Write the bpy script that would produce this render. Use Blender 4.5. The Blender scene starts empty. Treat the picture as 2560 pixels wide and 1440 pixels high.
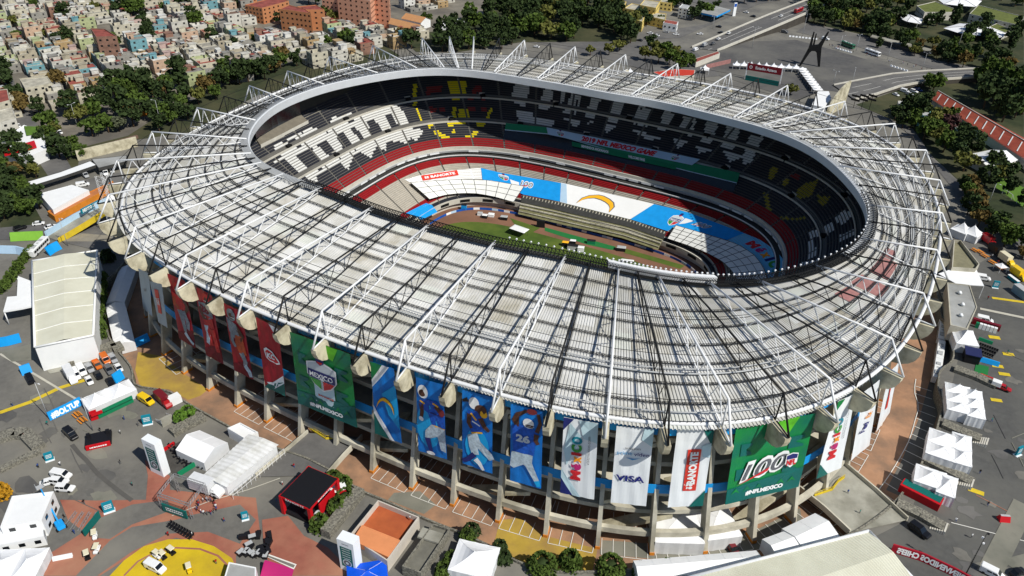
import bpy, math, random
from mathutils import Vector, Matrix, noise
rnd = random.Random(7)
S = bpy.context.scene
COL = S.collection
PI = math.pi
# ---------------------------------------------------------------- camera
FPX = 1979.66          # focal length in pixels of a 2560 px wide frame
PITCH, ROLL, YAW = 0.57598, 0.02726, 0.47570
CAM = Vector((111.45, -234.16, 158.15))
fw = Vector((-math.sin(YAW)*math.cos(PITCH), math.cos(YAW)*math.cos(PITCH), -math.sin(PITCH)))
rt = Vector((math.cos(YAW), math.sin(YAW), 0))
up = rt.cross(fw)
RT = math.cos(ROLL)*rt + math.sin(ROLL)*up
UP = -math.sin(ROLL)*rt + math.cos(ROLL)*up
cd = bpy.data.cameras.new('camera'); cam = bpy.data.objects.new('camera', cd); COL.objects.link(cam)
cd.sensor_width = 36; cd.lens = FPX/2560*36; cd.clip_end = 6000; cd.clip_start = 1
cam.matrix_world = Matrix(((RT.x, UP.x, -fw.x, CAM.x), (RT.y, UP.y, -fw.y, CAM.y), (RT.z, UP.z, -fw.z, CAM.z), (0, 0, 0, 1)))
S.camera = cam
# ---------------------------------------------------------------- light
SUN_EL, SUN_AZ = math.radians(48), math.radians(-13)      # azimuth from +X towards +Y
w = bpy.data.worlds.new('World'); S.world = w; w.use_nodes = True
nt = w.node_tree; bg = nt.nodes['Background']
sky = nt.nodes.new('ShaderNodeTexSky'); sky.sky_type = 'NISHITA'; sky.sun_disc = False
sky.sun_elevation = SUN_EL; sky.sun_rotation = math.radians(90)-SUN_AZ
sky.altitude = 2200; sky.air_density = 1.0; sky.dust_density = 1.0
nt.links.new(sky.outputs[0], bg.inputs[0]); bg.inputs[1].default_value = 0.09
ld = bpy.data.lights.new('sun', 'SUN'); ld.energy = 4.6; ld.angle = math.radians(0.53); ld.color = (1, .96, .88)
sun = bpy.data.objects.new('sun', ld); COL.objects.link(sun)
sd = Vector((math.cos(SUN_EL)*math.cos(SUN_AZ), math.cos(SUN_EL)*math.sin(SUN_AZ), math.sin(SUN_EL)))
sun.rotation_euler = sd.to_track_quat('Z', 'Y').to_euler(); sun.location = sd*900
S.view_settings.view_transform = 'Standard'; S.view_settings.look = 'None'
S.view_settings.exposure = 0.0; S.view_settings.gamma = 1.0
S.render.engine = 'CYCLES'
# ---------------------------------------------------------------- helpers
def ray(px, py):
    return (fw*FPX + RT*(px-1280) - UP*(py-720)).normalized()
def at(px, py, z=0.0):
    d = ray(px, py); t = (z-CAM.z)/d.z
    return CAM + d*t
def pix(P):
    d = P-CAM; z = d.dot(fw)
    return 1280+FPX*d.dot(RT)/z, 720-FPX*d.dot(UP)/z
def lin(c):
    return tuple(((v/255)/12.92 if v/255 <= .04045 else ((v/255+.055)/1.055)**2.4) for v in c)
MATS = {}
def mat(name, rgb, rough=.8, var=.12, scale=.4, metal=0., spec=.3, dirt=None, dscale=.05):
    """procedural material: sRGB albedo, noise variation on object coordinates, optional broad stains"""
    if name in MATS: return MATS[name]
    m = bpy.data.materials.new(name); m.use_nodes = True; n = m.node_tree.nodes; L = m.node_tree.links
    b = n['Principled BSDF']; b.inputs['Roughness'].default_value = rough; b.inputs['Metallic'].default_value = metal
    b.inputs['Specular IOR Level'].default_value = spec
    c = lin(rgb)
    if var <= 0:
        b.inputs['Base Color'].default_value = (*c, 1)
    else:
        tc = n.new('ShaderNodeTexCoord'); nz = n.new('ShaderNodeTexNoise'); nz.inputs['Scale'].default_value = scale
        nz.inputs['Detail'].default_value = 6; nz.inputs['Roughness'].default_value = .65
        L.new(tc.outputs['Object'], nz.inputs['Vector'])
        cr = n.new('ShaderNodeValToRGB'); cr.color_ramp.elements[0].position = .3; cr.color_ramp.elements[1].position = .7
        cr.color_ramp.elements[0].color = (*[v*(1-var) for v in c], 1); cr.color_ramp.elements[1].color = (*[min(1, v*(1+var)) for v in c], 1)
        L.new(nz.outputs['Fac'], cr.inputs['Fac'])
        out = cr.outputs['Color']
        if dirt:
            n2 = n.new('ShaderNodeTexNoise'); n2.inputs['Scale'].default_value = dscale; n2.inputs['Detail'].default_value = 8
            n2.inputs['Roughness'].default_value = .6
            L.new(tc.outputs['Object'], n2.inputs['Vector'])
            r2 = n.new('ShaderNodeValToRGB'); r2.color_ramp.elements[0].position = .42; r2.color_ramp.elements[1].position = .66
            r2.color_ramp.elements[0].color = (0, 0, 0, 1); r2.color_ramp.elements[1].color = (1, 1, 1, 1)
            L.new(n2.outputs['Fac'], r2.inputs['Fac'])
            mx = n.new('ShaderNodeMix'); mx.data_type = 'RGBA'
            L.new(r2.outputs['Color'], mx.inputs['Factor']); L.new(out, mx.inputs['A']); mx.inputs['B'].default_value = (*lin(dirt), 1)
            out = mx.outputs['Result']
        L.new(out, b.inputs['Base Color'])
    m.diffuse_color = (*c, 1)
    MATS[name] = m
    return m
def tag(o, label=None, cat=None, group=None, kind=None):
    if label: o['label'] = label
    if cat: o['category'] = cat
    if group: o['group'] = group
    if kind: o['kind'] = kind
    return o
def empty(name, loc=(0, 0, 0), rz=0, label=None, cat=None, group=None):
    o = bpy.data.objects.new(name, None); COL.objects.link(o); o.location = loc; o.rotation_euler = (0, 0, rz)
    o.empty_display_size = .5
    return tag(o, label, cat, group)
class MB:
    """collects polygons; build() links them as ONE mesh object"""
    def __init__(s): s.v = []; s.f = []; s.m = []; s.sm = []
    def face(s, pts, m=0, smooth=False):
        i = len(s.v); s.v += [tuple(p) for p in pts]; s.f.append(tuple(range(i, i+len(pts)))); s.m.append(m); s.sm.append(smooth)
        return s
    def mesh(s, vs, fs, m=0, smooth=False):
        i = len(s.v); s.v += [tuple(p) for p in vs]
        for f in fs: s.f.append(tuple(i+k for k in f)); s.m.append(m); s.sm.append(smooth)
        return s
    def box(s, c, d, rz=0, m=0, M=None, top=None):
        x, y, z = d[0]/2, d[1]/2, d[2]/2; tx, ty = (x, y) if top is None else (top[0]/2, top[1]/2)
        V = [Vector(q) for q in ((-x, -y, -z), (x, -y, -z), (x, y, -z), (-x, y, -z), (-tx, -ty, z), (tx, -ty, z), (tx, ty, z), (-tx, ty, z))]
        if rz: V = [Matrix.Rotation(rz, 3, 'Z') @ q for q in V]
        if M is not None: V = [M @ q for q in V]
        C = Vector(c); V = [q+C for q in V]
        return s.mesh(V, [(3, 2, 1, 0), (4, 5, 6, 7), (0, 1, 5, 4), (1, 2, 6, 5), (2, 3, 7, 6), (3, 0, 4, 7)], m)
    def tube(s, a, b, r, n=6, m=0, r2=None, cap=True):
        a = Vector(a); b = Vector(b); d = b-a
        if d.length < 1e-6: return s
        d.normalize(); u = d.orthogonal().normalized()
        if abs(d.z) < .95: u = d.cross(Vector((0, 0, 1))).normalized()
        w_ = d.cross(u); r2 = r if r2 is None else r2
        A = [(math.cos(2*PI*(k+.5)/n), math.sin(2*PI*(k+.5)/n)) for k in range(n)]
        V = [a+(u*c+w_*q)*r for c, q in A]+[b+(u*c+w_*q)*r2 for c, q in A]
        F = [(k, (k+1) % n, n+(k+1) % n, n+k) for k in range(n)]
        if cap: F += [tuple(range(n-1, -1, -1)), tuple(range(n, 2*n))]
        return s.mesh(V, F, m, n > 5)
    def prism(s, poly, z0, z1, m=0, mt=None, bottom=False):
        n = len(poly); V = [(p[0], p[1], z0) for p in poly]+[(p[0], p[1], z1) for p in poly]
        ar = sum(poly[k][0]*poly[(k+1) % n][1]-poly[(k+1) % n][0]*poly[k][1] for k in range(n))
        idx = list(range(n)) if ar > 0 else list(range(n-1, -1, -1))
        s.mesh(V, [(idx[k], idx[(k+1) % n], n+idx[(k+1) % n], n+idx[k]) for k in range(n)], m)
        s.mesh([V[n+k] for k in idx], [tuple(range(n))], m if mt is None else mt)
        if bottom: s.mesh([V[k] for k in reversed(idx)], [tuple(range(n))], m)
        return s
    def build(s, name, mats, parent=None, loc=None, rz=0, smooth=None):
        if not isinstance(mats, (list, tuple)): mats = [mats]
        me = bpy.data.meshes.new(name); me.from_pydata(s.v, [], s.f)
        for q in mats: me.materials.append(q)
        if len(mats) > 1: me.polygons.foreach_set('material_index', s.m)
        if any(s.sm): me.polygons.foreach_set('use_smooth', s.sm)
        me.update()
        o = bpy.data.objects.new(name, me); COL.objects.link(o)
        if parent: o.parent = parent
        if loc is not None: o.location = loc; o.rotation_euler = (0, 0, rz)
        return o
def kids(o): return list(o.children)
def copy_tree(o, loc=None, rz=None, label=None, group=None, scale=None, mats=None):
    c = o.copy(); COL.objects.link(c)
    if loc is not None: c.location = loc
    if rz is not None: c.rotation_euler = (0, 0, rz)
    if scale is not None: c.scale = (scale,)*3 if not isinstance(scale, (tuple, list)) else scale
    if label: c['label'] = label
    if group: c['group'] = group
    for ch in kids(o):
        d = ch.copy(); COL.objects.link(d); d.parent = c
        for g in kids(ch):
            e = g.copy(); COL.objects.link(e); e.parent = d
    return c
def recolor(o, name, m):
    """gives the parts called <name> of a thing a paint of their own (object-level material, shared mesh)"""
    for ch in ([o] if o.data and o.name.split('.')[0] == name else [])+[c for c in o.children if c.name.split('.')[0] == name]:
        ch.material_slots[0].link = 'OBJECT'; ch.material_slots[0].material = m
TXT = {}
def text_geo(s, bold=0.0, shear=0.0):
    """2-D outline triangles of a word from the built-in font, height of a capital = 1"""
    k = (s, bold, shear)
    if k in TXT: return TXT[k]
    cu = bpy.data.curves.new('lettering', 'FONT'); cu.body = s; cu.size = 1; cu.offset = bold; cu.shear = shear; cu.resolution_u = 3
    o = bpy.data.objects.new('lettering', cu); COL.objects.link(o)
    dg = bpy.context.evaluated_depsgraph_get(); me = bpy.data.meshes.new_from_object(o.evaluated_get(dg))
    V = [(v.co.x, v.co.y) for v in me.vertices]; Fc = [tuple(p.vertices) for p in me.polygons]
    bpy.data.objects.remove(o); bpy.data.curves.remove(cu); bpy.data.meshes.remove(me)
    if not V: return ([], [], 0)
    x0 = min(v[0] for v in V); x1 = max(v[0] for v in V); H = .69
    V = [((x-x0)/H, y/H) for x, y in V]
    TXT[k] = (V, Fc, (x1-x0)/H)
    return TXT[k]
def put_text(mb, fn, s, x, y, h, width=None, m=0, rot=0, bold=.02, shear=0., mirror=False, center=True):
    """writes s with cap height h at (x,y) in a 2-D frame mapped to space by fn"""
    V, Fc, W = text_geo(s, bold, shear)
    sx = h if width is None else width/W
    c, q = math.cos(rot), math.sin(rot); P = []
    for a, b in V:
        a = (a-(W/2 if center else 0))*sx*(-1 if mirror else 1); b = (b-(.5 if center else 0))*h
        P.append(fn(x+a*c-b*q, y+a*q+b*c))
    mb.mesh(P, Fc, m)
# ---------------------------------------------------------------- stadium outline
CURVE = {
 'inner': (107.551, 65.676, 2.7361, (-.00101, -.00434, .0087, .0086), (.00529, .00006, -.01141, .0042, -.00388, .00489, .0035, .01435, .00713, -.00576, -.00419, -.01081, .0018)),
 'outer': (129.999, 117.212, 2.7954, (-.00363, .00132, .00282, -.00018), (.00177, .00687, -.00247, -.01051, .00111, .00431, -.00094, .00393, .00958, -.00043, -.00916, .00265, .00131)),
 'base': (128.168, 117.214, 3.0362, (-.00363, .00132, .00282, -.00018), (.0002, -.00004, .00026, -.00048, -.00019, .00086, -.00045, .00002, -.00014, -.00033, .00078, -.00011, -.0006))}
def sup(a, b, n, t):
    return 1/((abs(math.cos(t)/a))**n+(abs(math.sin(t)/b))**n)**(1/n)
def RC(nm, t):
    a, b, n, h, co = CURVE[nm]; r = sup(a, b, n, t)
    for k, q in enumerate(h): r *= 1+q*math.cos((4+2*k)*t)
    return r*(1+sum(co[k]*math.cos(k*t) for k in range(7))+sum(co[6+k]*math.sin(k*t) for k in range(1, 7)))
TO = [0.129, 0.226, 0.323, 0.4174, 0.5118, 0.6038, 0.6958, 0.7893, 0.8827, 0.9764, 1.07, 1.1679, 1.2657, 1.3679, 1.4701, 1.5772, 1.6843, 1.7884, 1.8925, 1.9907, 2.0888, 2.1795, 2.2703, 2.3553, 2.4523, 2.5459, 2.6395, 2.7318, 2.8242, 2.9201, 3.0161, 3.1034, 3.1908, 3.3012, 3.4115, 3.5049, 3.5983, 3.6879, 3.7776, 3.8706, 3.9637, 4.0526, 4.1416, 4.232, 4.3225, 4.4153, 4.5082, 4.6114, 4.7146, 4.815, 4.9155, 5.0105, 5.1056, 5.1961, 5.2867, 5.3762, 5.4656, 5.5553, 5.6449, 5.7345, 5.8242, 5.9187, 6.0133, 6.1135, 6.2136, 6.3129]
TI = [0.1134, 0.2504, 0.3874, 0.4696, 0.5519, 0.6218, 0.6918, 0.7349, 0.7781, 0.8391, 0.9001, 1.0319, 1.1636, 1.3076, 1.4515, 1.6064, 1.7612, 1.9036, 2.0461, 2.159, 2.272, 2.3216, 2.3712, 2.4268, 2.4888, 2.5464, 2.6039, 2.6915, 2.779, 2.9008, 3.0226, 3.1254, 3.2282, 3.3383, 3.4484, 3.532, 3.6157, 3.6767, 3.7377, 3.7791, 3.8205, 3.8771, 3.9337, 4.0186, 4.1036, 4.2426, 4.3816, 4.5301, 4.6786, 4.8373, 4.9959, 5.1356, 5.2753, 5.3567, 5.4382, 5.4877, 5.5372, 5.5955, 5.6538, 5.715, 5.7762, 5.8675, 5.9588, 6.0702, 6.1816, 6.2891]
NK = 66
def ext(T, k): return T[k % NK]+2*PI*(k//NK)
def lerpT(T, x):
    k = math.floor(x); f = x-k
    return ext(T, k)*(1-f)+ext(T, k+1)*f
def pol(r, t, z=0.): return Vector((r*math.cos(t), r*math.sin(t), z))
def gline(k, s, dr=0.):
    """plan position on truss line k (may be fractional); s=0 outer edge, s=1 inner edge, dr metres outwards"""
    to, ti = lerpT(TO, k), lerpT(TI, k)
    o = pol(RC('base', to), to); i = pol(RC('inner', ti), ti)
    d = (o-i).normalized()
    return o.lerp(i, s)+d*dr
def zroof(s): return 41.6+6.0*s
def ringpts(dr=0., N=264, nm='base'):
    """points of the column ring; parameter is the truss index, so that columns fall on vertices"""
    out = []
    for j in range(N):
        t = lerpT(TO, j*NK/N); out.append(pol(RC(nm, t)+dr, t))
    return out
def sweep(mb, rows, m=0, closed=True, smooth=False, j0=0, j1=None):
    """skins successive rings (lists of equal length)"""
    n = len(rows[0]); V = [p for r in rows for p in r]; F = []
    for i in range(len(rows)-1):
        for j in range(n if closed else n-1):
            k = (j+1) % n
            F.append((i*n+j, i*n+k, (i+1)*n+k, (i+1)*n+j))
    return mb.mesh(V, F, m, smooth)
def zed(P, z): return [Vector((p[0], p[1], z)) for p in P]

m_conc = mat('weathered_concrete', (196, 191, 174), .9, .16, .25, dirt=(150, 145, 128), dscale=.12)
m_cream = mat('cream_concrete', (205, 198, 172), .9, .1, .3, dirt=(150, 142, 118), dscale=.25)
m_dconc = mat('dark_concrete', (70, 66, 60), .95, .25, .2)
m_roof = mat('roof_sheet', (208, 208, 205), .6, .07, .12, dirt=(182, 180, 170), dscale=.09)
m_white = mat('white_steel', (225, 226, 226), .45, .05, .5)
m_black = mat('black_steel', (22, 22, 22), .6, .2, .5)
m_pur = mat('charcoal_steel', (44, 44, 44), .6, .2, .5)
m_dgrey = mat('dark_grey_steel', (62, 62, 60), .6, .2, .5)
m_lgrey = mat('light_grey_steel', (176, 178, 178), .5, .08, .5)
m_facia = mat('white_cladding', (206, 209, 212), .5, .05, .3)
m_sky = mat('sky_blue_vinyl', (20, 150, 222), .5, .06, .3)
m_orangepaint = mat('orange_paint', (206, 128, 40), .8, .15, .6)
m_lamp = mat('lamp_white', (240, 240, 240), .25, 0)
m_maroon = mat('maroon_sheet', (156, 112, 108), .6, .2, .6)

ST = empty('stadium', (0, 0, 0), 0, 'huge oval football stadium with white corrugated ring roof under black and white trusses', 'stadium')
# roof sheets: corrugated, ribs running from the outer tube to the opening
NR, SG = 14, 9
mb = MB(); prof = [(0.0, 0), (.34, 0), (.42, .27), (.93, .27)]
rows = []
for sgi in range(SG+1):
    s = .004+.991*sgi/SG; r = []
    for k in range(NK):
        for q in range(NR):
            for u, h in prof:
                g = gline(k+(q+u)/NR, s); r.append(Vector((g.x, g.y, zroof(s)-.75+h)))
    rows.append(r)
nq = NR*len(prof); nn = NK*nq; V = [p for r in rows for p in r]; i0 = len(mb.v); mb.v += [tuple(p) for p in V]
tint = {}
for sgi in range(SG):
    for j in range(nn):
        k = j//nq; part = (j % nq)*2//nq
        if (sgi, k, part) not in tint: tint[(sgi, k, part)] = rnd.choices((0, 1, 2, 3), (68, 14, 12, 6))[0]
        mb.f.append((sgi*nn+j, sgi*nn+(j+1) % nn, (sgi+1)*nn+(j+1) % nn, (sgi+1)*nn+j)); mb.m.append(tint[(sgi, k, part)]); mb.sm.append(False)
mb.build('roof', [m_roof, mat('roof_sheet_new', (214, 214, 211), .55, .06, .2), mat('roof_sheet_stained', (201, 199, 192), .7, .1, .2, dirt=(172, 167, 152), dscale=.15), mat('roof_sheet_translucent', (206, 208, 201), .35, .08, .2)], ST)
# painted maroon sheets on the roof
for k0, k1, s0, s1 in ((63.0, 63.9, .42, .66), (62.2, 62.75, .36, .68), (61.45, 62.0, .52, .66), (63.95, 64.4, .5, .66), (28.9, 29.6, .7, .92), (29.9, 30.4, .72, .93)):
    mb = MB(); sweep(mb, [[Vector((*gline(k0+(k1-k0)*j/8, s).xy, zroof(s)-.36)) for j in range(9)] for s in (s0, s1)], closed=False)
    mb.build('painted_roof_sheet', m_maroon, ST)
# outer tube, inner gutter, ring of purlins
def ringtube(mb, pts, r, n=6, m=0):
    N = len(pts)
    for j in range(N): mb.tube(pts[j], pts[(j+1) % N], r, n, m, cap=False)
tubeR = [Vector((*pol(RC('outer', lerpT(TO, j/4)), lerpT(TO, j/4)).xy, 41.45)) for j in range(NK*4)]
mb = MB(); ringtube(mb, tubeR, .5, 8); mb.build('roof_edge_tube', m_white, ST)
for s in (.03, .135, .25, .375, .5, .625, .75, .87):
    mb = MB(); zz = zroof(s)-.1; wd = .2
    for k in range(NK):
        nb = 8
        for q in range(nb):
            a0 = gline(k+q/nb, s, wd); a1 = gline(k+(q+1)/nb, s, wd); b0 = gline(k+q/nb, s, -wd); b1 = gline(k+(q+1)/nb, s, -wd)
            z0 = Vector((0, 0, zz)); z1 = Vector((0, 0, zz+.5))
            mb.tube(a0+z0, a1+z0, .065, 4, cap=False); mb.tube(b0+z0, b1+z0, .065, 4, cap=False)
            c0 = (a0+b0)/2+z1; c1 = (a1+b1)/2+z1
            mb.tube(c0, c1, .065, 4, cap=False)
            mb.tube(a0+z0, (c0+c1)/2, .06, 4, cap=False); mb.tube(b1+z0, (c0+c1)/2, .06, 4, cap=False); mb.tube(a1+z0, b0+z0, .06, 4, cap=False)
    mb.build('purlin', m_pur, ST)
for s in (.31, .69):
    mb = MB()
    ringtube(mb, [Vector((*gline(j/3, s).xy, zroof(s)-.25)) for j in range(NK*3)], .09, 4)
    mb.build('sheet_rail', m_dgrey, ST)
for s, r in ((.305, .2), (.335, .16), (.08, .16)):
    mb = MB(); ringtube(mb, [Vector((*gline(j/3, s).xy, zroof(s)+.35)) for j in range(NK*3)], r, 6); mb.build('service_pipe', m_lgrey, ST)
# trusses
NP = 7
def zt(s): return 49.6-.3*s
for k in range(NK):
    white = (k % 2 == 0) or k == 23
    mb = MB(); g = lambda s, z, dr=0.: Vector((*gline(k, s, dr).xy, z))
    ap = g(0, zt(0)); tip = g(0, 41.35, 5.2); foot = g(0, 41.75, -.3)
    rc, rb, rw = (.28, .2, .13) if white else (.23, .18, .1)
    mb.tube(ap, g(.985, 48.9), rc, 6); mb.tube(ap, tip, rc, 6); mb.tube(ap, foot, rb, 6)
    mb.tube(tip, g(0, 41.75, .2), rb, 6); mb.tube(foot, g(.99, zroof(.99)+.25), rb, 6)
    prev = foot
    for j in range(1, NP+1):
        s0 = min((j/NP)**.9, .985)
        t_ = g(s0, zt(s0)-.7*s0); b_ = g(s0, zroof(s0)+.2); tm = g(min(((j-.45)/NP)**.9, .985), zt(s0)-.6*s0)
        mb.tube(prev, tm, rw, 5); mb.tube(tm, b_, rw, 5); prev = b_
    mb.build('roof_truss', m_white if white else m_black, ST)
# tie rods between the truss heads
for s in (0.0, .3, .6):
    mb = MB(); ringtube(mb, [Vector((*gline(j, s).xy, zt(s)-.2)) for j in range(NK)], .07, 4); mb.build('tie_rod', m_black, ST)
# fascia round the opening (far side, ends) and catwalk
def inn(k, dr=0.): 
    t = lerpT(TI, k); return pol(RC('inner', t)-dr, t)
mb = MB(); K0, K1 = -3.0, 44.0; n = 400
R0 = [inn(K0+(K1-K0)*j/n, 0.) for j in range(n+1)]
A = [[Vector((*p.xy, z)) for p in ([inn(K0+(K1-K0)*j/n, d) for j in range(n+1)])] for d, z in ((-.9, 48.3), (.0, 48.55), (.45, 48.4), (.1, 45.3), (-.3, 45.3), (-.3, 47.0))]
sweep(mb, A, closed=False); mb.build('roof_fascia', m_facia, ST)
mb = MB()
for j in range(0, 470):
    k = K0+(K1-K0)*j/470
    a = inn(k, .05); b = inn(k, -2.6)
    mb.tube((a.x, a.y, 48.85), (b.x, b.y, 48.2), .16, 4)
mb.build('fascia_rib', m_lgrey, ST)
# black lattice catwalk on the near side and the right end
mb = MB(); ca, cb = 43.3, 66.6; n = 230
for j in range(n):
    k0 = ca+(cb-ca)*j/n; k1 = ca+(cb-ca)*(j+1)/n
    for d, z in ((-2.3, 48.1), (-2.3, 49.6), (.3, 48.1), (.3, 49.6), (-1.0, 47.6)):
        a, b = inn(k0, d), inn(k1, d); mb.tube((a.x, a.y, z), (b.x, b.y, z), .13, 4, cap=False)
    a, b, c, d = inn(k0, -2.3), inn(k0, .3), inn(k1, -2.3), inn(k1, .3)
    mb.tube((a.x, a.y, 48.1), (d.x, d.y, 48.1), .09, 4); mb.tube((b.x, b.y, 48.1), (b.x, b.y, 49.6), .08, 4)
    mb.tube((a.x, a.y, 48.1), (c.x, c.y, 49.6), .08, 4); mb.tube((a.x, a.y, 49.6), (b.x, b.y, 49.6), .08, 4)
    mb.tube((b.x, b.y, 49.6), (d.x, d.y, 48.1), .08, 4)
mb.build('catwalk', m_black, ST)
mb = MB()
A = [[Vector((*inn(ca+(cb-ca)*j/n, d).xy, z)) for j in range(n+1)] for d, z in ((-2.2, 47.75), (.2, 47.75))]
sweep(mb, A, closed=False); mb.build('catwalk_floor', m_dgrey, ST)
mb = MB(); n = 60
A = [[Vector((*inn(53.6+(58.35-53.6)*j/n, d).xy, z)) for j in range(n+1)] for d, z in ((.5, 48.0), (.5, 50.0), (-.9, 50.0), (-.9, 48.0))]
sweep(mb, A, closed=False); mb.build('white_gutter_beam', m_white, ST)
# floodlights
mb = MB(); mb.tube((0, 0, 0), (0, 0, .6), .06, 5); mb.tube((-.15, 0, .6), (.22, 0, .42), .14, 8, 0, .27); mb.box((0, 0, .45), (.25, .6, .06))
fl0 = mb.build('floodlight', m_lamp, ST); NF = 100
for j in range(NF):
    k = 50.4+(71.5-50.4)*j/(NF-1); o = fl0 if j == 0 else fl0.copy()
    if j: COL.objects.link(o); o.parent = ST
    p = inn(k, .35); o.location = (p.x, p.y, 49.7 if not 53.6 < k < 58.35 else 50.0); o.rotation_euler = (0, 0, math.atan2(-p.y, -p.x))
# columns (leaning in) with cream brackets
def kdiff(k): return math.radians(max(-3., min(2.3, .3*(k-52)))) if 30 < k < 64 else (math.radians(-3)*(k-22)/8 if 22 < k <= 30 else (math.radians(2.3)*(68-k)/4 if k >= 64 else 0))
def colbase(k):
    kk = k % NK
    t = ext(TO, kk)+kdiff(kk); return pol(RC('base', t), t)
for k in range(NK):
    B0 = colbase(k); T0 = gline(k, 0, -5.0).lerp(B0+(gline(k, 0, -5.0)-gline(k, 0)), .45)
    d = (gline(k, 0)-gline(k, .25)).normalized(); q = Vector((-d.y, d.x, 0)); P0 = gline(k, 0)
    mb = MB(); prof = [(0, 0., 3.2), (10, .29, 3.3), (20, .59, 3.6), (28, .82, 3.9), (34, 1., 4.4), (41, 1.0, 4.8)]
    V = []
    for z, f, dep in prof:
        c = B0.lerp(T0, f)
        for x, y in ((0, .52), (0, -.52), (-dep, -.45), (-dep, .45)): V.append(c+d*x+q*y+Vector((0, 0, z)))
    F = [(4*i+a_, 4*i+(a_+1) % 4, 4*i+4+(a_+1) % 4, 4*i+4+a_) for i in range(len(prof)-1) for a_ in range(4)]
    mb.mesh(V, F); col = mb.build('column', m_conc, ST)
    mb = MB(); pr = [(-5.6, 41.05), (-5.6, 34.6), (-1.0, 35.4), (1.6, 35.9), (3.2, 36.8), (4.4, 38.2), (5.0, 39.8), (5.1, 41.05)]
    L_ = [P0+d*x+q*.72+Vector((0, 0, z)) for x, z in pr]; R_ = [P0+d*x-q*.72+Vector((0, 0, z)) for x, z in pr]; nn = len(pr)
    mb.mesh(L_+R_, [tuple(range(nn)), tuple(range(2*nn-1, nn-1, -1))]+[(a_, nn+a_, nn+(a_+1) % nn, (a_+1) % nn) for a_ in range(nn)])
    mb.build('bracket', m_cream, col)
    mb = MB(); mb.box((*(B0-d*1.6).xy, .45), (3.32, 1.16, .86), math.atan2(d.y, d.x)); mb.build('painted_foot', m_orangepaint, col)
# rings between and behind the columns
N = 264
def band(name, m, lst, closed=True):
    mb = MB(); sweep(mb, [zed(ringpts(d, N), z) for d, z in lst], closed=closed); return mb.build(name, m, ST)
band('ring_beam', m_conc, [(-3.0, 4.6), (-1.8, 4.6), (-1.8, 6.2), (-3.0, 6.25), (-3.0, 4.6)])
band('mid_beam', m_conc, [(-5.6, 16.2), (-4.2, 16.2), (-4.2, 18.0), (-5.6, 18.05), (-5.6, 16.2)])
band('blue_ribbon', m_sky, [(-3.0, 18.3), (-2.95, 21.2), (-3.05, 21.2), (-3.05, 18.3)])
band('blue_ribbon', m_sky, [(-2.1, 37.4), (-2.05, 40.1), (-2.15, 40.1), (-2.15, 37.4)])
for z, d0, d1 in ((10.5, -5, -16), (17.8, -6, -22), (26, -5.5, -18), (34, -5, -14)):
    band('floor_slab', m_conc, [(d1, z+.02), (d0, z), (d0, z-1.3), (d0-.4, z-1.3)])
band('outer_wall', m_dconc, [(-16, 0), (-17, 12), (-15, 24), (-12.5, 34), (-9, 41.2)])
# zig-zag access ramps seen between the columns
for k in range(NK):
    if k % 3: continue
    mb = MB()
    for z in (0, 10.5, 26):
        a, b = gline(k+.15, 0, -5), gline(k+1.6, 0, -5.2); c, e = gline(k+.15, 0, -8), gline(k+1.6, 0, -8.2)
        hz = 7.3
        mb.mesh([(*a.xy, z), (*b.xy, z+hz), (*e.xy, z+hz), (*c.xy, z), (*a.xy, z+1.2), (*b.xy, z+hz+1.2), (*e.xy, z+hz+1.2), (*c.xy, z+1.2)],
                [(0, 1, 5, 4), (3, 2, 6, 7), (0, 3, 2, 1), (4, 5, 6, 7), (0, 4, 7, 3), (1, 2, 6, 5)])
    mb.build('access_ramp', m_cream, ST)
# little hangers under the tube
mb = MB()
for j in range(NK*4):
    p = tubeR[j]; n_ = Vector((p.x, p.y, 0)).normalized(); q = Vector((-n_.y, n_.x, 0))
    a = p-n_*.2
    mb.tube(a, a-Vector((0, 0, 1.9)), .06, 4); b = a-Vector((0, 0, 1.2)); mb.tube(b, b+q*1.1, .06, 4); mb.tube(b+q*1.1, b+q*1.1-Vector((0, 0, .8)), .06, 4)
mb.build('banner_rail', m_lgrey, ST)
# ---------------------------------------------------------------- bowl
m_tread = mat('stand_concrete', (108, 106, 101), .9, .12, .3)
m_seatD = mat('navy_seat', (44, 46, 54), .5, .12, 1.0)
m_seatW = mat('white_seat', (214, 214, 210), .5, .06, 1.0)
m_seatY = mat('yellow_seat', (226, 206, 20), .5, .06, 1.0)
m_seatR = mat('dark_red_seat', (134, 40, 42), .5, .1, 1.0)
m_red = mat('red_seat', (146, 32, 36), .5, .1, .8)
m_walk = mat('pale_concrete_wall', (196, 192, 180), .9, .12, .3)
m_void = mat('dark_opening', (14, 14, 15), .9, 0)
m_glass = mat('dark_glass', (30, 38, 44), .12, .15, .2, spec=.6)
m_green = mat('green_vinyl', (20, 122, 82), .5, .1, .2)
m_ltblue = mat('pale_blue_vinyl', (176, 204, 226), .5, .08, .1)
m_whitev = mat('white_vinyl', (236, 238, 238), .5, .03, .1)
m_navy = mat('navy_print', (36, 44, 110), .5, 0)
m_redp = mat('red_print', (206, 40, 48), .5, 0)
m_gold = mat('gold_print', (246, 184, 40), .5, 0)
m_steelp = mat('grey_outline_print', (96, 98, 104), .5, 0)
m_blackp = mat('black_print', (26, 26, 30), .5, 0)
m_greyp = mat('grey_print', (200, 208, 212), .5, 0)
m_magp = mat('magenta_print', (186, 40, 110), .5, 0)
m_orgp = mat('orange_print', (240, 150, 30), .5, 0)
m_grnp = mat('green_print', (60, 150, 60), .5, 0)
m_tealp = mat('teal_print', (20, 130, 150), .5, 0)
U0, U1 = (88., 72.5, 3.4), (121., 106., 3.0)
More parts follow.
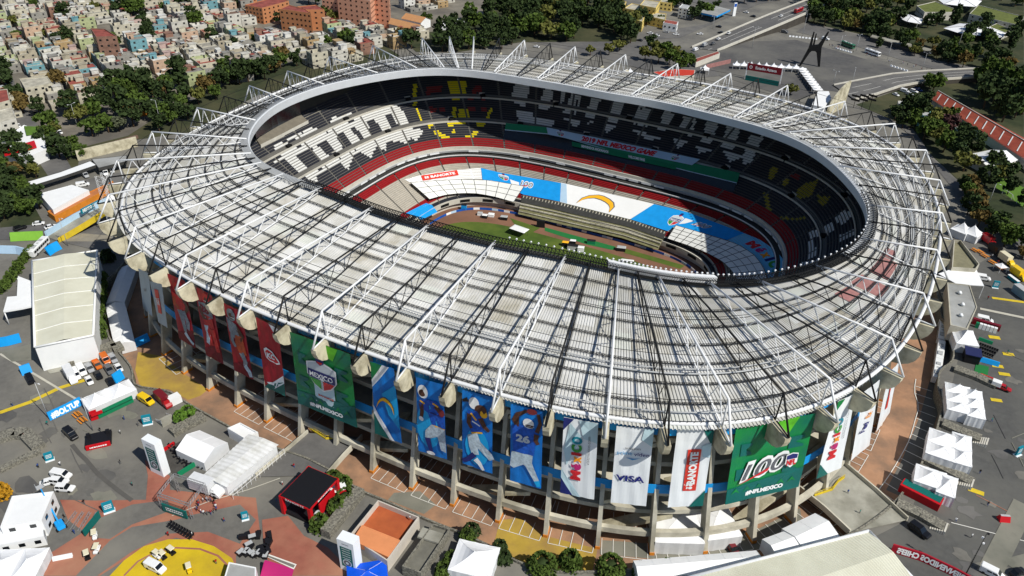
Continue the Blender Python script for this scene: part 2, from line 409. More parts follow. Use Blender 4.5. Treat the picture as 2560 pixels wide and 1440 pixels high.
L0, L1 = (63., 49.5, 4.2), (84.5, 68.5, 3.6)
UZ, LZ = (11.0, 39.0), (-3.2, 7.2)
NB = 720
TH = [2*PI*j/NB for j in range(NB)]
# even out the samples along the rim
def even(a, b, n, N):
    M_ = 4000; P = [pol(sup(a, b, n, 2*PI*j/M_), 2*PI*j/M_) for j in range(M_+1)]
    L_ = [0.]
    for j in range(M_): L_.append(L_[-1]+(P[j+1]-P[j]).length)
    out = []; j = 0
    for q in range(N):
        s = L_[-1]*q/N
        while L_[j+1] < s: j += 1
        f = (s-L_[j])/(L_[j+1]-L_[j]); out.append(2*PI*(j+f)/M_)
    return out
TH = even(100, 86, 3.2, NB)
SU = [(sup(*U0, t), sup(*U1, t)) for t in TH]; SL = [(sup(*L0, t), sup(*L1, t)) for t in TH]
def updk(j, f, dr=0.): a, b = SU[j % NB]; return pol(a+(b-a)*f+dr, TH[j % NB])
def lodk(j, f, dr=0.): a, b = SL[j % NB]; return pol(a+(b-a)*f+dr, TH[j % NB])
def inpoly(x, y, P):
    c = False; j = len(P)-1
    for i in range(len(P)):
        if (P[i][1] > y) != (P[j][1] > y) and x < (P[j][0]-P[i][0])*(y-P[i][1])/(P[j][1]-P[i][1])+P[i][0]: c = not c
        j = i
    return c
def scl(P, ox, oy, k=.25): return [(ox+x*k, oy+y*k) for x, y in P]
A_ = lambda *P: scl(P, 620, 180); B_ = lambda *P: scl(P, 980, 180); C_ = lambda *P: scl(P, 1560, 260, .3195)
WHITE = [A_((270,720),(400,690),(400,660),(560,600),(620,550),(690,560),(800,560),(850,450),(960,430),(1010,400),(1090,420),(1200,410),(1260,370),(1280,330),(1390,300),(1430,320),(1500,330),(1560,390),(1640,560),(1770,580),(1690,690),(1640,660),(1590,720),(1500,690),(1390,700),(1390,790),(1290,745),(1230,860),(1150,800),(1060,830),(1010,980),(930,900),(700,1030),(700,1110),(650,1100),(520,1000),(400,900),(270,900),(380,830),(300,830))]
HOLE = [A_((480,840),(640,760),(760,900),(600,950)), A_((690,720),(780,670),(930,860),(820,840)), A_((880,620),(960,590),(1090,780),(970,790)), A_((1030,570),(1080,550),(1210,700),(1140,690)), A_((1190,500),(1270,470),(1360,590),(1250,620)), A_((1370,430),(1440,420),(1530,560),(1470,590)), A_((290,900),(390,870),(530,1010),(420,960)), A_((620,760),(690,720),(700,730),(640,770)), A_((400,700),(470,650),(560,740),(450,760)), A_((690,580),(760,560),(800,600),(740,620)), A_((1000,480),(1060,470),(1080,500),(1010,510)), A_((620,970),(740,930),(760,960),(640,1000))]
YEL = [A_((1850,580),(1900,580),(1990,640),(2040,655),(2040,690),(1960,672),(1880,620)), A_((2060,668),(2180,670),(2180,690),(2060,690)), A_((2160,655),(2260,600),(2310,600),(2290,640),(2200,670)), A_((2010,95),(2190,95),(2190,215),(2120,290),(2055,290),(2015,170)), A_((2115,360),(2200,365),(2230,470),(2110,470)), A_((2050,350),(2090,350),(2090,470),(2050,470)), A_((1660,120),(1700,120),(1692,335),(1658,335)), A_((1695,370),(1718,370),(1755,490),(1735,490)), A_((2430,350),(2460,350),(2420,470),(2390,470)), A_((1795,555),(1850,500),(1890,510),(1830,560)), A_((2000,510),(2190,485),(2190,515),(2010,545)), A_((2300,510),(2400,500),(2370,540),(2300,540)), A_((2050,570),(2080,570),(2080,610),(2050,610)),
       C_((1100,690),(1130,690),(1145,820),(1210,885),(1340,895),(1420,880),(1420,905),(1320,915),(1190,900),(1115,830)), C_((1160,490),(1215,500),(1175,590),(1140,590)), C_((1400,640),(1530,590),(1480,720),(1390,745),(1300,745)), C_((1520,720),(1620,730),(1570,800),(1530,780)), C_((1260,570),(1320,590),(1270,640),(1240,630))]
DRD = [A_((1790,150),(1950,145),(1940,195),(1800,215)), A_((1810,350),(1900,350),(1890,405),(1830,395)), A_((1920,350),(1985,345),(1985,405),(1920,410)), A_((2205,340),(2280,340),(2280,400),(2205,395)), A_((2335,345),(2395,345),(2395,405),(2335,405)), A_((2290,130),(2325,130),(2395,290),(2340,290),(2300,200),(2250,290),(2195,290)), A_((1790,200),(1830,210),(1820,280),(1780,260)), C_((1300,545),(1390,560),(1380,600),(1320,590))]
GRY = [B_((1240,120),(1390,140),(1340,360),(1195,290)), B_((1540,165),(1630,185),(1570,390),(1465,370)), B_((1710,190),(1750,200),(1700,370),(1670,350)), B_((1810,210),(1880,230),(1810,430),(1720,410)), B_((1885,230),(1905,235),(1850,440),(1830,430)), B_((2000,250),(2100,270),(2020,480),(1940,460)), B_((2240,290),(2330,310),(2260,520),(2170,500)), B_((1240,380),(1430,400),(1410,520),(1290,510)), B_((1420,450),(1650,480),(1600,550),(1420,520)), B_((1690,450),(1900,490),(1850,560),(1790,510)), B_((2140,520),(2250,550),(2150,615)), B_((1910,490),(2020,500),(1970,520)), B_((2400,580),(2560,610),(2540,660)), B_((2480,340),(2510,345),(2440,530),(2420,520)),
       C_((330,50),(410,80),(330,215),(265,210)), C_((480,90),(545,110),(490,240),(425,220)), C_((560,110),(580,115),(530,260),(510,255)), C_((660,130),(750,160),(690,310),(610,290)), C_((820,170),(920,200),(860,360),(760,330)), C_((1000,235),(1100,260),(1010,435),(940,400)), C_((150,20),(235,40),(190,180),(110,160)), C_((110,220),(185,240),(190,285)), C_((195,235),(340,265),(190,285)), C_((390,275),(510,300),(425,350)), C_((570,320),(720,360),(590,390)), C_((780,370),(945,415),(840,460)), C_((945,420),(1040,440),(945,480)),
       C_((1430,1090),(1490,1060),(1510,1190),(1430,1230)), C_((1450,1010),(1520,980),(1530,1040),(1460,1060)), C_((1560,960),(1640,930),(1640,1000),(1570,1020)), C_((1640,900),(1740,830),(1790,880),(1700,960)), C_((1670,1040),(1850,960),(1850,1010),(1680,1090)), C_((1385,1240),(1540,1220),(1540,1260),(1390,1280))]
def seatcol(x, y):
    if 630 < x < 1070 and 240 < y < 470:
        if inpoly(x, y, WHITE[0]):
            return 1 if not any(inpoly(x, y, H) for H in HOLE) else 0
    for P in YEL:
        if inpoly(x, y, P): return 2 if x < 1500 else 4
    for P in DRD:
        if inpoly(x, y, P): return 3
    for P in GRY:
        if inpoly(x, y, P): return 1
    return 0
UPROWS = 38
mb = MB(); ms = MB(); rows = []
for i in range(UPROWS):
    f0, f1 = i/UPROWS, (i+1)/UPROWS; z = UZ[0]+(UZ[1]-UZ[0])*f1
    rows.append([Vector((*updk(j, f0).xy, z)) for j in range(NB)]); rows.append([Vector((*updk(j, f1).xy, z)) for j in range(NB)])
sweep(mb, rows); mb.build('upper_tier', m_tread, ST)
AIS = 19
for i in range(4, UPROWS):
    f0 = (i+.42)/UPROWS; f1 = (i+.9)/UPROWS; z = UZ[0]+(UZ[1]-UZ[0])*(i+1)/UPROWS
    if i in (11, 12, 22, 23): continue
    for j in range(NB):
        if (j % AIS) == 0: continue
        mid = updk(j, (f0+f1)/2); q = pix(Vector((mid.x, mid.y, z+.4)))
        c = seatcol(*q)
        a, b = updk(j, f0), updk(j+1, f0); c1, d1 = updk(j+1, f1), updk(j, f1)
        A = [(*a.xy, z+.05), (*b.xy, z+.05), (*b.xy, z+.42), (*a.xy, z+.42)]
        ms.mesh([*A, (*c1.xy, z+.5), (*d1.xy, z+.5), (*c1.xy, z+.78), (*d1.xy, z+.78)], [(0, 1, 2, 3), (3, 2, 4, 5), (5, 4, 6, 7)], c)
ms.build('upper_seats', [m_seatD, m_seatW, m_seatY, m_seatR, mat('shaded_yellow_seat', (156, 142, 48), .6, .15, 1.0)], ST)  # last, duller yellow paints the shade over the right-end seats
ms = MB()
for i in range(0, 4):
    f0 = (i+.4)/UPROWS; f1 = (i+.9)/UPROWS; z = UZ[0]+(UZ[1]-UZ[0])*(i+1)/UPROWS
    for j in range(NB):
        if (j % AIS) == 0: continue
        a, b, c1, d1 = updk(j, f0), updk(j+1, f0), updk(j+1, f1), updk(j, f1)
        ms.mesh([(*a.xy, z+.05), (*b.xy, z+.05), (*b.xy, z+.42), (*a.xy, z+.42), (*c1.xy, z+.5), (*d1.xy, z+.5), (*c1.xy, z+.85), (*d1.xy, z+.85)], [(0, 1, 2, 3), (3, 2, 4, 5), (5, 4, 6, 7)])
ms.build('red_front_seats', m_red, ST)
def bandr(name, m, fn, lst, par=ST, j0=0, j1=NB):
    mb = MB(); cl = (j1-j0 == NB); A = [[Vector((*fn(j, f, dr).xy, z)) for j in range(j0, j1 if cl else j1+1)] for f, dr, z in lst]
    sweep(mb, A, closed=cl); return mb.build(name, m, par)
# parapets, cross aisles, gangway mouths
bandr('parapet', m_walk, updk, [(0, .0, 12.0), (0, -.5, 12.0), (0, -.5, 9.6), (0, 0.3, 9.6)])
for i in (11, 22):
    z = UZ[0]+(UZ[1]-UZ[0])*(i+1)/UPROWS; f = i/UPROWS
    bandr('cross_aisle_wall', m_walk, updk, [(f, .1, z-.7), (f, .1, z+.75), (f, .4, z+.75), (f, .4, z-.1), (f, 1.9, z+.02)])
vm = []
for i in (11, 22):
    z = UZ[0]+(UZ[1]-UZ[0])*(i+1)/UPROWS
    for j in range(9, NB, AIS):
        if ((j//AIS)+(i == 22)) % 2: continue
        mb = MB(); a = updk(j, i/UPROWS); d = a.normalized(); ang = math.atan2(d.y, d.x)
        mb.box((*(a+d*1.4).xy, z+.55), (2.2, 2.4, 2.1), ang, 1); mb.box((*(a+d*2.6).xy, z+1.7), (.5, 3.0, 1.0), ang, 0)
        mb.build('gangway', [m_walk, m_void], ST)
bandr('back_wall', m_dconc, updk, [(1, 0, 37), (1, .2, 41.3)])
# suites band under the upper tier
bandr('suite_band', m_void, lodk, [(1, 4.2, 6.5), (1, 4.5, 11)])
bandr('suite_band', m_dgrey, lodk, [(1, .1, 7.6), (1, .1, 8.7), (1, 1.0, 8.75), (1, 4.4, 8.8)])
bandr('suite_fascia', m_lgrey, updk, [(0, -.9, 9.5), (0, -1.1, 10.4), (0, .3, 10.6)])
for j in range(0, NB, 8):
    if rnd.random() < .4: continue
    mb = MB(); sweep(mb, [[Vector((*updk(j+q, 0, -1.16).xy, z)) for q in range(7)] for z in (9.55, 10.35)], closed=False); mb.build('advert_board', m_whitev, ST)
bandr('white_rail', m_whitev, lodk, [(1, -.15, 8.75), (1, -.2, 9.2), (1, .1, 9.2)])
# lower tier
LOROWS = 26; mb = MB(); rows = []
for i in range(LOROWS):
    f0, f1 = i/LOROWS, (i+1)/LOROWS; z = LZ[0]+(LZ[1]-LZ[0])*f1
    rows.append([Vector((*lodk(j, f0).xy, z)) for j in range(NB)]); rows.append([Vector((*lodk(j, f1).xy, z)) for j in range(NB)])
sweep(mb, rows); mb.build('lower_tier', m_tread, ST)
ms = MB()
for i in range(0, LOROWS):
    f0 = (i+.4)/LOROWS; f1 = (i+.9)/LOROWS; z = LZ[0]+(LZ[1]-LZ[0])*(i+1)/LOROWS
    c = 1 if (i >= LOROWS-4 or 3 <= i <= 5) else 0
    for j in range(NB):
        if j % 17 == 0: continue
        if c == 0 and i >= 2: cc = 2
        else: cc = c
        a, b, c1, d1 = lodk(j, f0), lodk(j+1, f0), lodk(j+1, f1), lodk(j, f1)
        ms.mesh([(*a.xy, z+.05), (*b.xy, z+.05), (*b.xy, z+.42), (*a.xy, z+.42), (*c1.xy, z+.5), (*d1.xy, z+.5), (*c1.xy, z+.85), (*d1.xy, z+.85)], [(0, 1, 2, 3), (3, 2, 4, 5), (5, 4, 6, 7)], cc)
ms.build('lower_seats', [m_seatD, m_red, mat('bare_bench', (178, 172, 160), .9, .1, .5)], ST)
bandr('moat_wall', m_walk, lodk, [(0, .3, -2.4), (0, -.3, -2.4), (0, -.3, -4.6), (0, 1.2, -4.6), (0, 1.2, -7)])
mb = MB()
for j in range(2, NB, 9):
    A = [[Vector((*lodk(j+q, 0, -.42).xy, z)) for q in range(9)] for z in (-4.2, -2.9)]
    if (j//9) % 2: sweep(mb, A, closed=False)
mb.build('dugout_opening', m_void, ST)
# ---- pitch
def stru(o, nm=None): o['kind'] = 'structure'; return o
m_grass = mat('pitch_grass', (72, 94, 34), .95, .22, .12, dirt=(94, 108, 42), dscale=.06)
m_track = mat('running_track', (134, 98, 78), .95, .12, .2, dirt=(116, 84, 66), dscale=.1)
m_turf = mat('green_carpet', (34, 114, 58), .95, .06, .3)
mb = MB(); mb.face([(*lodk(j, 0, 1.5).xy, -7.0) for j in range(NB)]); stru(mb.build('ground_apron', m_track))
mb = MB(); rr = [(48*math.copysign(abs(math.cos(t))**.55, math.cos(t))*1.17, 35.5*math.copysign(abs(math.sin(t))**.55, math.sin(t))) for t in [2*PI*j/120 for j in range(120)]]
mb.face([(x, y, -6.97) for x, y in rr]); stru(mb.build('grass_pitch', m_grass))
def dstrip(name, m, pts, z, kind='structure'):
    mb = MB(); mb.face([at(x, y, z) for x, y in pts]); return tag(mb.build(name, m), kind=kind)
dstrip('grass_verge', m_grass, [(1275,545),(1350,570),(1330,582),(1290,566)], -6.95)
dstrip('green_carpet', m_turf, [(1362,568),(1540,617),(1532,625),(1470,612),(1362,577)], -6.94)
dstrip('grass_verge', m_grass, [(1565,622),(1712,664),(1700,672),(1560,632)], -6.95)
# pitch-side advertising boards
m_boardb = mat('advert_blue', (24, 84, 170), .5, .3, .5)
for j in range(0, NB, 5):
    mb = MB(); A = [[Vector((*lodk(j+q, 0, -3.0-dd).xy, z)) for q in range(6)] for dd, z in ((0, -6.95), (.12, -5.95), (.22, -5.95), (.3, -6.95))]
    sweep(mb, A, closed=False); wh = (j//5) % 5 == 0; pale = (j//5) % 7 == 3
    o = mb.build('advert_board', m_whitev if wh else (m_ltblue if pale else m_boardb)); tag(o, '%s advertising board standing at the edge of the pitch' % ('white' if wh else 'pale blue' if pale else 'dark blue'), 'advert board', '%s boards round the pitch' % ('white' if wh else 'pale blue' if pale else 'dark blue'))
# ---- covers on the lower tier
def onlow(px, py, lift=.0):
    lo, hi = -12., 30.
    for _ in range(34):
        z = (lo+hi)/2; q = at(px, py, z); t = math.atan2(q.y, q.x); r = math.hypot(q.x, q.y); a, b = sup(*L0, t), sup(*L1, t)
        zz = LZ[0]+(r-a)/(b-a)*(LZ[1]-LZ[0])+lift
        if zz > z: lo = z
        else: hi = z
    return q
def resamp(P, n):
    L_ = [0.]
    for a, b in zip(P, P[1:]): L_.append(L_[-1]+math.hypot(b[0]-a[0], b[1]-a[1]))
    out = []
    for q in range(n+1):
        s = L_[-1]*q/n; i = max(k for k in range(len(P)-1) if L_[k] <= s+1e-9); f = (s-L_[i])/(L_[i+1]-L_[i]); out.append((P[i][0]+(P[i+1][0]-P[i][0])*f, P[i][1]+(P[i+1][1]-P[i][1])*f))
    return out
def coverfn(top, bot, lift):
    T_, B2 = resamp(top, 40), resamp(bot, 40)
    def fn(u, v, l=0.):
        u = min(max(u, 0), 1); k = min(int(u*40), 39); f = u*40-k
        a = (T_[k][0]*(1-f)+T_[k+1][0]*f, T_[k][1]*(1-f)+T_[k+1][1]*f); b = (B2[k][0]*(1-f)+B2[k+1][0]*f, B2[k][1]*(1-f)+B2[k+1][1]*f)
        return onlow(b[0]+(a[0]-b[0])*v, b[1]+(a[1]-b[1])*v, lift+l)
    return fn
def gridsheet(mb, fn, nu, nv, m=0, l=0., u0=0., u1=1., v0=0., v1=1.):
    rows = [[fn(u0+(u1-u0)*i/nu, v0+(v1-v0)*j/nv, l) for i in range(nu+1)] for j in range(nv+1)]
    sweep(mb, rows, m, closed=False)
D_ = lambda *P: scl(P, 1280, 360)
m_coverw = mat('white_cover', (238, 239, 238), .6, .04, .1)
m_coverb = mat('blue_cover', (18, 150, 226), .6, .1, .35)
m_coverl = mat('light_blue_cover', (110, 190, 226), .6, .06, .2)
m_deepb = mat('deep_blue_cover', (14, 96, 196), .6, .08, .3)
m_panel = mat('translucent_roof_panel', (232, 233, 228), .5, .05, .3)
def cover(name, mats, label, cat, top, bot, lift, nu=30, nv=8):
    fn = coverfn(top, bot, lift); mb = MB(); gridsheet(mb, fn, nu, nv); o = mb.build(name, mats); tag(o, label, cat); return o, fn
def bolt(fn, cx, cy, w_, h, child, flip=False):
    """gold lightning arc with grey outline"""
    O = [(-.5,-.42),(-.42,-.05),(-.28,.25),(-.05,.42),(.0,.36),(.12,.44),(.3,.3),(.38,.3),(.5,-.05),(.5,-.5),(.42,-.2),(.3,.02),(.26,-.05),(.1,.16),(-.1,.2),(-.12,.1),(-.3,.05)]
    I = [(-.44,-.3),(-.38,-.06),(-.25,.2),(-.05,.36),(.01,.29),(.12,.37),(.28,.24),(.36,.24),(.45,-.05),(.46,-.28),(.4,-.1),(.32,.1),(.26,.04),(.1,.22),(-.14,.26),(-.16,.16),(-.3,.1)]
    for P, m, l in ((O, m_steelp, .1), (I, m_gold, .2)):
        pass
    mb = MB()
    def strip(sc, m, l):
        up_ = [(-.5,-.42),(-.4,-.02),(-.25,.24),(-.05,.40),(.08,.40),(.25,.30),(.4,.14),(.5,-.1),(.5,-.5)]
        dn = [(-.5,-.42),(-.36,-.14),(-.24,.02),(-.1,.12),(.06,.10),(.2,.03),(.32,-.08),(.4,-.22),(.5,-.5)]
        for (a, b), (c, d) in zip(zip(up_, up_[1:]), zip(dn, dn[1:])):
            def s_(p, q):
                mx, my = (p[0]+q[0])/2, (p[1]+q[1])/2; return (mx+(p[0]-mx)*sc, my+(p[1]-my)*sc)
            P = [s_(a, c), s_(b, d), s_(d, b), s_(c, a)]
            mb.face([fn(cx+x*w_*(.97 if sc < 1 else 1), cy+y*h, l) for x, y in P], m)
    strip(1.0, 0, .12); strip(.72, 1, .22)
    o = mb.build('lightning_emblem', [m_steelp, m_gold], child); return o
def shield(fn, cx, cy, w_, h, par, word='MEXICO'):
    mb = MB()
    O = [(-.5,.34),(-.3,.42),(0,.5),(.3,.42),(.5,.34),(.5,-.05),(.3,-.34),(0,-.5),(-.3,-.34),(-.5,-.05)]
    f = lambda x, y, l: fn(cx+x*w_, cy+y*h, l)
    mb.face([f(x, y, .06) for x, y in O], 0)
    mb.face([f(x*.9, y*.9, .1) for x, y in O], 1)
    mb.face([f(x, y, .14) for x, y in ((-.45,.16),(.45,.16),(.45,-.1),(-.45,-.1))], 2)
    mb.face([f(x, y, .14) for x, y in ((-.42,-.12),(-.04,-.12),(-.04,-.42),(-.27,-.3))], 3)
    mb.face([f(x, y, .14) for x, y in ((.04,-.12),(.42,-.12),(.27,-.3),(.04,-.42))], 4)
    mb.face([f(x, y, .14) for x, y in ((-.13,.66),(.0,.7),(.13,.66),(.13,.46),(0,.38),(-.13,.46))], 2)
    mb.face([f(x, y, .18) for x, y in ((-.1,.5),(.1,.5),(.06,.44),(0,.41),(-.06,.44))], 4)
    put_text(mb, lambda x, y: f(x, y, .2), word, 0, .03, .15, .78, 0)
    put_text(mb, lambda x, y: f(x, y, .2), 'GAME', 0, -.065, .045, .2, 0)
    return mb.build('shield_emblem', [m_whitev, m_greyp, m_navy, m_grnp, m_redp], par)
def hundred(fn, cx, cy, w_, h, par):
    mb = MB()
    put_text(mb, lambda x, y: fn(cx+x*w_, cy+y*h, .08), '100', 0, 0, 1.0, 1.0, 0, bold=.07, shear=.25)
    put_text(mb, lambda x, y: fn(cx+x*w_, cy+y*h, .16), '100', 0, 0, .88, .92, 1, bold=.0, shear=.25)
    mb.face([fn(cx+x*w_, cy+y*h, .2) for x, y in ((-.56,-.62),(.1,-.1),(.06,-.3))], 2)
    return mb.build('hundred_emblem', [m_whitev, m_steelp, m_redp], par)
o, fn = cover('seat_cover', m_coverw, 'white seat cover with a red bank sign on the left end stand', 'seat cover', B_((130,1075),(300,1028),(560,985),(890,958)), B_((180,1105),(440,1084),(700,1070),(900,1072)), .7)
def signq(P, word, par, m_bg, lift=1.0, name='sign'):
    mb = MB()
    def f(u, v, l):
        a = (P[3][0]+(P[2][0]-P[3][0])*u, P[3][1]+(P[2][1]-P[3][1])*u); b = (P[0][0]+(P[1][0]-P[0][0])*u, P[0][1]+(P[1][1]-P[0][1])*u)
        return onlow(a[0]+(b[0]-a[0])*v, a[1]+(b[1]-a[1])*v, lift+l)
    gridsheet(mb, lambda u, v, l: f(u, v, l), 6, 2, 0)
    put_text(mb, lambda x, y: f(x, y, .14), word, .58, .5, .42, .68, 1, bold=.04)
    for x, y in ((.1,.6),(.16,.6),(.1,.38),(.16,.38)): mb.face([f(x+a, y+b, .14) for a, b in ((-.025,-.09),(.025,-.09),(.025,.09),(-.025,.09))], 1)
    return mb.build(name, [m_bg, m_whitev], par)
m_bank = mat('bank_red', (214, 60, 46), .5, .05, .3)
signq(B_((290,1035),(650,980),(668,1030),(310,1085)), 'BANORTE', o, m_bank)
o, fn = cover('seat_cover', m_coverb, 'bright blue seat cover with shield and number emblems left of the white lightning cover', 'seat cover', B_((890,960),(1100,1010),(1340,1050),(1690,1110)), B_((905,1075),(1100,1110),(1310,1225),(1680,1295)), .9)
shield(fn, .28, .62, .13, .52, o); hundred(fn, .575, .6, .17, .3, o)
mb = MB(); mb.face([fn(x, y, .05) for x, y in ((.36,.62),(.48,.6),(.48,.2),(.38,.25))]); mb.build('white_flash', m_whitev, o)
o, fn = cover('seat_cover', m_coverw, 'white seat cover with golden lightning emblem in the middle of the far side', 'seat cover', D_((490,385),(1420,600)), D_((480,580),(1180,752)), .92)
bolt(fn, .45, .5, .47, .84, o)
mb = MB(); mb.face([fn(x, y, .04) for x, y in ((.0,.98),(.06,.98),(.1,.02),(.0,.02))]); mb.build('pale_edge', m_ltblue, o)
o, fn = cover('seat_cover', m_coverb, 'bright blue seat cover half in shadow right of the white lightning cover', 'seat cover', D_((1420,600),(1750,680),(2050,790),(2320,890)), D_((1185,752),(1560,872),(1640,812),(1880,880),(2150,960)), .9, 40)
shield(fn, .34, .52, .12, .55, o); hundred(fn, .64, .52, .16, .3, o)
mb = MB(); mb.face([fn(x, y, .05) for x, y in ((.41,.72),(.53,.62),(.51,.28),(.43,.3))]); mb.build('white_flash', m_whitev, o)
o, fn = cover('seat_cover', m_coverl, 'pale blue seat cover with tourism lettering on the right end stand', 'seat cover', C_((935,1008),(1060,1060),(1180,1140),(1260,1230),(1292,1300),(1285,1345)), C_((812,1066),(920,1110),(1020,1180),(1090,1270),(1122,1345),(1122,1375)), .8, 24)
mb = MB(); xs = .22
for ch, m, w_ in (('M', 0, .17), ('é', 1, .11), ('x', 2, .11), ('I', 3, .05), ('C', 4, .12), ('O', 5, .13)):
    put_text(mb, lambda x, y: fn(x, y, .12), ch, xs+w_/2, .5, .42, w_*.9, m, bold=.07, rot=0); xs += w_+.01
mb.build('lettering', [m_redp, m_magp, m_orgp, m_navy, m_grnp, m_tealp], o)
# glazed canopies over the front rows
def canopy(label, top, bot, lift, nu, nv):
    fn = coverfn(top, bot, lift); o = empty('stand_canopy', (0, 0, 0), 0, label, 'canopy', 'canopies over the front rows')
    mb = MB(); gridsheet(mb, fn, nu*3, nv*2); gridsheet(mb, fn, nu*3, nv*2, 0, -.25); mb.build('roof_panel', m_panel, o)
    mb = MB()
    for i in range(nu+1): 
        for j in range(nv): mb.tube(fn(i/nu, j/nv, .06), fn(i/nu, (j+1)/nv, .06), .12, 4)
    for j in range(nv+1):
        for i in range(nu): mb.tube(fn(i/nu, j/nv, .06), fn((i+1)/nu, j/nv, .06), .08, 4)
    mb.build('glazing_bars', m_dgrey, o)
    for i in range(0, nu+1, 2):
        for v in (.05, .95):
            mb = MB(); a = fn(i/nu, v, -.1); b = Vector((a.x, a.y, a.z-lift+.1)); mb.tube(a, b, .14, 5); mb.build('post', m_dgrey, o)
    return o
canopy('white panelled canopy curving over the front rows at the sunny left end', B_((185,1105),(440,1086),(700,1072),(980,1082),(1322,1142)), B_((375,1272),(520,1230),(700,1210),(850,1215),(1000,1240),(1215,1300)), 2.6, 9, 3)
canopy('grey blue panelled canopy over the front rows at the shaded right end', D_((1640,812),(1880,882),(2130,960))+C_((810,1068),(920,1112),(1020,1182),(1090,1272),(1120,1372)), C_((340,1052),(500,1105),(640,1160),(770,1230),(850,1310),(885,1372)), 2.6, 12, 4)
# bright blue covers at the left corner of the pitch
for P, lb in (((( 1500,690),(1700,590),(1760,610),(1815,680),(1660,755)), 'bright blue sheet over the corner seats beside the pitch'),):
    mb = MB(); mb.face([onlow(640+x/4, 360+y/4, .8) for x, y in P]); tag(mb.build('corner_cover', m_coverb), lb, 'seat cover')
# press box tier let into the far upper stand
def upsurf(px, py, lift=0.):
    lo, hi = 5., 45.
    for _ in range(34):
        z = (lo+hi)/2; q = at(px, py, z); t = math.atan2(q.y, q.x); r = math.hypot(q.x, q.y); a, b = sup(*U0, t), sup(*U1, t)
        zz = UZ[0]+(r-a)/(b-a)*(UZ[1]-UZ[0])+lift
        if zz > z: lo = z
        else: hi = z
    return q
PB = empty('press_box', (0, 0, 0), 0, 'long dark glazed press box tier with banners along the far upper stand', 'press box')
topl = resamp(B_((1140,510),(1500,548))+[(1385,322),(1600,384),(1752,412),(1850,432)], 40); midl = resamp([(1262,325),(1385,337),(1600,398),(1735,432),(1842,458)], 40); botl = resamp([(1257,352),(1400,378),(1560,410),(1700,446),(1832,482)], 40)
tp = [upsurf(*p, 2.6) for p in topl]
fr = [upsurf(*p, 1.4) for p in midl]; bt = [upsurf(*p, .6) for p in botl]
mb = MB(); sweep(mb, [tp, fr], closed=False); mb.build('box_roof', m_green, PB)
mb = MB(); sweep(mb, [[p-Vector((0,0,.05)) for p in fr], [p+Vector((0,0,0)) for p in bt]], closed=False); mb.build('glazed_front', m_glass, PB)
mb = MB(); sweep(mb, [[p+Vector((0,0,.3)) for p in fr], [p-Vector((0,0,.8)) for p in fr]], closed=False); mb.build('white_edge_board', m_ltblue, PB)
def quadfn(P, lift, surf):
    def f(u, v, l=0.):
        a = (P[3][0]+(P[2][0]-P[3][0])*u, P[3][1]+(P[2][1]-P[3][1])*u); b = (P[0][0]+(P[1][0]-P[0][0])*u, P[0][1]+(P[1][1]-P[0][1])*u)
        return surf(a[0]+(b[0]-a[0])*v, a[1]+(b[1]-a[1])*v, lift+l)
    return f
f = quadfn([(1366,318),(1750,398),(1730,413),(1370,336)], 2.9, upsurf)
mb = MB(); gridsheet(mb, lambda u, v, l: f(u, v, l), 10, 1); o = mb.build('banner', m_ltblue); tag(o, 'long pale blue banner with red game title over the far press box', 'banner')
mb = MB(); put_text(mb, lambda x, y: f(x, y, .15), '2019 NFL MEXICO GAME', .48, .48, .62, .5, 0, bold=.06, shear=.15); mb.build('lettering', m_redp, o)
shield(lambda u, v, l: f(u, v, l), .09, .5, .05, .8, o); shield(lambda u, v, l: f(u, v, l), .86, .5, .05, .8, o)
f = quadfn([(1430,354),(1690,411),(1690,424),(1430,365)], 1.9, upsurf)
mb = MB(); gridsheet(mb, lambda u, v, l: f(u, v, l), 10, 1); o = mb.build('banner', m_green); tag(o, 'thin green welcome banner along the front of the press box', 'banner')
mb = MB(); put_text(mb, lambda x, y: f(x, y, .15), 'BIENVENIDOS AFICIONADOS', .22, .5, .5, .26, 0, bold=.05); put_text(mb, lambda x, y: f(x, y, .15), 'WELCOME FANS', .62, .5, .5, .16, 0, bold=.05); mb.build('lettering', m_whitev, o)
# concrete-and-grass terrace below the far covers
m_terr = mat('terrace', (120, 118, 84), .95, .3, .5)
for zz, dr, w_ in ((-2.0, 0, 0),):
    mb = MB(); P = D_((105,512),(480,585),(1180,755),(1545,880)); Q = D_((60,700),(480,800),(1100,940),(1460,1060))
    fnT = coverfn(P, Q, .75); gridsheet(mb, fnT, 40, 2); mb.build('terrace_roof', m_terr, ST)
    mb = MB()
    for i in range(46):
        u = (i+.5)/46; mb.tube(fnT(u, .98, .1), fnT(u, .62, -.2), .3, 4); 
    for v in (.16, .36, .52): 
        for i in range(30): mb.tube(fnT(i/30, v, .5), fnT((i+.9)/30, v, .5), .42 if v == .36 else .25, 4)
    mb.build('terrace_rail', m_conc, ST)
    mb = MB(); gridsheet(mb, fnT, 40, 1, 0, .25, 0, 1, .62, .99); mb.build('terrace_shade', m_dgrey, ST)
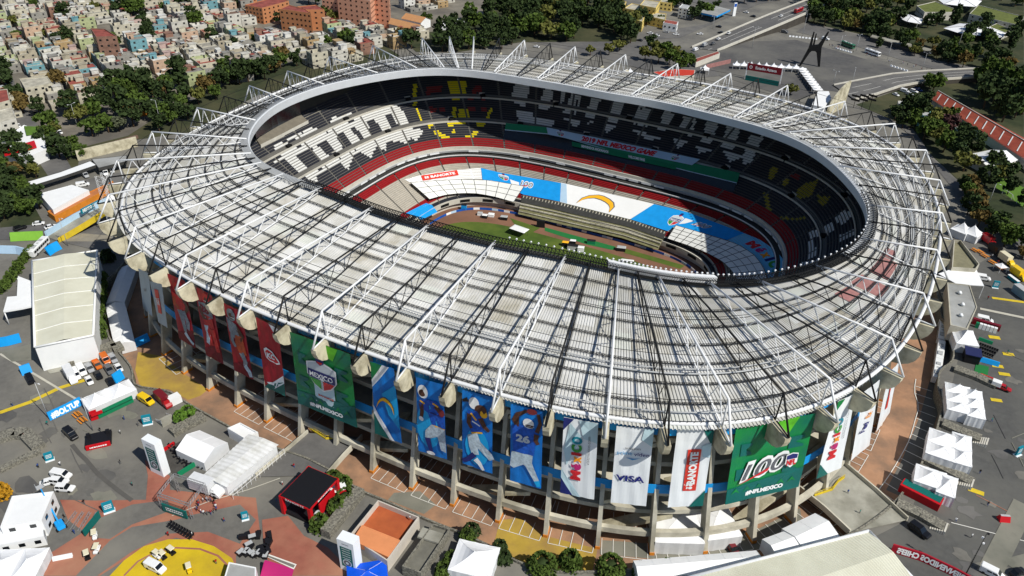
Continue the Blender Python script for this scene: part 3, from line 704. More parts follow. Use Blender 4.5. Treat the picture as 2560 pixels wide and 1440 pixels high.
# pitch-side clutter
def pitchitem(lb, cat, name, x, y, d, m, mt, rz=.3, legs=False):
    p = at(x, y, -7+d[2]/2); o = empty(name, (p.x, p.y, -6.93), rz, lb, cat); mb = MB()
    if legs:
        for a in (-1, 1):
            for b in (-1, 1): mb.tube((a*d[0]*.45, b*d[1]*.45, 0), (a*d[0]*.45, b*d[1]*.45, d[2]), .07, 4)
    else: mb.box((0, 0, d[2]/2), d, 0, 0, None, (d[0]*.95, d[1]*.95))
    mb.build('frame' if legs else 'body', m, o); mb = MB(); mb.box((0, 0, d[2]+.15), (d[0]*1.08, d[1]*1.08, .3), 0, 0, None, (d[0]*.9, d[1]*.6)); mb.build('top', mt, o)
pitchitem('white topped interview platform on the running track left of centre', 'platform', 'platform', 1298, 580, (7, 4, 3), m_dgrey, m_whitev, -.1, True)
for x, y, d, m, mt, lb in ((1413, 610, (2.6, 1.5, 1.8), m_blackp, m_gold, 'black and yellow cart on the green carpet'), (1432, 606, (2.4, 1.4, 1.8), m_blackp, m_whitev, 'white topped cart on the green carpet'), (1432, 618, (4.5, 1.8, 1.9), m_lgrey, m_blackp, 'grey equipment stack on the track below the carpet'), (1452, 623, (2.6, 1.8, 1.9), m_whitev, m_whitev, 'white equipment box on the track below the carpet'), (1478, 605, (3.4, 1.4, 1.5), m_green, m_blackp, 'dark green bench box on the green carpet'), (1465, 568, (5.5, 2, 2.2), m_orangepaint, m_whitev, 'orange and white tunnel shelter below the terrace'), (1553, 622, (3.6, 2, 1.6), m_blackp, m_lgrey, 'dark vehicle at the right end of the green carpet'), (1352, 560, (3.6, .8, 3.2), m_blackp, m_blackp, 'small black screen at the left end of the green carpet'), (1568, 653, (5, 1.0, .8), m_blackp, m_whitev, 'low dark pallet on the grass at the right'), (1200, 535, (2.2, 1.6, 1.2), m_whitev, m_lgrey, 'white crate in the corner of the track'), (1212, 541, (2.2, 1.6, 1.4), m_blackp, m_whitev, 'black crate in the corner of the track'), (1228, 538, (2.6, 1.8, 1.2), m_whitev, m_whitev, 'white table in the corner of the track'), (1260, 545, (3, 1.8, 1.5), m_blackp, m_lgrey, 'dark equipment case beside the corner boards'), (1160, 518, (2.4, 1.4, 2.4), m_sky, m_blackp, 'blue equipment tower in the corner of the pitch')):
    pitchitem(lb, 'equipment', 'equipment_case', x, y, d, m, mt)

# concrete platform and dark glazing at the left back of the upper tier
def upquad(P, lift): return [upsurf(x, y, lift) for x, y in P]
mb = MB(); A = upquad(resamp([(652, 364), (700, 340), (771, 303)], 8), 1.6); B = upquad(resamp([(641, 348), (690, 318), (752, 286)], 8), 1.2); sweep(mb, [A, B], closed=False); mb.build('platform', mat('platform_concrete', (112, 106, 94), .9, .15, .4), ST)
mb = MB(); sweep(mb, [[p+Vector((0, 0, .5)) for p in A], [p-Vector((0, 0, 1.0)) for p in A]], closed=False); mb.build('platform_edge', m_walk, ST)
mb = MB(); sweep(mb, [B, [p+Vector((0, 0, 6)) for p in B]], closed=False); mb.build('glazed_front', m_glass, ST)
# ---------------------------------------------------------------- facade banners
m_bred = mat('banner_red', (158, 22, 40), .55, .22, .25)
m_bblue = mat('banner_blue', (16, 116, 200), .55, .22, .2)
m_bcyan = mat('banner_cyan', (24, 160, 220), .55, .1, .15)
m_bgreen = mat('banner_green', (18, 128, 62), .55, .18, .15, dirt=(10, 108, 84), dscale=.12)
m_bdgreen = mat('banner_dark_green', (12, 98, 92), .55, .08, .3)
m_bwhite = mat('banner_white', (232, 236, 238), .6, .03, .2)
m_bpale = mat('banner_pale_blue', (190, 216, 224), .6, .05, .2)
m_bshaded = mat('banner_pale_shaded', (160, 174, 182), .6, .05, .2)  # pale cloth with the bluish shade of the left facade in its colour
m_skin = mat('print_skin', (84, 54, 42), .6, .3, 1.5)
m_jblue = mat('print_jersey_blue', (26, 86, 184), .6, .35, 1.4)
m_jred = mat('print_jersey_red', (200, 44, 40), .6, .2, .8)
m_pants = mat('print_pants', (178, 194, 204), .6, .3, 1.4)
m_dred = mat('print_deep_red', (112, 14, 34), .6, 0)
m_visa = mat('print_indigo', (30, 36, 118), .6, 0)
m_prime = mat('print_sky', (70, 150, 200), .6, 0)
m_ball = mat('print_ball', (120, 44, 48), .6, .1, 1)
m_lime = mat('print_lime', (90, 180, 40), .6, .2, .5)
def atring(px, py, off):
    lo, hi = 0., 40.
    for _ in range(30):
        z = (lo+hi)/2; q = at(px, py, z); t = math.atan2(q.y, q.x)
        if math.hypot(q.x, q.y)-RC('base', t) < off: lo = z
        else: hi = z
    return q
def hanging(P, label, m, off=-1.4, name='facade_banner', push=.9):
    TL, TR = at(*P[0], 39.5), at(*P[1], 39.5); BR, BL = atring(*P[2], off), atring(*P[3], off)
    nrm = (TR-TL).cross(TL-BL).normalized()
    if nrm.dot(Vector((TL.x, TL.y, 0))) < 0: nrm = -nrm
    ph = rnd.random()*6
    def fn(u, v, l=0.):
        a = BL.lerp(BR, u); b = TL.lerp(TR, u); p = a.lerp(b, v)
        d = push+.05*math.sin(u*9+ph+v*3)*math.sin(v*8+ph)+.035*math.sin(u*19+v*5+ph)+.03*math.sin(v*31+u*4+ph)*v*v
        return p+nrm*(d+l)+Vector((0, 0, .55*push))
    mb = MB(); rows = [[fn(i/14, j/20) for i in range(15)] for j in range(21)]
    sweep(mb, rows, 0, closed=False); o = mb.build(name, m)
    tag(o, label, 'banner', 'vertical banners hung round the stadium front')
    W = (TR-TL).length; H = (TL-BL).length
    return o, fn, W, H
def shapes(o, fn, lst, name='artwork'):
    ms_ = []; mb = MB()
    for n_, (P, m) in enumerate(lst):
        if m not in ms_: ms_.append(m)
        L_ = .05+.012*n_
        # subdivide long outlines so that they follow the cloth
        Q = []
        for a, b in zip(P, P[1:]+P[:1]):
            k = max(1, int(math.hypot(a[0]-b[0], (a[1]-b[1])*2)/.08))
            Q += [(a[0]+(b[0]-a[0])*q/k, a[1]+(b[1]-a[1])*q/k) for q in range(k)]
        cx = sum(p[0] for p in Q)/len(Q); cy = sum(p[1] for p in Q)/len(Q)
        for a, b in zip(Q, Q[1:]+Q[:1]): mb.face([fn(cx, cy, L_+.1), fn(*a, L_+.1), fn(*b, L_+.1)], ms_.index(m))
    return mb.build(name, ms_, o)
def words(o, fn, W, H, lst, name='lettering'):
    ms_ = []; mb = MB()
    for s, u, v, h, wd, m, rot, bold in lst:
        if m not in ms_: ms_.append(m)
        # frame in metres
        put_text(mb, lambda x, y: fn(x/W, y/H, .3), s, u*W, v*H, h*W, None if wd is None else wd*W, ms_.index(m), rot, bold)
    return mb.build(name, ms_, o)
def ell(cx, cy, a, b, n=14, t0=0, t1=2*PI): return [(cx+a*math.cos(t0+(t1-t0)*k/n), cy+b*math.sin(t0+(t1-t0)*k/n)) for k in range(n)]
def arm(P, w0, w1, asp=.36):
    L_, R_ = [], []
    for i, p in enumerate(P):
        a = P[max(i-1, 0)]; b = P[min(i+1, len(P)-1)]; dx, dy = b[0]-a[0], (b[1]-a[1])/asp; d = math.hypot(dx, dy) or 1
        w_ = w0+(w1-w0)*i/(len(P)-1); nx, ny = -dy/d*w_, dx/d*w_*asp
        L_.append((p[0]+nx, p[1]+ny)); R_.append((p[0]-nx, p[1]-ny))
    return L_+R_[::-1]
BK = 'vertical banners hung round the stadium front'
# red banners (left)
o, fn, W, H = hanging([(352, 668), (379, 682), (387, 789), (364, 770)], 'narrow shade-grey sponsor banner, leftmost of the facade banners', m_bshaded)
words(o, fn, W, H, [('FedEx', .5, .6, .22, .9, m_steelp, PI/2, .03)])
o, fn, W, H = hanging([(380, 700), (410, 708), (424, 817), (401, 803)], 'shade-grey banner with an upright red bank sign, beside the red player banners', m_bshaded)
shapes(o, fn, [([(.28, .3), (.62, .3), (.62, .86), (.28, .86)], m_bank)]); words(o, fn, W, H, [('BANORTE', .45, .6, .24, 1.2, m_whitev, PI/2, .04)])
def helmet(cx, cy, r, shell, face): return [(ell(cx, cy, r, r*.36), shell), (ell(cx+.02, cy-.015, r*.62, r*.18), face), ([(cx-r*.6, cy-.03), (cx+r*.8, cy-.03), (cx+r*.8, cy-.04), (cx-r*.6, cy-.04)], m_greyp)]
m_rdark = mat('print_red_dark', (120, 20, 34), .6, .35, 1.4); m_rmid = mat('print_red_mid', (190, 44, 44), .6, .3, 1.6); m_gdark = mat('print_steel', (120, 128, 136), .6, .4, 1.8); m_rust = mat('print_rust', (168, 72, 40), .6, .35, 1.4)  # print inks of the red player banners, dark and mid tones
def red_player(P, lb, v):
    o, fn, W, H = hanging(P, lb, m_bred)
    L_ = [([(0, 0), (1, 0), (1, .28), (0, .12)], m_dred)]
    if v == 0:
        L_ += helmet(.42, .84, .22, m_rmid, m_skin)+[([(.1, .76), (.8, .72), (.9, .56), (.3, .5), (.12, .6)], m_rmid), (arm([(.75, .72), (.95, .6), (.7, .52)], .11, .08), m_skin), (arm([(.2, .7), (.15, .58), (.4, .54)], .11, .08), m_rust), (arm([(.4, .52), (.5, .36), (.55, .2)], .15, .1), m_gdark), (arm([(.6, .52), (.8, .38), (.75, .26)], .14, .1), m_gdark), (arm([(.5, .18), (.75, .1), (.95, .06)], .1, .07), m_pants)]
    elif v == 1:
        L_ += helmet(.62, .9, .22, m_rmid, m_skin)+[([(.1, .8), (.8, .86), (.86, .66), (.55, .6), (.14, .62)], m_gdark), ([(.2, .66), (.8, .66), (.85, .5), (.3, .46)], m_rmid), (arm([(.15, .74), (.3, .6), (.5, .62)], .12, .08), m_skin), (arm([(.4, .5), (.42, .36), (.5, .22)], .16, .12), m_rmid), (arm([(.36, .5), (.42, .38), (.3, .22)], .12, .09), m_pants), (arm([(.7, .48), (.8, .3), (.86, .16)], .16, .1), m_rmid)]
    else:
        L_ += helmet(.35, .88, .24, m_gdark, m_skin)+[([(.05, .82), (.6, .76), (.7, .6), (.4, .54), (.1, .62)], m_gdark), (arm([(.5, .74), (.8, .62), (.6, .54)], .13, .09), m_skin), ([(.4, .6), (.8, .62), (.9, .36), (.55, .3), (.35, .44)], m_rust), (arm([(.6, .36), (.75, .24), (.7, .16)], .15, .1), m_gdark), (arm([(.7, .18), (.9, .1), (.94, .03)], .12, .08), m_pants), (arm([(.25, .6), (.2, .5), (.35, .42)], .1, .08), m_gdark)]
    shapes(o, fn, L_)
    if v == 1: words(o, fn, W, H, [('28', .45, .74, .3, .5, m_dred, 0, .04)])
    return o
red_player([(426, 683), (469, 702), (497, 870), (456, 845)], 'dark red banner with a leaping football player, nearest the grey bank banner', 0)
red_player([(493, 714), (537, 738), (566, 909), (524, 887)], 'red banner with a footballer numbered 28 in a red jersey', 1)
red_player([(566, 757), (612, 778), (640, 947), (594, 924)], 'red banner with a running footballer in grey and orange, beside the arrowhead banner', 2)
o, fn, W, H = hanging([(647, 792), (703, 820), (722, 989), (670, 965)], 'dark red banner with a white arrowhead emblem', m_bred)
shapes(o, fn, [([(0, 0), (1, 0), (1, .22), (.2, .08)], m_bdgreen), ([(.15, .1), (.4, .12), (1, .32), (1, .2), (.45, .03)], m_bwhite), ([(.6, 1), (1, 1), (1, .78)], m_bwhite),
    ([(.2, .6), (.34, .64), (.6, .61), (.86, .53), (.92, .48), (.75, .45), (.45, .46), (.28, .49), (.24, .54)], m_whitev), ([(.27, .58), (.4, .615), (.62, .585), (.86, .49), (.72, .465), (.45, .475), (.32, .5)], m_redp)])
words(o, fn, W, H, [('KC', .52, .54, .2, .34, m_whitev, 0, .05)])
# green shield banner
def green(P, lb):
    o, fn, W, H = hanging(P, lb, m_bgreen, push=1.3)
    L_ = [([(0, 0), (1, 0), (1, .3), (0, .2)], m_bdgreen), ([(.5, 1), (.8, 1), (.7, .82), (.5, .86)], m_lime)]
    for a, b, c in ((.08, .3, .16), (.7, .28, .2), (.1, .62, .14), (.72, .6, .2)):
        L_ += [([(a, b), (a+c, b), (a+c, b+.03), (a+.03, b+.03), (a+.03, b+.12), (a+c, b+.12), (a+c, b+.15), (a, b+.15)], m_bdgreen)]
    for a in (.05, .2, .35, .65, .8): L_.append(([(a, .12), (a+.06, .2), (a+.12, .12), (a+.06, .155)], m_bgreen))
    shapes(o, fn, L_, 'pattern'); return o, fn, W, H
o, fn, W, H = green([(734, 827), (884, 884), (902, 1066), (756, 1005)], 'wide green banner with a blue and silver game shield')
f5 = lambda u, v, l=0.: fn(u, v, l*2.5+.35)
shapes(o, fn, [([(.33, .16), (.67, .16), (.67, .5), (.33, .5)], m_bpale)], 'pale_plate')
sh = shield(f5, .5, .56, .5, .42, o)
words(o, fn, W, H, [('#NFLMEXICO', .5, .09, .065, .56, m_whitev, 0, .06), ('BANORTE', .52, .27, .035, .26, m_bank, 0, .03)])
# blue banners
def blue(P, lb): return hanging(P, lb, m_bblue)
o, fn, W, H = blue([(932, 901), (990, 920), (1010, 1107), (944, 1080)], 'blue banner with golden lightning emblem and green corners')
shapes(o, fn, [([(0, 1), (.5, 1), (0, .76)], m_bgreen), ([(.5, 1), (.8, 1), (0, .66), (0, .76)], m_bwhite), ([(0, 0), (.55, 0), (0, .3)], m_bdgreen), ([(.55, 0), (.75, 0), (0, .42), (0, .3)], m_bwhite), ([(.4, .62), (1, .8), (1, .2), (.6, .35)], m_bcyan)])
bolt(lambda u, v, l=0.: fn(u, v, l+.2), .5, .5, .72, .22, o)
o, fn, W, H = blue([(1044, 940), (1112, 960), (1122, 1146), (1051, 1124)], 'blue banner with a footballer carrying the ball, beside the lightning banner')
shapes(o, fn, [(ell(.4, .4, .42, .3), m_bcyan), (ell(.25, .84, .19, .085), m_whitev), (ell(.22, .82, .12, .045), m_skin), ([(.12, .73), (.4, .76), (.75, .76), (1, .66), (1, .42), (.55, .42), (.4, .58), (.15, .64)], m_jblue), (arm([(.18, .68), (.2, .58), (.16, .5)], .08, .06), m_skin), (ell(.16, .48, .09, .03), m_whitev), (arm([(.7, .7), (.88, .63), (1, .64)], .1, .08), m_skin), (ell(.9, .63, .1, .05), m_ball), (arm([(.14, .72), (.3, .69)], .03, .03), m_gold), (arm([(.6, .73), (.8, .7)], .03, .03), m_gold), (arm([(.5, .6), (.95, .58)], .02, .02), m_navy), (arm([(.55, .43), (1, .42)], .03, .03), m_gold), ([(.52, .44), (1, .42), (1, .1), (.82, .12), (.8, .3), (.6, .3), (.45, .24), (.28, .24), (.3, .34)], m_pants), (arm([(.36, .24), (.42, .14), (.48, .06)], .1, .06), m_navy), (ell(.46, .035, .15, .025), m_whitev)])
o, fn, W, H = blue([(1159, 972), (1235, 991), (1234, 1182), (1160, 1155)], 'blue banner with a footballer running with long dark hair')
shapes(o, fn, [(ell(.5, .3, .4, .25), m_bcyan), (ell(.4, .87, .17, .075), m_whitev), (arm([(.2, .9), (.02, .87)], .08, .04), m_blackp), (ell(.62, .8, .2, .07), m_skin), (ell(.72, .76, .12, .05), m_gold), ([(.18, .76), (.5, .78), (.68, .68), (.7, .52), (.3, .48), (.2, .6)], m_jblue), (arm([(.6, .7), (.75, .6), (.9, .56)], .09, .06), m_skin), (arm([(.25, .72), (.22, .6), (.32, .54)], .08, .06), m_skin), (arm([(.3, .74), (.48, .66)], .03, .03), m_gold), (arm([(.34, .64), (.6, .6)], .025, .02), m_whitev), (arm([(.32, .48), (.68, .52)], .03, .03), m_gold), (arm([(.35, .47), (.5, .36), (.9, .25), (1, .2)], .17, .1), m_pants), (arm([(.35, .44), (.38, .3), (.45, .2)], .16, .12), m_pants), (arm([(.42, .2), (.2, .1), (.02, .06)], .09, .07), m_navy), (arm([(.45, .14), (.58, .1), (.72, .02)], .1, .05), m_whitev)])
o, fn, W, H = blue([(1280, 1007), (1361, 1026), (1355, 1219), (1278, 1198)], 'blue banner with a footballer numbered 26 reaching up for the ball')
shapes(o, fn, [(arm([(.22, .74), (.1, .82), (.2, .9), (.5, .96)], .065, .045), m_skin), (arm([(.82, .72), (.92, .84), (.84, .95)], .065, .05), m_skin), ([(.05, .74), (.3, .78), (.85, .74), (.75, .42), (.1, .42)], m_jblue), (ell(.66, .965, .16, .035), m_ball), (ell(.56, .815, .17, .062), m_whitev), ([(.44, .8), (.72, .8), (.68, .765), (.5, .76)], m_skin), ([(.42, .785), (.74, .785), (.74, .779), (.42, .779)], m_greyp), ([(.44, .768), (.7, .768), (.7, .762), (.44, .762)], m_greyp), (arm([(.82, .7), (.8, .62), (.88, .58)], .08, .06), m_skin), ([(.05, .42), (.72, .42), (.7, .32), (.95, .1), (.8, .08), (.5, .26), (.3, .3), (.12, .2), (0, .22)], m_pants), (arm([(.86, .1), (.93, .03)], .09, .06), m_bcyan)])
words(o, fn, W, H, [('26', .4, .61, .26, .44, m_greyp, 0, .05)])
# white sponsor banners
def white(P, lb): return hanging(P, lb, m_bwhite)
def mexico(o, fn, W, H, u0=.42, v0=.22, L_=.58, hh=.26, sub=True):
    xs = v0; lst = []
    for ch, m, w_ in (('M', m_redp, .17), ('é', m_magp, .12), ('x', m_orgp, .12), ('I', m_redp, .05), ('C', m_grnp, .13), ('O', m_tealp, .13)):
        lst.append((ch, u0, xs+w_*L_/.72/2, hh, w_*L_/.72*H/W*.92, m, PI/2, .06)); xs += w_*L_/.72
    if sub: lst.append(('visitmexico.com', u0+.34, v0+.42, .09, .36*H/W, m_steelp, PI/2, .0))
    return words(o, fn, W, H, lst)
o, fn, W, H = white([(1411, 1040), (1497, 1055), (1486, 1246), (1402, 1227)], 'white banner with multicoloured upright tourism lettering and a navy corner, left of the card banner')
shapes(o, fn, [([(0, 0), (.36, 0), (0, .22)], m_navy), ([(.36, 0), (.6, 0), (0, .34), (0, .22)], m_bpale), ([(0, 1), (.3, 1), (0, .84)], m_navy), ([(.45, 1), (1, 1), (1, .75), (.6, .78)], m_bpale), ([(.2, .95), (.55, .8), (.15, .4), (.05, .6)], m_bpale)]); mexico(o, fn, W, H)
o, fn, W, H = white([(1541, 1062), (1634, 1070), (1614, 1262), (1526, 1252)], 'white banner with pale blue video lettering over dark blue card lettering')
shapes(o, fn, [([(.75, 1), (1, 1), (1, .78), (.7, .86)], m_bpale), ([(.3, .625), (.5, .61), (.74, .63), (.5, .597)], m_prime)])
words(o, fn, W, H, [('amazon', .48, .75, .085, .42, m_steelp, 0, .0), ('prime', .27, .685, .12, .42, m_prime, 0, .01), ('video', .74, .68, .12, .42, m_visa, 0, .01), ('VISA', .48, .36, .21, .8, m_visa, 0, .03)])
o, fn, W, H = white([(1691, 1070), (1782, 1072), (1754, 1260), (1667, 1265)], 'white banner with a large upright red bank sign and dark green corners')
shapes(o, fn, [([(.72, 1), (1, 1), (1, .8)], m_bdgreen), ([(.6, 0), (1, 0), (1, .22)], m_bdgreen), ([(.72, .8), (.98, .84), (1, .66), (.8, .66)], m_bpale), ([(.36, .22), (.73, .22), (.73, .76), (.36, .76)], m_bank),
    ] + [(ell(.5+a, .28+b, .06, .018, 8), m_whitev) for a in (-.06, .06) for b in (-.02, .02)])
words(o, fn, W, H, [('BANORTE', .55, .52, .2, .42*H/W, m_whitev, PI/2, .05)])
o, fn, W, H = green([(1832, 1065), (2029, 1030), (1987, 1212), (1804, 1256)], 'wide green banner with a large white hundred emblem')
hundred(lambda u, v, l=0.: fn(u, v+(u-.45)*.12, l*2.5+.3), .44, .44, .62, .22, o)
mb = MB(); f6 = lambda x, y, l=0.: fn(.77+x*.16, .47+y*.2, l*2+1.0)
mb.face([f6(x, y) for x, y in ((-.5,.4),(0,.5),(.5,.4),(.5,-.2),(0,-.5),(-.5,-.2))], 0); mb.face([f6(x*.88, y*.88, .03) for x, y in ((-.5,.4),(0,.5),(.5,.4),(.5,.1),(-.5,.1))], 1)
put_text(mb, lambda x, y: f6(x, y, .06), 'NFL', 0, -.12, .34, .78, 2, bold=.05)
mb.build('league_shield', [m_whitev, m_navy, m_redp], o)
words(o, fn, W, H, [('#NFLMEXICO', .5, .1, .06, .5, m_whitev, 0, .06)])
o, fn, W, H = white([(2085, 1002), (2130, 982), (2095, 1167), (2032, 1194)], 'white banner with multicoloured tourism lettering at the right of the green hundred banner')
shapes(o, fn, [([(0, 0), (.45, 0), (0, .2)], m_bdgreen), ([(0, 1), (.4, 1), (0, .85)], m_bgreen)]); mexico(o, fn, W, H, .4, .22, .55, .28)
o, fn, W, H = white([(2150, 978), (2190, 948), (2165, 1112), (2118, 1150)], 'white banner with small dark courier lettering near the right end of the facade')
words(o, fn, W, H, [('Fed', .42, .44, .3, .62, m_visa, PI/2.6, .04), ('Ex', .58, .6, .3, .36, m_orgp, PI/2.6, .04)])
o, fn, W, H = white([(2213, 930), (2238, 905), (2216, 1030), (2182, 1080)], 'narrow white banner with a thin red upright sign at the far right of the facade')
shapes(o, fn, [([(.4, .3), (.58, .3), (.58, .85), (.4, .85)], m_bank)]); words(o, fn, W, H, [('BANORTE', .49, .6, .12, 1.0, m_whitev, PI/2, .02)])
# ---------------------------------------------------------------- ground, ring road, paving
G0 = 3.5
m_asph = mat('plaza_asphalt', (104, 102, 97), .95, .14, .6, dirt=(126, 123, 114), dscale=.05)
m_asph2 = mat('dark_asphalt', (84, 83, 82), .95, .14, .3, dirt=(108, 106, 100), dscale=.03)
m_road = mat('road_asphalt', (92, 91, 90), .95, .12, .4, dirt=(112, 110, 106), dscale=.05)
m_earth = mat('city_ground', (122, 116, 104), .95, .2, .15, dirt=(92, 88, 82), dscale=.04)
m_park = mat('park_ground', (48, 56, 34), 1, .3, .25, dirt=(78, 76, 52), dscale=.04)
m_lawn = mat('lawn', (84, 116, 40), 1, .2, .2)
m_redpave = mat('red_paving', (150, 92, 76), .95, .14, .3, dirt=(168, 120, 96), dscale=.06)
m_brownpave = mat('brown_paving', (164, 126, 98), .95, .14, .25, dirt=(128, 104, 86), dscale=.12)
m_yelpave = mat('yellow_paving', (176, 148, 62), .95, .12, .25, dirt=(150, 122, 70), dscale=.1)
m_yelcirc = mat('yellow_circle_paint', (204, 176, 30), .9, .1, .3, dirt=(180, 152, 40), dscale=.1)
m_greypave = mat('grey_paving', (132, 130, 118), .95, .14, .3, dirt=(108, 108, 98), dscale=.15)
m_concp = mat('concrete_ramp', (158, 156, 144), .95, .12, .3, dirt=(122, 120, 108), dscale=.12)
m_line = mat('white_road_paint', (224, 222, 214), .8, .08, 1)
m_yline = mat('yellow_road_paint', (206, 180, 46), .85, .15, .6)
m_kerb = mat('pale_kerb', (186, 182, 168), .9, .1, .5)
m_stone = mat('volcanic_stone_wall', (96, 94, 86), .95, .5, 3.5, dirt=(150, 146, 132), dscale=2.2)
def wob(q, off): return None
RIM = [(265,700),(262,732),(275,845),(300,882),(335,920),(337,940),(330,965),(352,975),(378,971),(425,976),(457,1001),(525,1040),(575,1068),(640,1102),(765,1082+62),(835,1180),(905,1230),(965,1252),(1050,1292),(1160,1335),(1240,1372),(1300,1412),(1400,1432),(1580,1424),(1755,1420),(1900,1404),(2020,1372),(2130,1335),(2230,1262),(2282,1192),(2310,1142),(2330,1105),(2345,1045),(2360,995),(2377,920),(2381,845),(2377,815)]
rimA = []
for x, y in RIM:
    q = at(x, y, G0); t = math.atan2(q.y, q.x) % (2*PI); rimA.append((t, math.hypot(q.x, q.y)))
rimA.sort()
def rim(t):
    t %= 2*PI
    A = rimA
    for (t0, r0), (t1, r1) in zip(A, A[1:]):
        if t0 <= t <= t1 and t1-t0 < .35: 
            f = (t-t0)/(t1-t0) if t1 > t0 else 0; return r0+(r1-r0)*f
    # unseen part: ring road of constant width
    d0 = RC('base', t)+13
    e0, e1 = A[0], A[-1]
    return d0
NG = 360; GT = [2*PI*j/NG for j in range(NG)]
RR = [rim(t) for t in GT]
for _ in range(2): RR = [(RR[j-1]+2*RR[j]+RR[(j+1) % NG])/4 for j in range(NG)]
def rimpt(t, dr=0, z=0.):
    x = (t % (2*PI))/(2*PI)*NG; j = int(x) % NG; f = x-int(x); r = RR[j]*(1-f)+RR[(j+1) % NG]*f; return pol(r+dr, t, z)
mb = MB(); sweep(mb, [[pol(RR[j], GT[j], G0) for j in range(NG)], [pol(RR[j]*1.6+60, GT[j], G0) for j in range(NG)], [pol(900, t, G0) for t in GT], [pol(4500, t, G0) for t in GT]])
stru(mb.build('ground', m_asph))
mb = MB(); sweep(mb, [[pol(95, t, -.02) for t in GT], [pol(RR[j]+.2, GT[j], -.02) for j in range(NG)]]); stru(mb.build('ring_road', m_brownpave))
mb = MB(); sweep(mb, [[pol(RR[j]+.02, GT[j], -.05) for j in range(NG)], [pol(RR[j]+.02, GT[j], G0+.0) for j in range(NG)], [pol(RR[j]+.02, GT[j], G0+.75) for j in range(NG)], [pol(RR[j]+.5, GT[j], G0+.75) for j in range(NG)], [pol(RR[j]+.5, GT[j], G0-.1) for j in range(NG)]])
tag(mb.build('retaining_wall', m_stone), 'rough grey stone retaining wall curving round the sunken ring road', 'wall')
LAY = [0]
def sheet(name, m, P, z=G0, raw=False):
    """thin ground sheet from photo points, each a little above the last"""
    LAY[0] += 1; zz = z+.012+.0016*LAY[0]
    mb = MB(); Q = [at(x, y, z) for x, y in P] if not raw else P
    mb.face([(q[0], q[1], zz) for q in Q]); me = mb.build(name, m); me['kind'] = 'structure'; return me
def strip(name, m, P, w_, z=G0, kind='structure', closed=False):
    LAY[0] += 1; zz = z+.012+.0016*LAY[0]
    Q = [at(x, y, z) for x, y in P]; mb = MB(); L_, R_ = [], []
    for i, q in enumerate(Q):
        d = (Q[min(i+1, len(Q)-1)]-Q[max(i-1, 0)]); d.z = 0; d.normalize(); n = Vector((-d.y, d.x, 0))
        L_.append(Vector((*(q+n*w_/2).xy, zz))); R_.append(Vector((*(q-n*w_/2).xy, zz)))
    sweep(mb, [L_, R_], closed=False); o = mb.build(name, m); o['kind'] = kind; return o
# ring-road surfaces
sheet('yellow_paving', m_yelpave, [(338,925),(345,880),(405,890),(457,932),(520,974),(500,990),(470,1000),(425,974),(378,969),(352,972)], 0)
sheet('yellow_paving', m_yelpave, [(1250,1300),(1300,1295),(1364,1340),(1494,1372),(1488,1400),(1480,1430),(1300,1410),(1235,1360)], 0)
sheet('grey_paving', m_greypave, [(985,1232),(1050,1228),(1090,1262),(1060,1285),(970,1250)], 0)
sheet('grey_paving', m_greypave, [(1500,1350),(1640,1360),(1770,1345),(1900,1320),(2000,1270),(2010,1330),(1900,1372),(1760,1395),(1640,1398),(1500,1385)], 0)
sheet('dark_paving_and_shade', m_asph2, [(2260,1245),(2215,1225),(2255,1150),(2300,1040),(2330,930),(2345,840),(2350,780),(2378,800),(2378,900),(2352,1010),(2318,1120)], 0)  # retaining wall's shadow painted as a dark band over the outer bays
# parking bays: white lines between the columns
mb = MB(); zz = .16
for k in list(range(42, 63)):
    if k in (43, 44, 47, 48): continue
    B0 = colbase(k); B1 = colbase(k+1); d = (B1-B0).normalized(); n = Vector((d.y, -d.x, 0))
    if n.dot(B0) < 0: n = -n
    L_ = (B1-B0).length
    def bar(a, b, w_=.16):
        e = (b-a).normalized(); q = Vector((-e.y, e.x, 0))*w_/2
        mb.face([Vector((*(p).xy, zz)) for p in (a+q, b+q, b-q, a-q)])
    o0 = B0+d*1.0+n*1.6; o1 = B1-d*1.0+n*1.6; bar(o0, o1)
    for j in range(5): p = o0.lerp(o1, j/4); bar(p, p-n*5.0)
    i0 = o0-n*9.5; i1 = o1-n*9.5; bar(i0, i1)
    for j in range(5): p = i0.lerp(i1, j/4); bar(p, p-n*4.2)
o = mb.build('parking_bay_lines', m_line); o['kind'] = 'structure'
mb = MB()
for j in range(26):
    t0 = math.radians(317+j*1.65); a = rimpt(t0, -5.4, .17); b = rimpt(t0, -.5, .17); e = (b-a).normalized(); q = Vector((-e.y, e.x, 0))*.1
    mb.face([a+q, b+q, b-q, a-q]); a2 = rimpt(t0+math.radians(1.65), -5.4, .17); e2 = (a2-a).normalized(); q2 = Vector((-e2.y, e2.x, 0))*.1
    mb.face([a+q2, a2+q2, a2-q2, a-q2])
o = mb.build('parking_bay_lines', m_line); o['kind'] = 'structure'
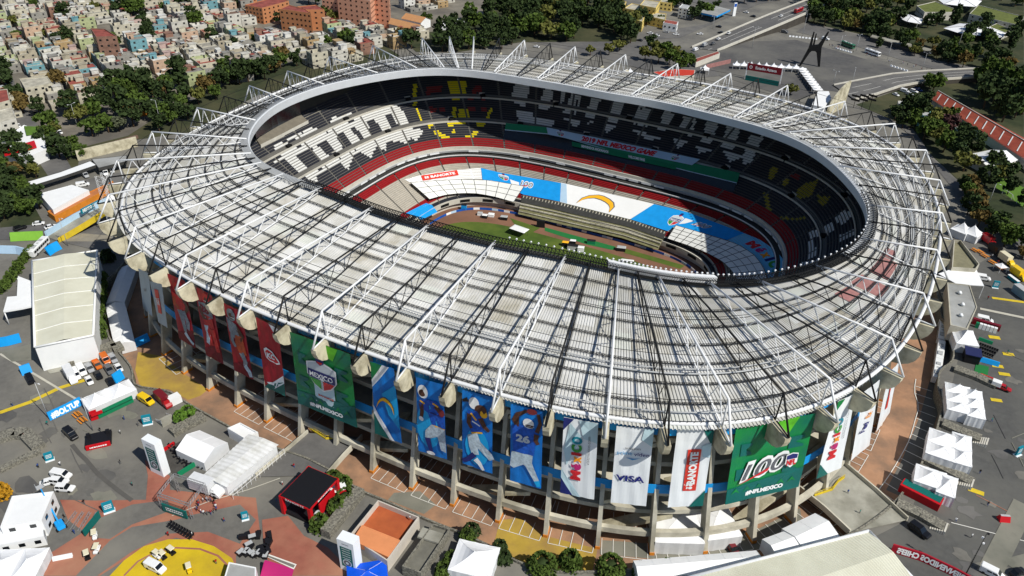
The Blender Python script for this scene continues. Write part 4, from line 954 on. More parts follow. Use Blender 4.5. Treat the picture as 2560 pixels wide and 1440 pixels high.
# plaza surfaces
sheet('dark_asphalt', mat('right_asphalt', (84, 84, 82), .95, .14, .6, dirt=(100, 99, 94), dscale=.05), [(2385,690),(2560,600),(2600,900),(2600,1480),(2270,1480),(2180,1345),(2270,1300),(2300,1215),(2345,1110),(2365,1020),(2395,900)])
gs = random.Random(77)
def blot(x, y, r, m, nm):
    n = 11; p = at(x, y, G0); P = []
    for k in range(n): a = 2*PI*k/n; rr = r*gs.uniform(.55, 1.2); P.append((p.x+rr*math.cos(a)*1.3, p.y+rr*math.sin(a), G0))
    sheet(nm, m, P, raw=True)
for i in range(26): blot(gs.uniform(0, 330), gs.uniform(880, 1330), gs.uniform(.8, 3), gs.choice([m_asph2, m_greypave, m_asph2]), 'stain')
for i in range(18): blot(gs.uniform(2400, 2560), gs.uniform(800, 1440), gs.uniform(.8, 2.6), gs.choice([m_asph, m_road, m_asph]), 'stain')

sheet('red_paving', m_redpave, [(362,1150),(425,1190),(425,1225),(470,1230),(640,1245),(650,1330),(590,1390),(590,1440),(600,1440),(520,1362),(440,1345),(330,1390),(250,1440),(110,1440),(100,1400),(210,1330),(170,1300),(150,1250),(240,1252),(365,1250),(370,1190)])
sheet('asphalt_patch', m_asph, [(240,1300),(330,1262),(420,1250),(425,1278),(330,1312),(275,1348),(230,1345)])
sheet('asphalt_patch', m_asph, [(440,1300),(480,1288),(540,1275),(600,1262),(640,1300),(600,1360),(520,1330),(420,1335),(330,1380),(240,1442),(185,1445),(275,1352),(330,1318)])
sheet('red_paving', m_redpave, [(655,1300),(720,1290),(760,1340),(820,1370),(880,1430),(880,1440),(690,1440),(660,1380)])
cx = [at(275,1436,G0), at(420,1348,G0), at(590,1402,G0)]
sheet('yellow_circle', m_yelcirc, [(270,1445),(310,1402),(360,1366),(420,1349),(480,1349),(535,1366),(580,1396),(600,1445),(560,1500),(440,1540),(320,1510)])
strip('brown_band', m_redpave, [(310,1440),(345,1404),(390,1380),(440,1370),(500,1373),(545,1390),(575,1420)], .5)
strip('stain_line', mat('dark_stain', (88,86,82), .95, .1, .3), [(180,1112),(198,1134),(215,1150),(240,1180),(262,1200),(300,1230),(330,1252)], 1.1)
strip('yellow_line', m_yline, [(0,1032),(75,1006),(150,970),(215,950)], 1.5)
strip('concrete_line', m_kerb, [(0,885),(85,935),(200,1004)], .7)
sheet('concrete_patch', m_concp, [(112,920),(165,905),(170,925),(125,935)])
sheet('worn_patch', m_greypave, [(0,880),(80,860),(90,900),(30,905)])
strip('kerb_line', m_kerb, [(430,1290),(520,1255),(620,1225),(700,1196)], .25)
strip('yellow_line', m_yline, [(2480,745),(2560,756)], 1.4)
strip('yellow_line', m_yline, [(2420,1222),(2460,1236)], 1.6)
strip('red_line', m_redpave, [(2440,1238),(2560,1300)], .25)
strip('white_line', m_line, [(2378,1307),(2560,1353)], .22)
strip('concrete_line', m_kerb, [(2450,772),(2560,795)], 1.4)
strip('worn_band', m_greypave, [(2470,1440),(2520,1340),(2560,1260)], 5)
sheet('worn_patch', m_greypave, [(2500,1400),(2560,1385),(2560,1425),(2530,1420)])
for x, y in ((2340,720+145),): pass
for x, y in ((2470,838),(2505,880),(2478,910),(2475,995),(2495,930)):
    sheet('yellow_mark', m_yline, [(x,y),(x+28,y+4),(x+32,y+12),(x+3,y+8)])
# far right: dark parking ground, right-hand streets
sheet('car_park', m_asph2, [(1790,128),(1850,105),(1990,100),(2100,130),(2270,178),(2310,190),(2110,232),(2060,225),(1990,250),(1800,190),(1740,160)])
sheet('road', m_road, [(1600,100),(1700,95),(1900,10),(1960,0),(1700,0),(1850,30),(1760,62),(1640,80)])
sheet('road', m_road, [(1320,106),(1460,106),(1600,100),(1740,130),(1800,190),(1700,200),(1560,160),(1440,128)])
sheet('road', m_road, [(1990,80),(2120,110),(2320,170),(2440,190),(2560,230),(2560,215),(2440,168),(2330,150),(2160,90),(2020,60)])
sheet('side_street', m_road, [(2290,330),(2330,395),(2400,460),(2450,520),(2560,600),(2560,640),(2470,560),(2390,500),(2380,470),(2340,420),(2240,300),(2210,270)])
sheet('dirt_yard', mat('dirt_yard', (124, 112, 92), .95, .2, .2), [(2420,480),(2470,470),(2560,520),(2560,590),(2500,540),(2440,530)])
sheet('park_ground', m_park, [(1000,90),(1130,70),(1290,0),(1560,0),(1600,60),(1590,105),(1450,104),(1300,106),(1150,130),(1040,130)])
sheet('park_ground', m_park, [(440,270),(560,215),(700,165),(940,100),(1000,140),(900,170),(640,240),(480,330)])
sheet('park_ground', m_park, [(0,420),(0,330),(110,290),(180,275),(440,262),(480,330),(340,350),(200,390),(190,440),(60,470),(110,560),(0,570)])
sheet('park_ground', m_park, [(2000,0),(2560,0),(2560,190),(2340,150),(2150,85),(1990,50)])
sheet('park_ground', m_park, [(2140,262),(2320,200),(2560,190),(2560,600),(2450,520),(2400,455),(2330,390),(2280,320)])
sheet('lawn', m_lawn, [(2480,430),(2560,470),(2560,520),(2490,470)])
sheet('city_ground', m_earth, [(0,0),(1290,0),(1130,72),(1000,92),(700,160),(560,212),(440,262),(320,340),(0,420)])
sheet('city_street', m_road, [(30,280),(60,270),(110,330),(150,370),(190,440),(120,440),(60,350)])
sheet('city_street', m_road, [(0,180),(30,190),(60,270),(30,290),(0,250)])
sheet('lane', m_road, [(0,600),(0,570),(110,560),(250,565),(330,540),(400,560),(300,640),(130,600)])
sheet('lane', m_road, [(190,455),(310,430),(330,480),(240,500),(200,480)])
sheet('lane', mat('concrete_lane', (140,134,120), .95, .15, .3), [(155,580),(280,590),(300,605),(160,604)])
for i in range(16):
    x, y = (gs.uniform(0, 300), gs.uniform(900, 1300)) if i < 9 else (gs.uniform(2420, 2540), gs.uniform(820, 1420)); dx, dy = gs.choice([(70, 32), (60, -26), (30, 60)]); 
    strip('pavement_joint', m_asph2 if i % 3 else m_greypave, [(x, y), (x+dx*.5+gs.uniform(-2, 2), y+dy*.5), (x+dx, y+dy)], .22)
# parapet bridges from the plaza into the stadium
def bridge(name, label, L_, R_, m, wall=1.1, z=G0+.35):
    o = empty(name, (0, 0, 0), 0, label, 'bridge')
    A = [Vector((*at(x, y, z).xy, z)) for x, y in L_]; B = [Vector((*at(x, y, z).xy, z)) for x, y in R_]
    mb = MB(); n = len(A); mb.mesh(A+B+[p-Vector((0,0,.7)) for p in A+B], [tuple(list(range(n))+list(range(2*n-1, n-1, -1))), tuple(list(range(2*n, 3*n))+list(range(4*n-1, 3*n-1, -1)))]); mb.build('deck', m, o)
    for P in (A, B):
        mb = MB()
        for a, b in zip(P, P[1:]):
            d = (b-a).normalized(); q = Vector((-d.y, d.x, 0))*.2
            mb.mesh([a+q-Vector((0,0,.72)), b+q-Vector((0,0,.72)), b-q-Vector((0,0,.72)), a-q-Vector((0,0,.72)), a+q+Vector((0,0,wall)), b+q+Vector((0,0,wall)), b-q+Vector((0,0,wall)), a-q+Vector((0,0,wall))], [(0,1,5,4),(1,2,6,5),(2,3,7,6),(3,0,4,7),(4,5,6,7)])
        mb.build('parapet', m_conc, o)
    return o
bridge('access_bridge', 'grey asphalt access bridge to the facade gate left of centre', [(640,1192),(700,1142),(770,1082)], [(818,1188),(860,1140),(905,1093)], m_road)
bridge('access_bridge', 'stained concrete access bridge to the facade gate at the lower right', [(2124,1332),(2060,1272),(1998,1222)], [(2268,1300),(2190,1228),(2100,1152)], m_concp)
for lab, P in (('yellow steel gate barrier across the asphalt access bridge', [(775,1072),(815,1098),(850,1095),(885,1118)]), ('yellow steel gate barrier across the concrete access bridge', [(2035,1240),(2080,1225),(2095,1205),(2110,1195)])):
    mb = MB(); Q = [at(x, y, G0+.4) for x, y in P]
    for a, b in zip(Q, Q[1:]):
        mb.box(((a+b)/2+Vector((0,0,.25))), ((b-a).length, .35, .5), math.atan2((b-a).y, (b-a).x))
        for i in range(7):
            p = a.lerp(b, i/6); mb.tube(p, p+Vector((0,0,1.3)), .05, 4)
        mb.tube(a+Vector((0,0,1.3)), b+Vector((0,0,1.3)), .06, 4)
    tag(mb.build('barrier', m_yline), lab, 'barrier')
# ---------------------------------------------------------------- builders for the things around the stadium
m_tyre = mat('tyre', (24, 24, 25), .9, 0)
m_win = mat('car_glass', (18, 22, 26), .08, 0, spec=.7)
PAINT = {n: mat('paint_'+n, c, .3, .04, 1.5, spec=.5) for n, c in dict(white=(232,233,232), silver=(170,172,174), grey=(104,106,108), black=(20,20,22), red=(168,28,34), blue=(40,74,140), green=(50,110,80), orange=(206,104,30), yellow=(232,192,20), maroon=(112,22,32), cream=(222,214,184), beige=(176,160,130), teal=(16,130,120)).items()}
m_tent = mat('tent_fabric', (238, 239, 240), .6, .04, .5)
m_tentwall = mat('tent_wall', (214, 216, 218), .6, .06, .6)
m_trunk = mat('bark', (86, 68, 50), .95, .25, 1.2)
def ang(x0, y0, x1, y1, z=3.5):
    a, b = at(x0, y0, z), at(x1, y1, z); return math.atan2(b.y-a.y, b.x-a.x)
def loft(mb, secs, m=0, capm=None, smooth=False):
    n = len(secs[0]); V = [p for s in secs for p in s]; F = []
    for i in range(len(secs)-1):
        for j in range(n): F.append((i*n+j, i*n+(j+1) % n, (i+1)*n+(j+1) % n, (i+1)*n+j))
    F += [tuple(range(n-1, -1, -1)), tuple((len(secs)-1)*n+k for k in range(n))]
    mb.mesh(V, F, m, smooth)
def wheelmb(r, w_):
    mb = MB(); mb.tube((0, -w_/2, 0), (0, w_/2, 0), r, 10); return mb
def vehicle(kind):
    """one prototype per kind: body, glass, wheels (and what the kind carries)"""
    o = empty({'sedan': 'parked_car', 'suv': 'suv', 'pickup': 'pickup_truck', 'van': 'van', 'bus': 'bus', 'truck': 'box_truck', 'cart': 'golf_cart'}[kind])
    B, G = MB(), MB()
    def sec(x, hw, z0, z1, ch=.1): return [(x, -hw, z0+ch), (x, -hw+ch*.6, z0), (x, hw-ch*.6, z0), (x, hw, z0+ch), (x, hw, z1-ch), (x, hw-ch, z1), (x, -hw+ch, z1), (x, -hw, z1-ch)]
    def cabin(x0, x1, x2, x3, hw, z0, z1, roof=True):
        loft(G, [[(x0, -hw, z0), (x0, hw, z0), (x0, hw, z0+.02), (x0, -hw, z0+.02)], [(x1, -hw*.97, z0), (x1, hw*.97, z0), (x1, hw*.82, z1), (x1, -hw*.82, z1)], [(x2, -hw*.97, z0), (x2, hw*.97, z0), (x2, hw*.82, z1), (x2, -hw*.82, z1)], [(x3, -hw, z0), (x3, hw, z0), (x3, hw, z0+.02), (x3, -hw, z0+.02)]])
        if roof:
            B.box(((x1+x2)/2, 0, z1+.02), (x2-x1+.1, hw*1.68, .07))
            for x in (x1, (x1+x2)/2, x2): 
                for s in (-1, 1): B.tube((x, s*hw*.98, z0), (x, s*hw*.84, z1), .05, 4)
    W = None
    if kind == 'sedan':
        loft(B, [sec(-2.2, .75, .4, .8), sec(-2.05, .85, .25, .92), sec(-1.3, .87, .22, .96), sec(1.0, .87, .22, .93), sec(1.9, .82, .25, .78), sec(2.2, .7, .4, .66)])
        cabin(-1.75, -1.0, .35, 1.15, .8, .92, 1.42); W = ((-1.35, 1.35), .8, .33)
    elif kind == 'suv':
        loft(B, [sec(-2.35, .85, .45, 1.0), sec(-2.2, .95, .3, 1.1), sec(.9, .95, .3, 1.1), sec(2.1, .92, .32, 1.0), sec(2.4, .8, .5, .85)])
        cabin(-2.3, -2.0, .3, 1.1, .9, 1.08, 1.75); W = ((-1.45, 1.45), .88, .4)
    elif kind == 'pickup':
        loft(B, [sec(.35, .9, .35, .98), sec(1.9, .88, .35, .95), sec(2.6, .82, .45, .8)]); loft(B, [sec(-2.6, .9, .35, .55), sec(.4, .9, .35, .55)])
        for s in (-1, 1): B.box((-1.1, s*.87, .78), (3.0, .08, .5))
        B.box((-2.57, 0, .78), (.08, 1.76, .5)); B.box((-.0, 0, .8), (.9, 1.8, .5)); cabin(-.5, -.35, .75, 1.35, .84, .98, 1.6); W = ((-1.6, 1.6), .85, .38)
    elif kind == 'van':
        loft(B, [sec(-2.6, .92, .4, 2.05, .15), sec(-2.45, .97, .3, 2.15, .15), sec(.9, .97, .3, 2.15, .15), sec(1.7, .95, .3, 1.35, .12), sec(2.5, .9, .35, 1.05, .12), sec(2.65, .8, .5, .9)])
        G.face([(1.0, -.8, 2.06), (1.0, .8, 2.06), (1.72, .84, 1.42), (1.72, -.84, 1.42)])
        for s in (-1, 1):
            for a, b in ((.1, 1.15), (-1.1, -.05)): G.face([(a, s*.985, 1.3), (b, s*.985, 1.3), (b-.1, s*.965, 1.85), (a, s*.965, 1.85)][::s])
        W = ((-1.6, 1.65), .9, .36)
    elif kind == 'bus':
        loft(B, [sec(-5.9, 1.2, .5, 2.9, .2), sec(-5.7, 1.25, .35, 3.05, .2), sec(5.6, 1.25, .35, 3.05, .2), sec(5.9, 1.2, .5, 2.8, .2)])
        for s in (-1, 1):
            for q in range(7): G.face([(-5.2+q*1.5, s*1.265, 1.5), (-3.85+q*1.5, s*1.265, 1.5), (-3.85+q*1.5, s*1.265, 2.45), (-5.2+q*1.5, s*1.265, 2.45)][::s])
        G.face([(5.915, -1.05, 1.3), (5.915, 1.05, 1.3), (5.9, 1.05, 2.6), (5.9, -1.05, 2.6)])
        C = MB(); C.box((-3, 0, 3.2), (2.2, 1.5, .32)); C.box((2.2, 0, 3.18), (1.5, 1.3, .28)); C.box((0, 0, 3.1), (.8, .8, .12)); W = ((-3.6, 3.6), 1.15, .5)
    elif kind == 'truck':
        loft(B, [sec(1.6, 1.05, .5, 1.9, .15), sec(2.9, 1.05, .5, 1.85, .15), sec(3.5, 1.0, .5, 1.2, .15)]); B.box((2.0, 0, 2.05), (.9, 1.9, .5), 0, 0, None, (.7, 1.6)); B.box((-.7, 0, .7), (5.6, .9, .25))
        G.face([(2.93, -.9, 1.8), (2.93, .9, 1.8), (3.3, .88, 1.3), (3.3, -.88, 1.3)])
        for s in (-1, 1): G.face([(1.9, s*1.06, 1.25), (2.8, s*1.06, 1.25), (2.7, s*1.06, 1.75), (1.9, s*1.06, 1.75)][::s])
        C = MB(); C.box((-1.2, 0, 2.15), (4.9, 2.3, 2.6)); W = ((-2.4, 2.4), .95, .48)
    else:
        loft(B, [sec(-1.15, .55, .3, .75), sec(.2, .58, .25, .5), sec(.75, .55, .25, .85), sec(1.2, .45, .3, .7)]); B.box((-.35, 0, .9), (.5, 1.0, .4))
        for x in (-.75, .75):
            for s in (-1, 1): G.tube((x, s*.5, .7), (x*.9, s*.5, 1.85), .03, 4)
        C = MB(); C.box((0, 0, 1.9), (1.9, 1.2, .08), 0, 0, None, (1.7, 1.05)); W = ((-.75, .8), .5, .22)
    B.build('body', PAINT['white'], o); G.build('frame' if kind == 'cart' else 'windows', m_dgrey if kind == 'cart' else m_win, o)
    if kind in ('bus', 'truck', 'cart'): C.build({'bus': 'roof_unit', 'truck': 'cargo_box', 'cart': 'canopy'}[kind], {'bus': m_lgrey, 'truck': m_tentwall, 'cart': PAINT['cream']}[kind], o)
    wm = wheelmb(W[2], .22)
    w0 = None
    for x in W[0]:
        for s in (-1, 1):
            if w0 is None: w0 = wm.build('wheel', m_tyre, o); q = w0
            else: q = w0.copy(); COL.objects.link(q); q.parent = o
            q.location = (x, s*W[1], W[2])
    return o
PROTO = {}; CATV = {'sedan': 'car', 'suv': 'car', 'pickup': 'pickup', 'van': 'van', 'bus': 'bus', 'truck': 'truck', 'cart': 'golf cart'}
def place(kind, colour, x, y, rz, label, z=3.5, group=None, sc=1.0):
    p = at(x, y, z+.8); loc = (p.x, p.y, z+.14)
    if kind not in PROTO:
        PROTO[kind] = vehicle(kind); o = PROTO[kind]; o.location = loc; o.rotation_euler = (0, 0, rz); o.scale = (sc,)*3
    else: o = copy_tree(PROTO[kind], loc, rz, scale=sc)
    o['label'] = label; o['category'] = CATV[kind]; 
    if group: o['group'] = group
    recolor(o, 'body', PAINT[colour])
    return o
def bars(mb, fn, x, y, w_, h, rows=1, m=0, seed=1):
    """small print too far away to read: rows of short white strokes"""
    g = random.Random(seed); 
    for r in range(rows):
        yy = y+h/2-(r+.5)*h/rows; xx = x-w_/2
        while xx < x+w_/2-.05*w_:
            l = g.uniform(.05, .14)*w_; hh = h/rows*.28; mb.face([fn(xx, yy-hh), fn(min(xx+l, x+w_/2), yy-hh), fn(min(xx+l, x+w_/2), yy+hh), fn(xx, yy+hh)], m); xx += l+.03*w_
# --- tents
def peakroof(mb, cx, cy, wx, wy, z0, h, rot=0, m=0, n=4, off=(0, 0)):
    """concave pyramid of fabric"""
    c, s = math.cos(rot), math.sin(rot)
    def P(x, y, z): return (cx+x*c-y*s, cy+x*s+y*c, z)
    per = []
    for k in range(4*n):
        e, f = divmod(k, n); f = f/n
        q = [(-1+2*f, -1), (1, -1+2*f), (1-2*f, 1), (-1, 1-2*f)][e]; per.append(q)
    rings = []
    for u in (0, .25, .5, .72, .9, 1.0):
        zz = z0+h*(u**1.9); sag = .0
        rings.append([P(x*wx/2*(1-u)+0, y*wy/2*(1-u), zz-(.12 if u == 0 and abs(x) != abs(y) else 0)) for x, y in per])
    sweep(mb, rings, m)
    mb.tube(P(0, 0, z0+h-.05), P(0, 0, z0+h+.35), .05, 4, m)
def tent(label, x, y, wx, wy, rz, nx=1, ny=1, wall=2.5, peak=2.0, walls=True, z=3.5, name='peaked_tent', group=None, loc=None):
    p = at(x, y, z+wall) if loc is None else loc
    o = empty(name, (p.x, p.y, z), rz, label, 'tent', group)
    mb = MB()
    for i in range(nx):
        for j in range(ny): peakroof(mb, -wx/2+wx/nx*(i+.5), -wy/2+wy/ny*(j+.5), wx/nx, wy/ny, wall, peak)
    mb.build('roof', m_tent, o)
    mb = MB()
    for i in range(nx):
        for j in range(ny):
            cx, cy = -wx/2+wx/nx*(i+.5), -wy/2+wy/ny*(j+.5)
            for sx in (-1, 1):
                for sy in (-1, 1):
                    P = [Vector((cx+sx*wx/nx/2*(1-u), cy+sy*wy/ny/2*(1-u), wall+peak*u**1.9+.03)) for u in (0, .25, .5, .72, .9)]
                    for p_, q_ in zip(P, P[1:]): mb.tube(p_, q_, .035, 3)
    mb.build('seam', m_tentwall, o)
    if walls:
        mb = MB()
        for a, b in (((-1, -1), (1, -1)), ((1, -1), (1, 1)), ((1, 1), (-1, 1)), ((-1, 1), (-1, -1))):
            N = 10; A = []
            for zz in (0.02, wall-.02):
                A.append([Vector(((a[0]+(b[0]-a[0])*q/N)*(wx/2-.05)+(.05*math.sin(q*2.3) if a[0] == b[0] else 0), (a[1]+(b[1]-a[1])*q/N)*(wy/2-.05)+(.05*math.sin(q*2.3) if a[1] == b[1] else 0), zz)) for q in range(N+1)])
            sweep(mb, A, closed=False)
        mb.build('side_wall', m_tentwall, o)
    else:
        for i in range(nx+1):
            for j in (0, 1):
                mb = MB(); q = (-wx/2+.1+(wx-.2)*i/nx, (-1 if j == 0 else 1)*(wy/2-.1)); mb.tube((*q, 0), (*q, wall), .07, 5); mb.build('leg', m_white, o)
    return o
def gable(label, P0, P1, width, wall, ridge, name='marquee', z=3.5, m=None, mw=None, hip=0.):
    """long ridge tent between two photo points (middle of its ends, at wall height)"""
    a, b = at(*P0, z+wall), at(*P1, z+wall); L_ = (b-a).length; rz = math.atan2(b.y-a.y, b.x-a.x); c = (a+b)/2
    o = empty(name, (c.x, c.y, z), rz, label, 'tent'); mb = MB(); n = max(2, int(L_/4))
    A = []
    for i in range(n+1):
        x = -L_/2+L_*i/n; A.append([(x, -width/2, wall), (x, -width/4, wall+(ridge-wall)*.52), (x, 0, ridge), (x, width/4, wall+(ridge-wall)*.52), (x, width/2, wall)])
    V = [Vector(p) for r in A for p in r]; F = []
    for i in range(n):
        for j in range(4): F.append((i*5+j, i*5+5+j, i*5+6+j, i*5+1+j))
    mb.mesh(V, F); 
    for i in range(n+1): 
        for j in range(4): mb.tube(A[i][j], A[i][j+1], .06, 4)
    mb.build('roof', m or m_tent, o)
    mb = MB()
    for s in (-1, 1): mb.face([(-L_/2, s*width/2, 0), (L_/2, s*width/2, 0), (L_/2, s*width/2, wall), (-L_/2, s*width/2, wall)])
    for x in (-L_/2+.02, L_/2-.02): mb.face([(x, -width/2, 0), (x, width/2, 0), (x, width/2, wall), (x, 0, ridge-.02), (x, -width/2, wall)])
    mb.build('side_wall', mw or m_tentwall, o); return o
# --- buildings
def inset(P, d):
    n = len(P); C = Vector((sum(p[0] for p in P)/n, sum(p[1] for p in P)/n)); out = []
    for i in range(n):
        a, b, c = Vector(P[i-1][:2]), Vector(P[i][:2]), Vector(P[(i+1) % n][:2])
        e, f = (b-a).normalized(), (c-b).normalized(); s = 1 if sum(P[k][0]*P[(k+1) % n][1]-P[(k+1) % n][0]*P[k][1] for k in range(n)) > 0 else -1
        n1, n2 = Vector((-e.y, e.x))*s, Vector((-f.y, f.x))*s; q = (n1+n2); q = q/max(.3, q.dot(n1)); out.append(tuple(b+q*d))
    return out
def slabhouse(name, label, cat, P, z0, z1, mw, mr, par=.5, group=None, raw=False, wins=0, mwin=None, ztop=None):
    """flat-roofed block from roof corners seen in the photo"""
    Q = [at(x, y, z1) for x, y in P] if not raw else [Vector((*p, 0)) for p in P]
    c = sum(Q, Vector())/len(Q); o = empty(name, (c.x, c.y, z0), 0, label, cat, group)
    L_ = [(q.x-c.x, q.y-c.y) for q in Q]; mb = MB(); H = z1-z0
    n = len(L_); ar = sum(L_[k][0]*L_[(k+1) % n][1]-L_[(k+1) % n][0]*L_[k][1] for k in range(n))
    if ar < 0: L_ = L_[::-1]
    I = inset(L_, .3); V = [(*p, 0) for p in L_]+[(*p, H) for p in L_]+[(*p, H) for p in I]+[(*p, H-par) for p in I]
    F = []
    for k in range(n):
        j = (k+1) % n; F += [(k, j, n+j, n+k), (n+k, n+j, 2*n+j, 2*n+k), (2*n+k, 2*n+j, 3*n+j, 3*n+k)]
    mb.mesh(V, F); mb.build('wall', mw, o)
    mb = MB(); mb.face([(*p, H-par+.005) for p in I]); mb.build('roof', mr, o)
    if wins:
        w0 = None
        for k in range(n):
            a, b = Vector((*L_[k], 0)), Vector((*L_[(k+1) % n], 0)); d = (b-a); l = d.length; d.normalize(); nn = Vector((d.y, -d.x, 0))
            # only walls that can be seen
            if nn.dot(CAM-c) < 0: continue
            cnt = min(6, int(l/3.2))
            for fl in range(wins):
                for q in range(cnt):
                    p = a+d*(l*(q+.5)/cnt)+nn*.03+Vector((0, 0, (H-par)*(fl+.55)/wins))
                    mb = MB(); mb.box((0, 0, 0), (1.3, .12, 1.05)); wq = mb.build('window', mwin or m_win, o) if w0 is None else w0.copy()
                    if w0 is not None: COL.objects.link(wq); wq.parent = o
                    w0 = wq; wq.location = p; wq.rotation_euler = (0, 0, math.atan2(d.y, d.x))
    return o
def gablehouse(name, label, cat, P, z0, z1, rise, mw, mr, group=None, skyl=0):
    """pitched roof over a four-cornered plan; P: photo corners of the eaves, ridge runs along P0-P1"""
    Q = [at(x, y, z1) for x, y in P]; c = sum(Q, Vector())/4; o = empty(name, (c.x, c.y, z0), 0, label, cat, group); H = z1-z0
    A, B, C, D = [Vector((q.x-c.x, q.y-c.y, H)) for q in Q]
    mb = MB(); 
    for a, b in ((A, B), (B, C), (C, D), (D, A)): mb.face([(*a.xy, 0), (*b.xy, 0), b, a])
    R0, R1 = (A+D)/2+Vector((0, 0, rise)), (B+C)/2+Vector((0, 0, rise)); mb.face([D, A, R0-Vector((0,0,.02))]); mb.face([B, C, R1-Vector((0,0,.02))]); mb.build('wall', mw, o)
    e = (B-A).normalized()*.5; f = (D-A).normalized()*.5; dz = Vector((0, 0, -.25))
    mb = MB(); mb.face([A-e-f+dz, B+e-f+dz, R1+e, R0-e]); mb.face([R0-e, R1+e, C+e+f+dz, D-e+f+dz]); mb.build('roof', mr, o)
    for q in range(skyl):
        u = (q+.5)/skyl
        for s in (0, 1):
            a = (A.lerp(B, u) if s == 0 else D.lerp(C, u)); r = R0.lerp(R1, u); a2, r2 = a.lerp(r, .12), a.lerp(r, .85); g = e*.8
            mb = MB(); mb.face([a2-g+Vector((0,0,.08)), a2+g+Vector((0,0,.08)), r2+g+Vector((0,0,.08)), r2-g+Vector((0,0,.08))]); mb.build('skylight', m_panel, o)
    if skyl:
        mb = MB(); mb.tube(R0-e+Vector((0,0,.1)), R1+e+Vector((0,0,.1)), .22, 5); mb.build('ridge_cap', m_walk, o)
    return o
# --- greenery
LEAF = {'mid': mat('leaf_mid', (74, 92, 40), .85, .4, .35, spec=.1), 'dark': mat('leaf_dark', (54, 68, 38), .85, .4, .35, spec=.1), 'olive': mat('leaf_olive', (98, 100, 50), .85, .4, .35, spec=.1), 'grey': mat('leaf_grey', (88, 94, 70), .8, .35, .4), 'bright': mat('leaf_bright', (84, 116, 36), .8, .35, .4), 'rust': mat('leaf_rust', (104, 88, 50), .85, .35, .4, spec=.1), 'gold': mat('leaf_gold', (176, 130, 26), .8, .3, .5)}
def leaf(mb, p, r, g):
    a = Vector((g.gauss(0, 1), g.gauss(0, 1), g.gauss(0, 1)+.5)).normalized(); u = a.orthogonal().normalized(); w_ = a.cross(u); t = g.random()*6
    u, w_ = u*math.cos(t)+w_*math.sin(t), w_*math.cos(t)-u*math.sin(t)
    q = r*(.7+.6*g.random())
    mb.face([p-u*q*.9-w_*q*.35, p+w_*-q*.8, p+u*q-w_*q*.2, p+u*q*.5+w_*q*.8, p-u*q*.6+w_*q*.7])
def crown_mesh(g, R_, H, nclump, per, lr, shape='round'):
    """leaf-sized faces in clumps spread through an uneven crown; clumps hang on real limbs"""
    mb = MB(); cl = []
    for k in range(nclump):
        while True:
            v = Vector((g.uniform(-1, 1), g.uniform(-1, 1), g.uniform(-1, 1)))
            if .25 < v.length < 1: break
        if shape == 'tall': v = Vector((v.x*.5, v.y*.5, v.z))
        if shape == 'cone': f = (1-(v.z+1)/2)*.9+.1; v = Vector((v.x*f*.8, v.y*f*.8, v.z))
        if shape == 'flat' and v.z < -.2: v.z *= .4
        c = Vector((v.x*R_, v.y*R_, v.z*H/2)); cr = R_*g.uniform(.22, .42); cl.append(c)
        for _ in range(per):
            d = Vector((g.gauss(0, 1), g.gauss(0, 1), g.gauss(0, .8))).normalized()*cr*(.55+.5*g.random()); leaf(mb, c+d, lr, g)
    return mb, cl
def tree_proto(seed, R_=3.6, H=6., trunk=3.2, kind='mid', shape='round', nc=26, per=30, lr=.55, name='broadleaf_tree'):
    g = random.Random(seed); o = empty(name)
    mb, cl = crown_mesh(g, R_, H, nc, per, lr, shape); c = mb.build('crown', LEAF[kind], o); c.location = (0, 0, trunk+H*.42)
    mb = MB(); top = Vector((g.uniform(-.3, .3), g.uniform(-.3, .3), trunk)); mb.tube((0, 0, -.3), top, .32, 7, 0, .22)
    for q in cl[:7]: mb.tube(top-Vector((0, 0, .3)), q+Vector((0, 0, trunk+H*.42)), .16, 5, 0, .05)
    mb.build('trunk', m_trunk, o); return o
def hedge(label, P, w_, h, kind='bright', z=3.5, name='hedge', dens=34, lr=.36, cat='hedge'):
    """clipped bushes along a photo polyline"""
    g = random.Random(len(label)*7+int(P[0][0])); mb = MB(); o = empty(name, at(*P[0], z), 0, label, cat); O = o.location
    cores = MB()
    for a, b in zip(P, P[1:]):
        A, B = at(*a, z)-O, at(*b, z)-O; L_ = (B-A).length; n = max(1, int(L_/(w_*.6)))
        for i in range(n):
            c = A.lerp(B, (i+g.random())/n); rr = w_/2*g.uniform(.8, 1.15); hh = h*g.uniform(.75, 1.15)
            cores.tube(c, c+Vector((0, 0, hh*.7)), rr*.6, 6, 0, rr*.4)
            for _ in range(int(dens*w_*max(1., w_*.42))):
                t = g.random()*2*PI; zz = g.random()**.7*hh; r_ = rr*(1-.45*(zz/hh)**2)*g.uniform(.75, 1.05)
                leaf(mb, c+Vector((math.cos(t)*r_, math.sin(t)*r_, zz)), lr, g)
    mb.build('foliage', LEAF[kind], o); cores.build('inner_foliage', LEAF['dark'], o); return o
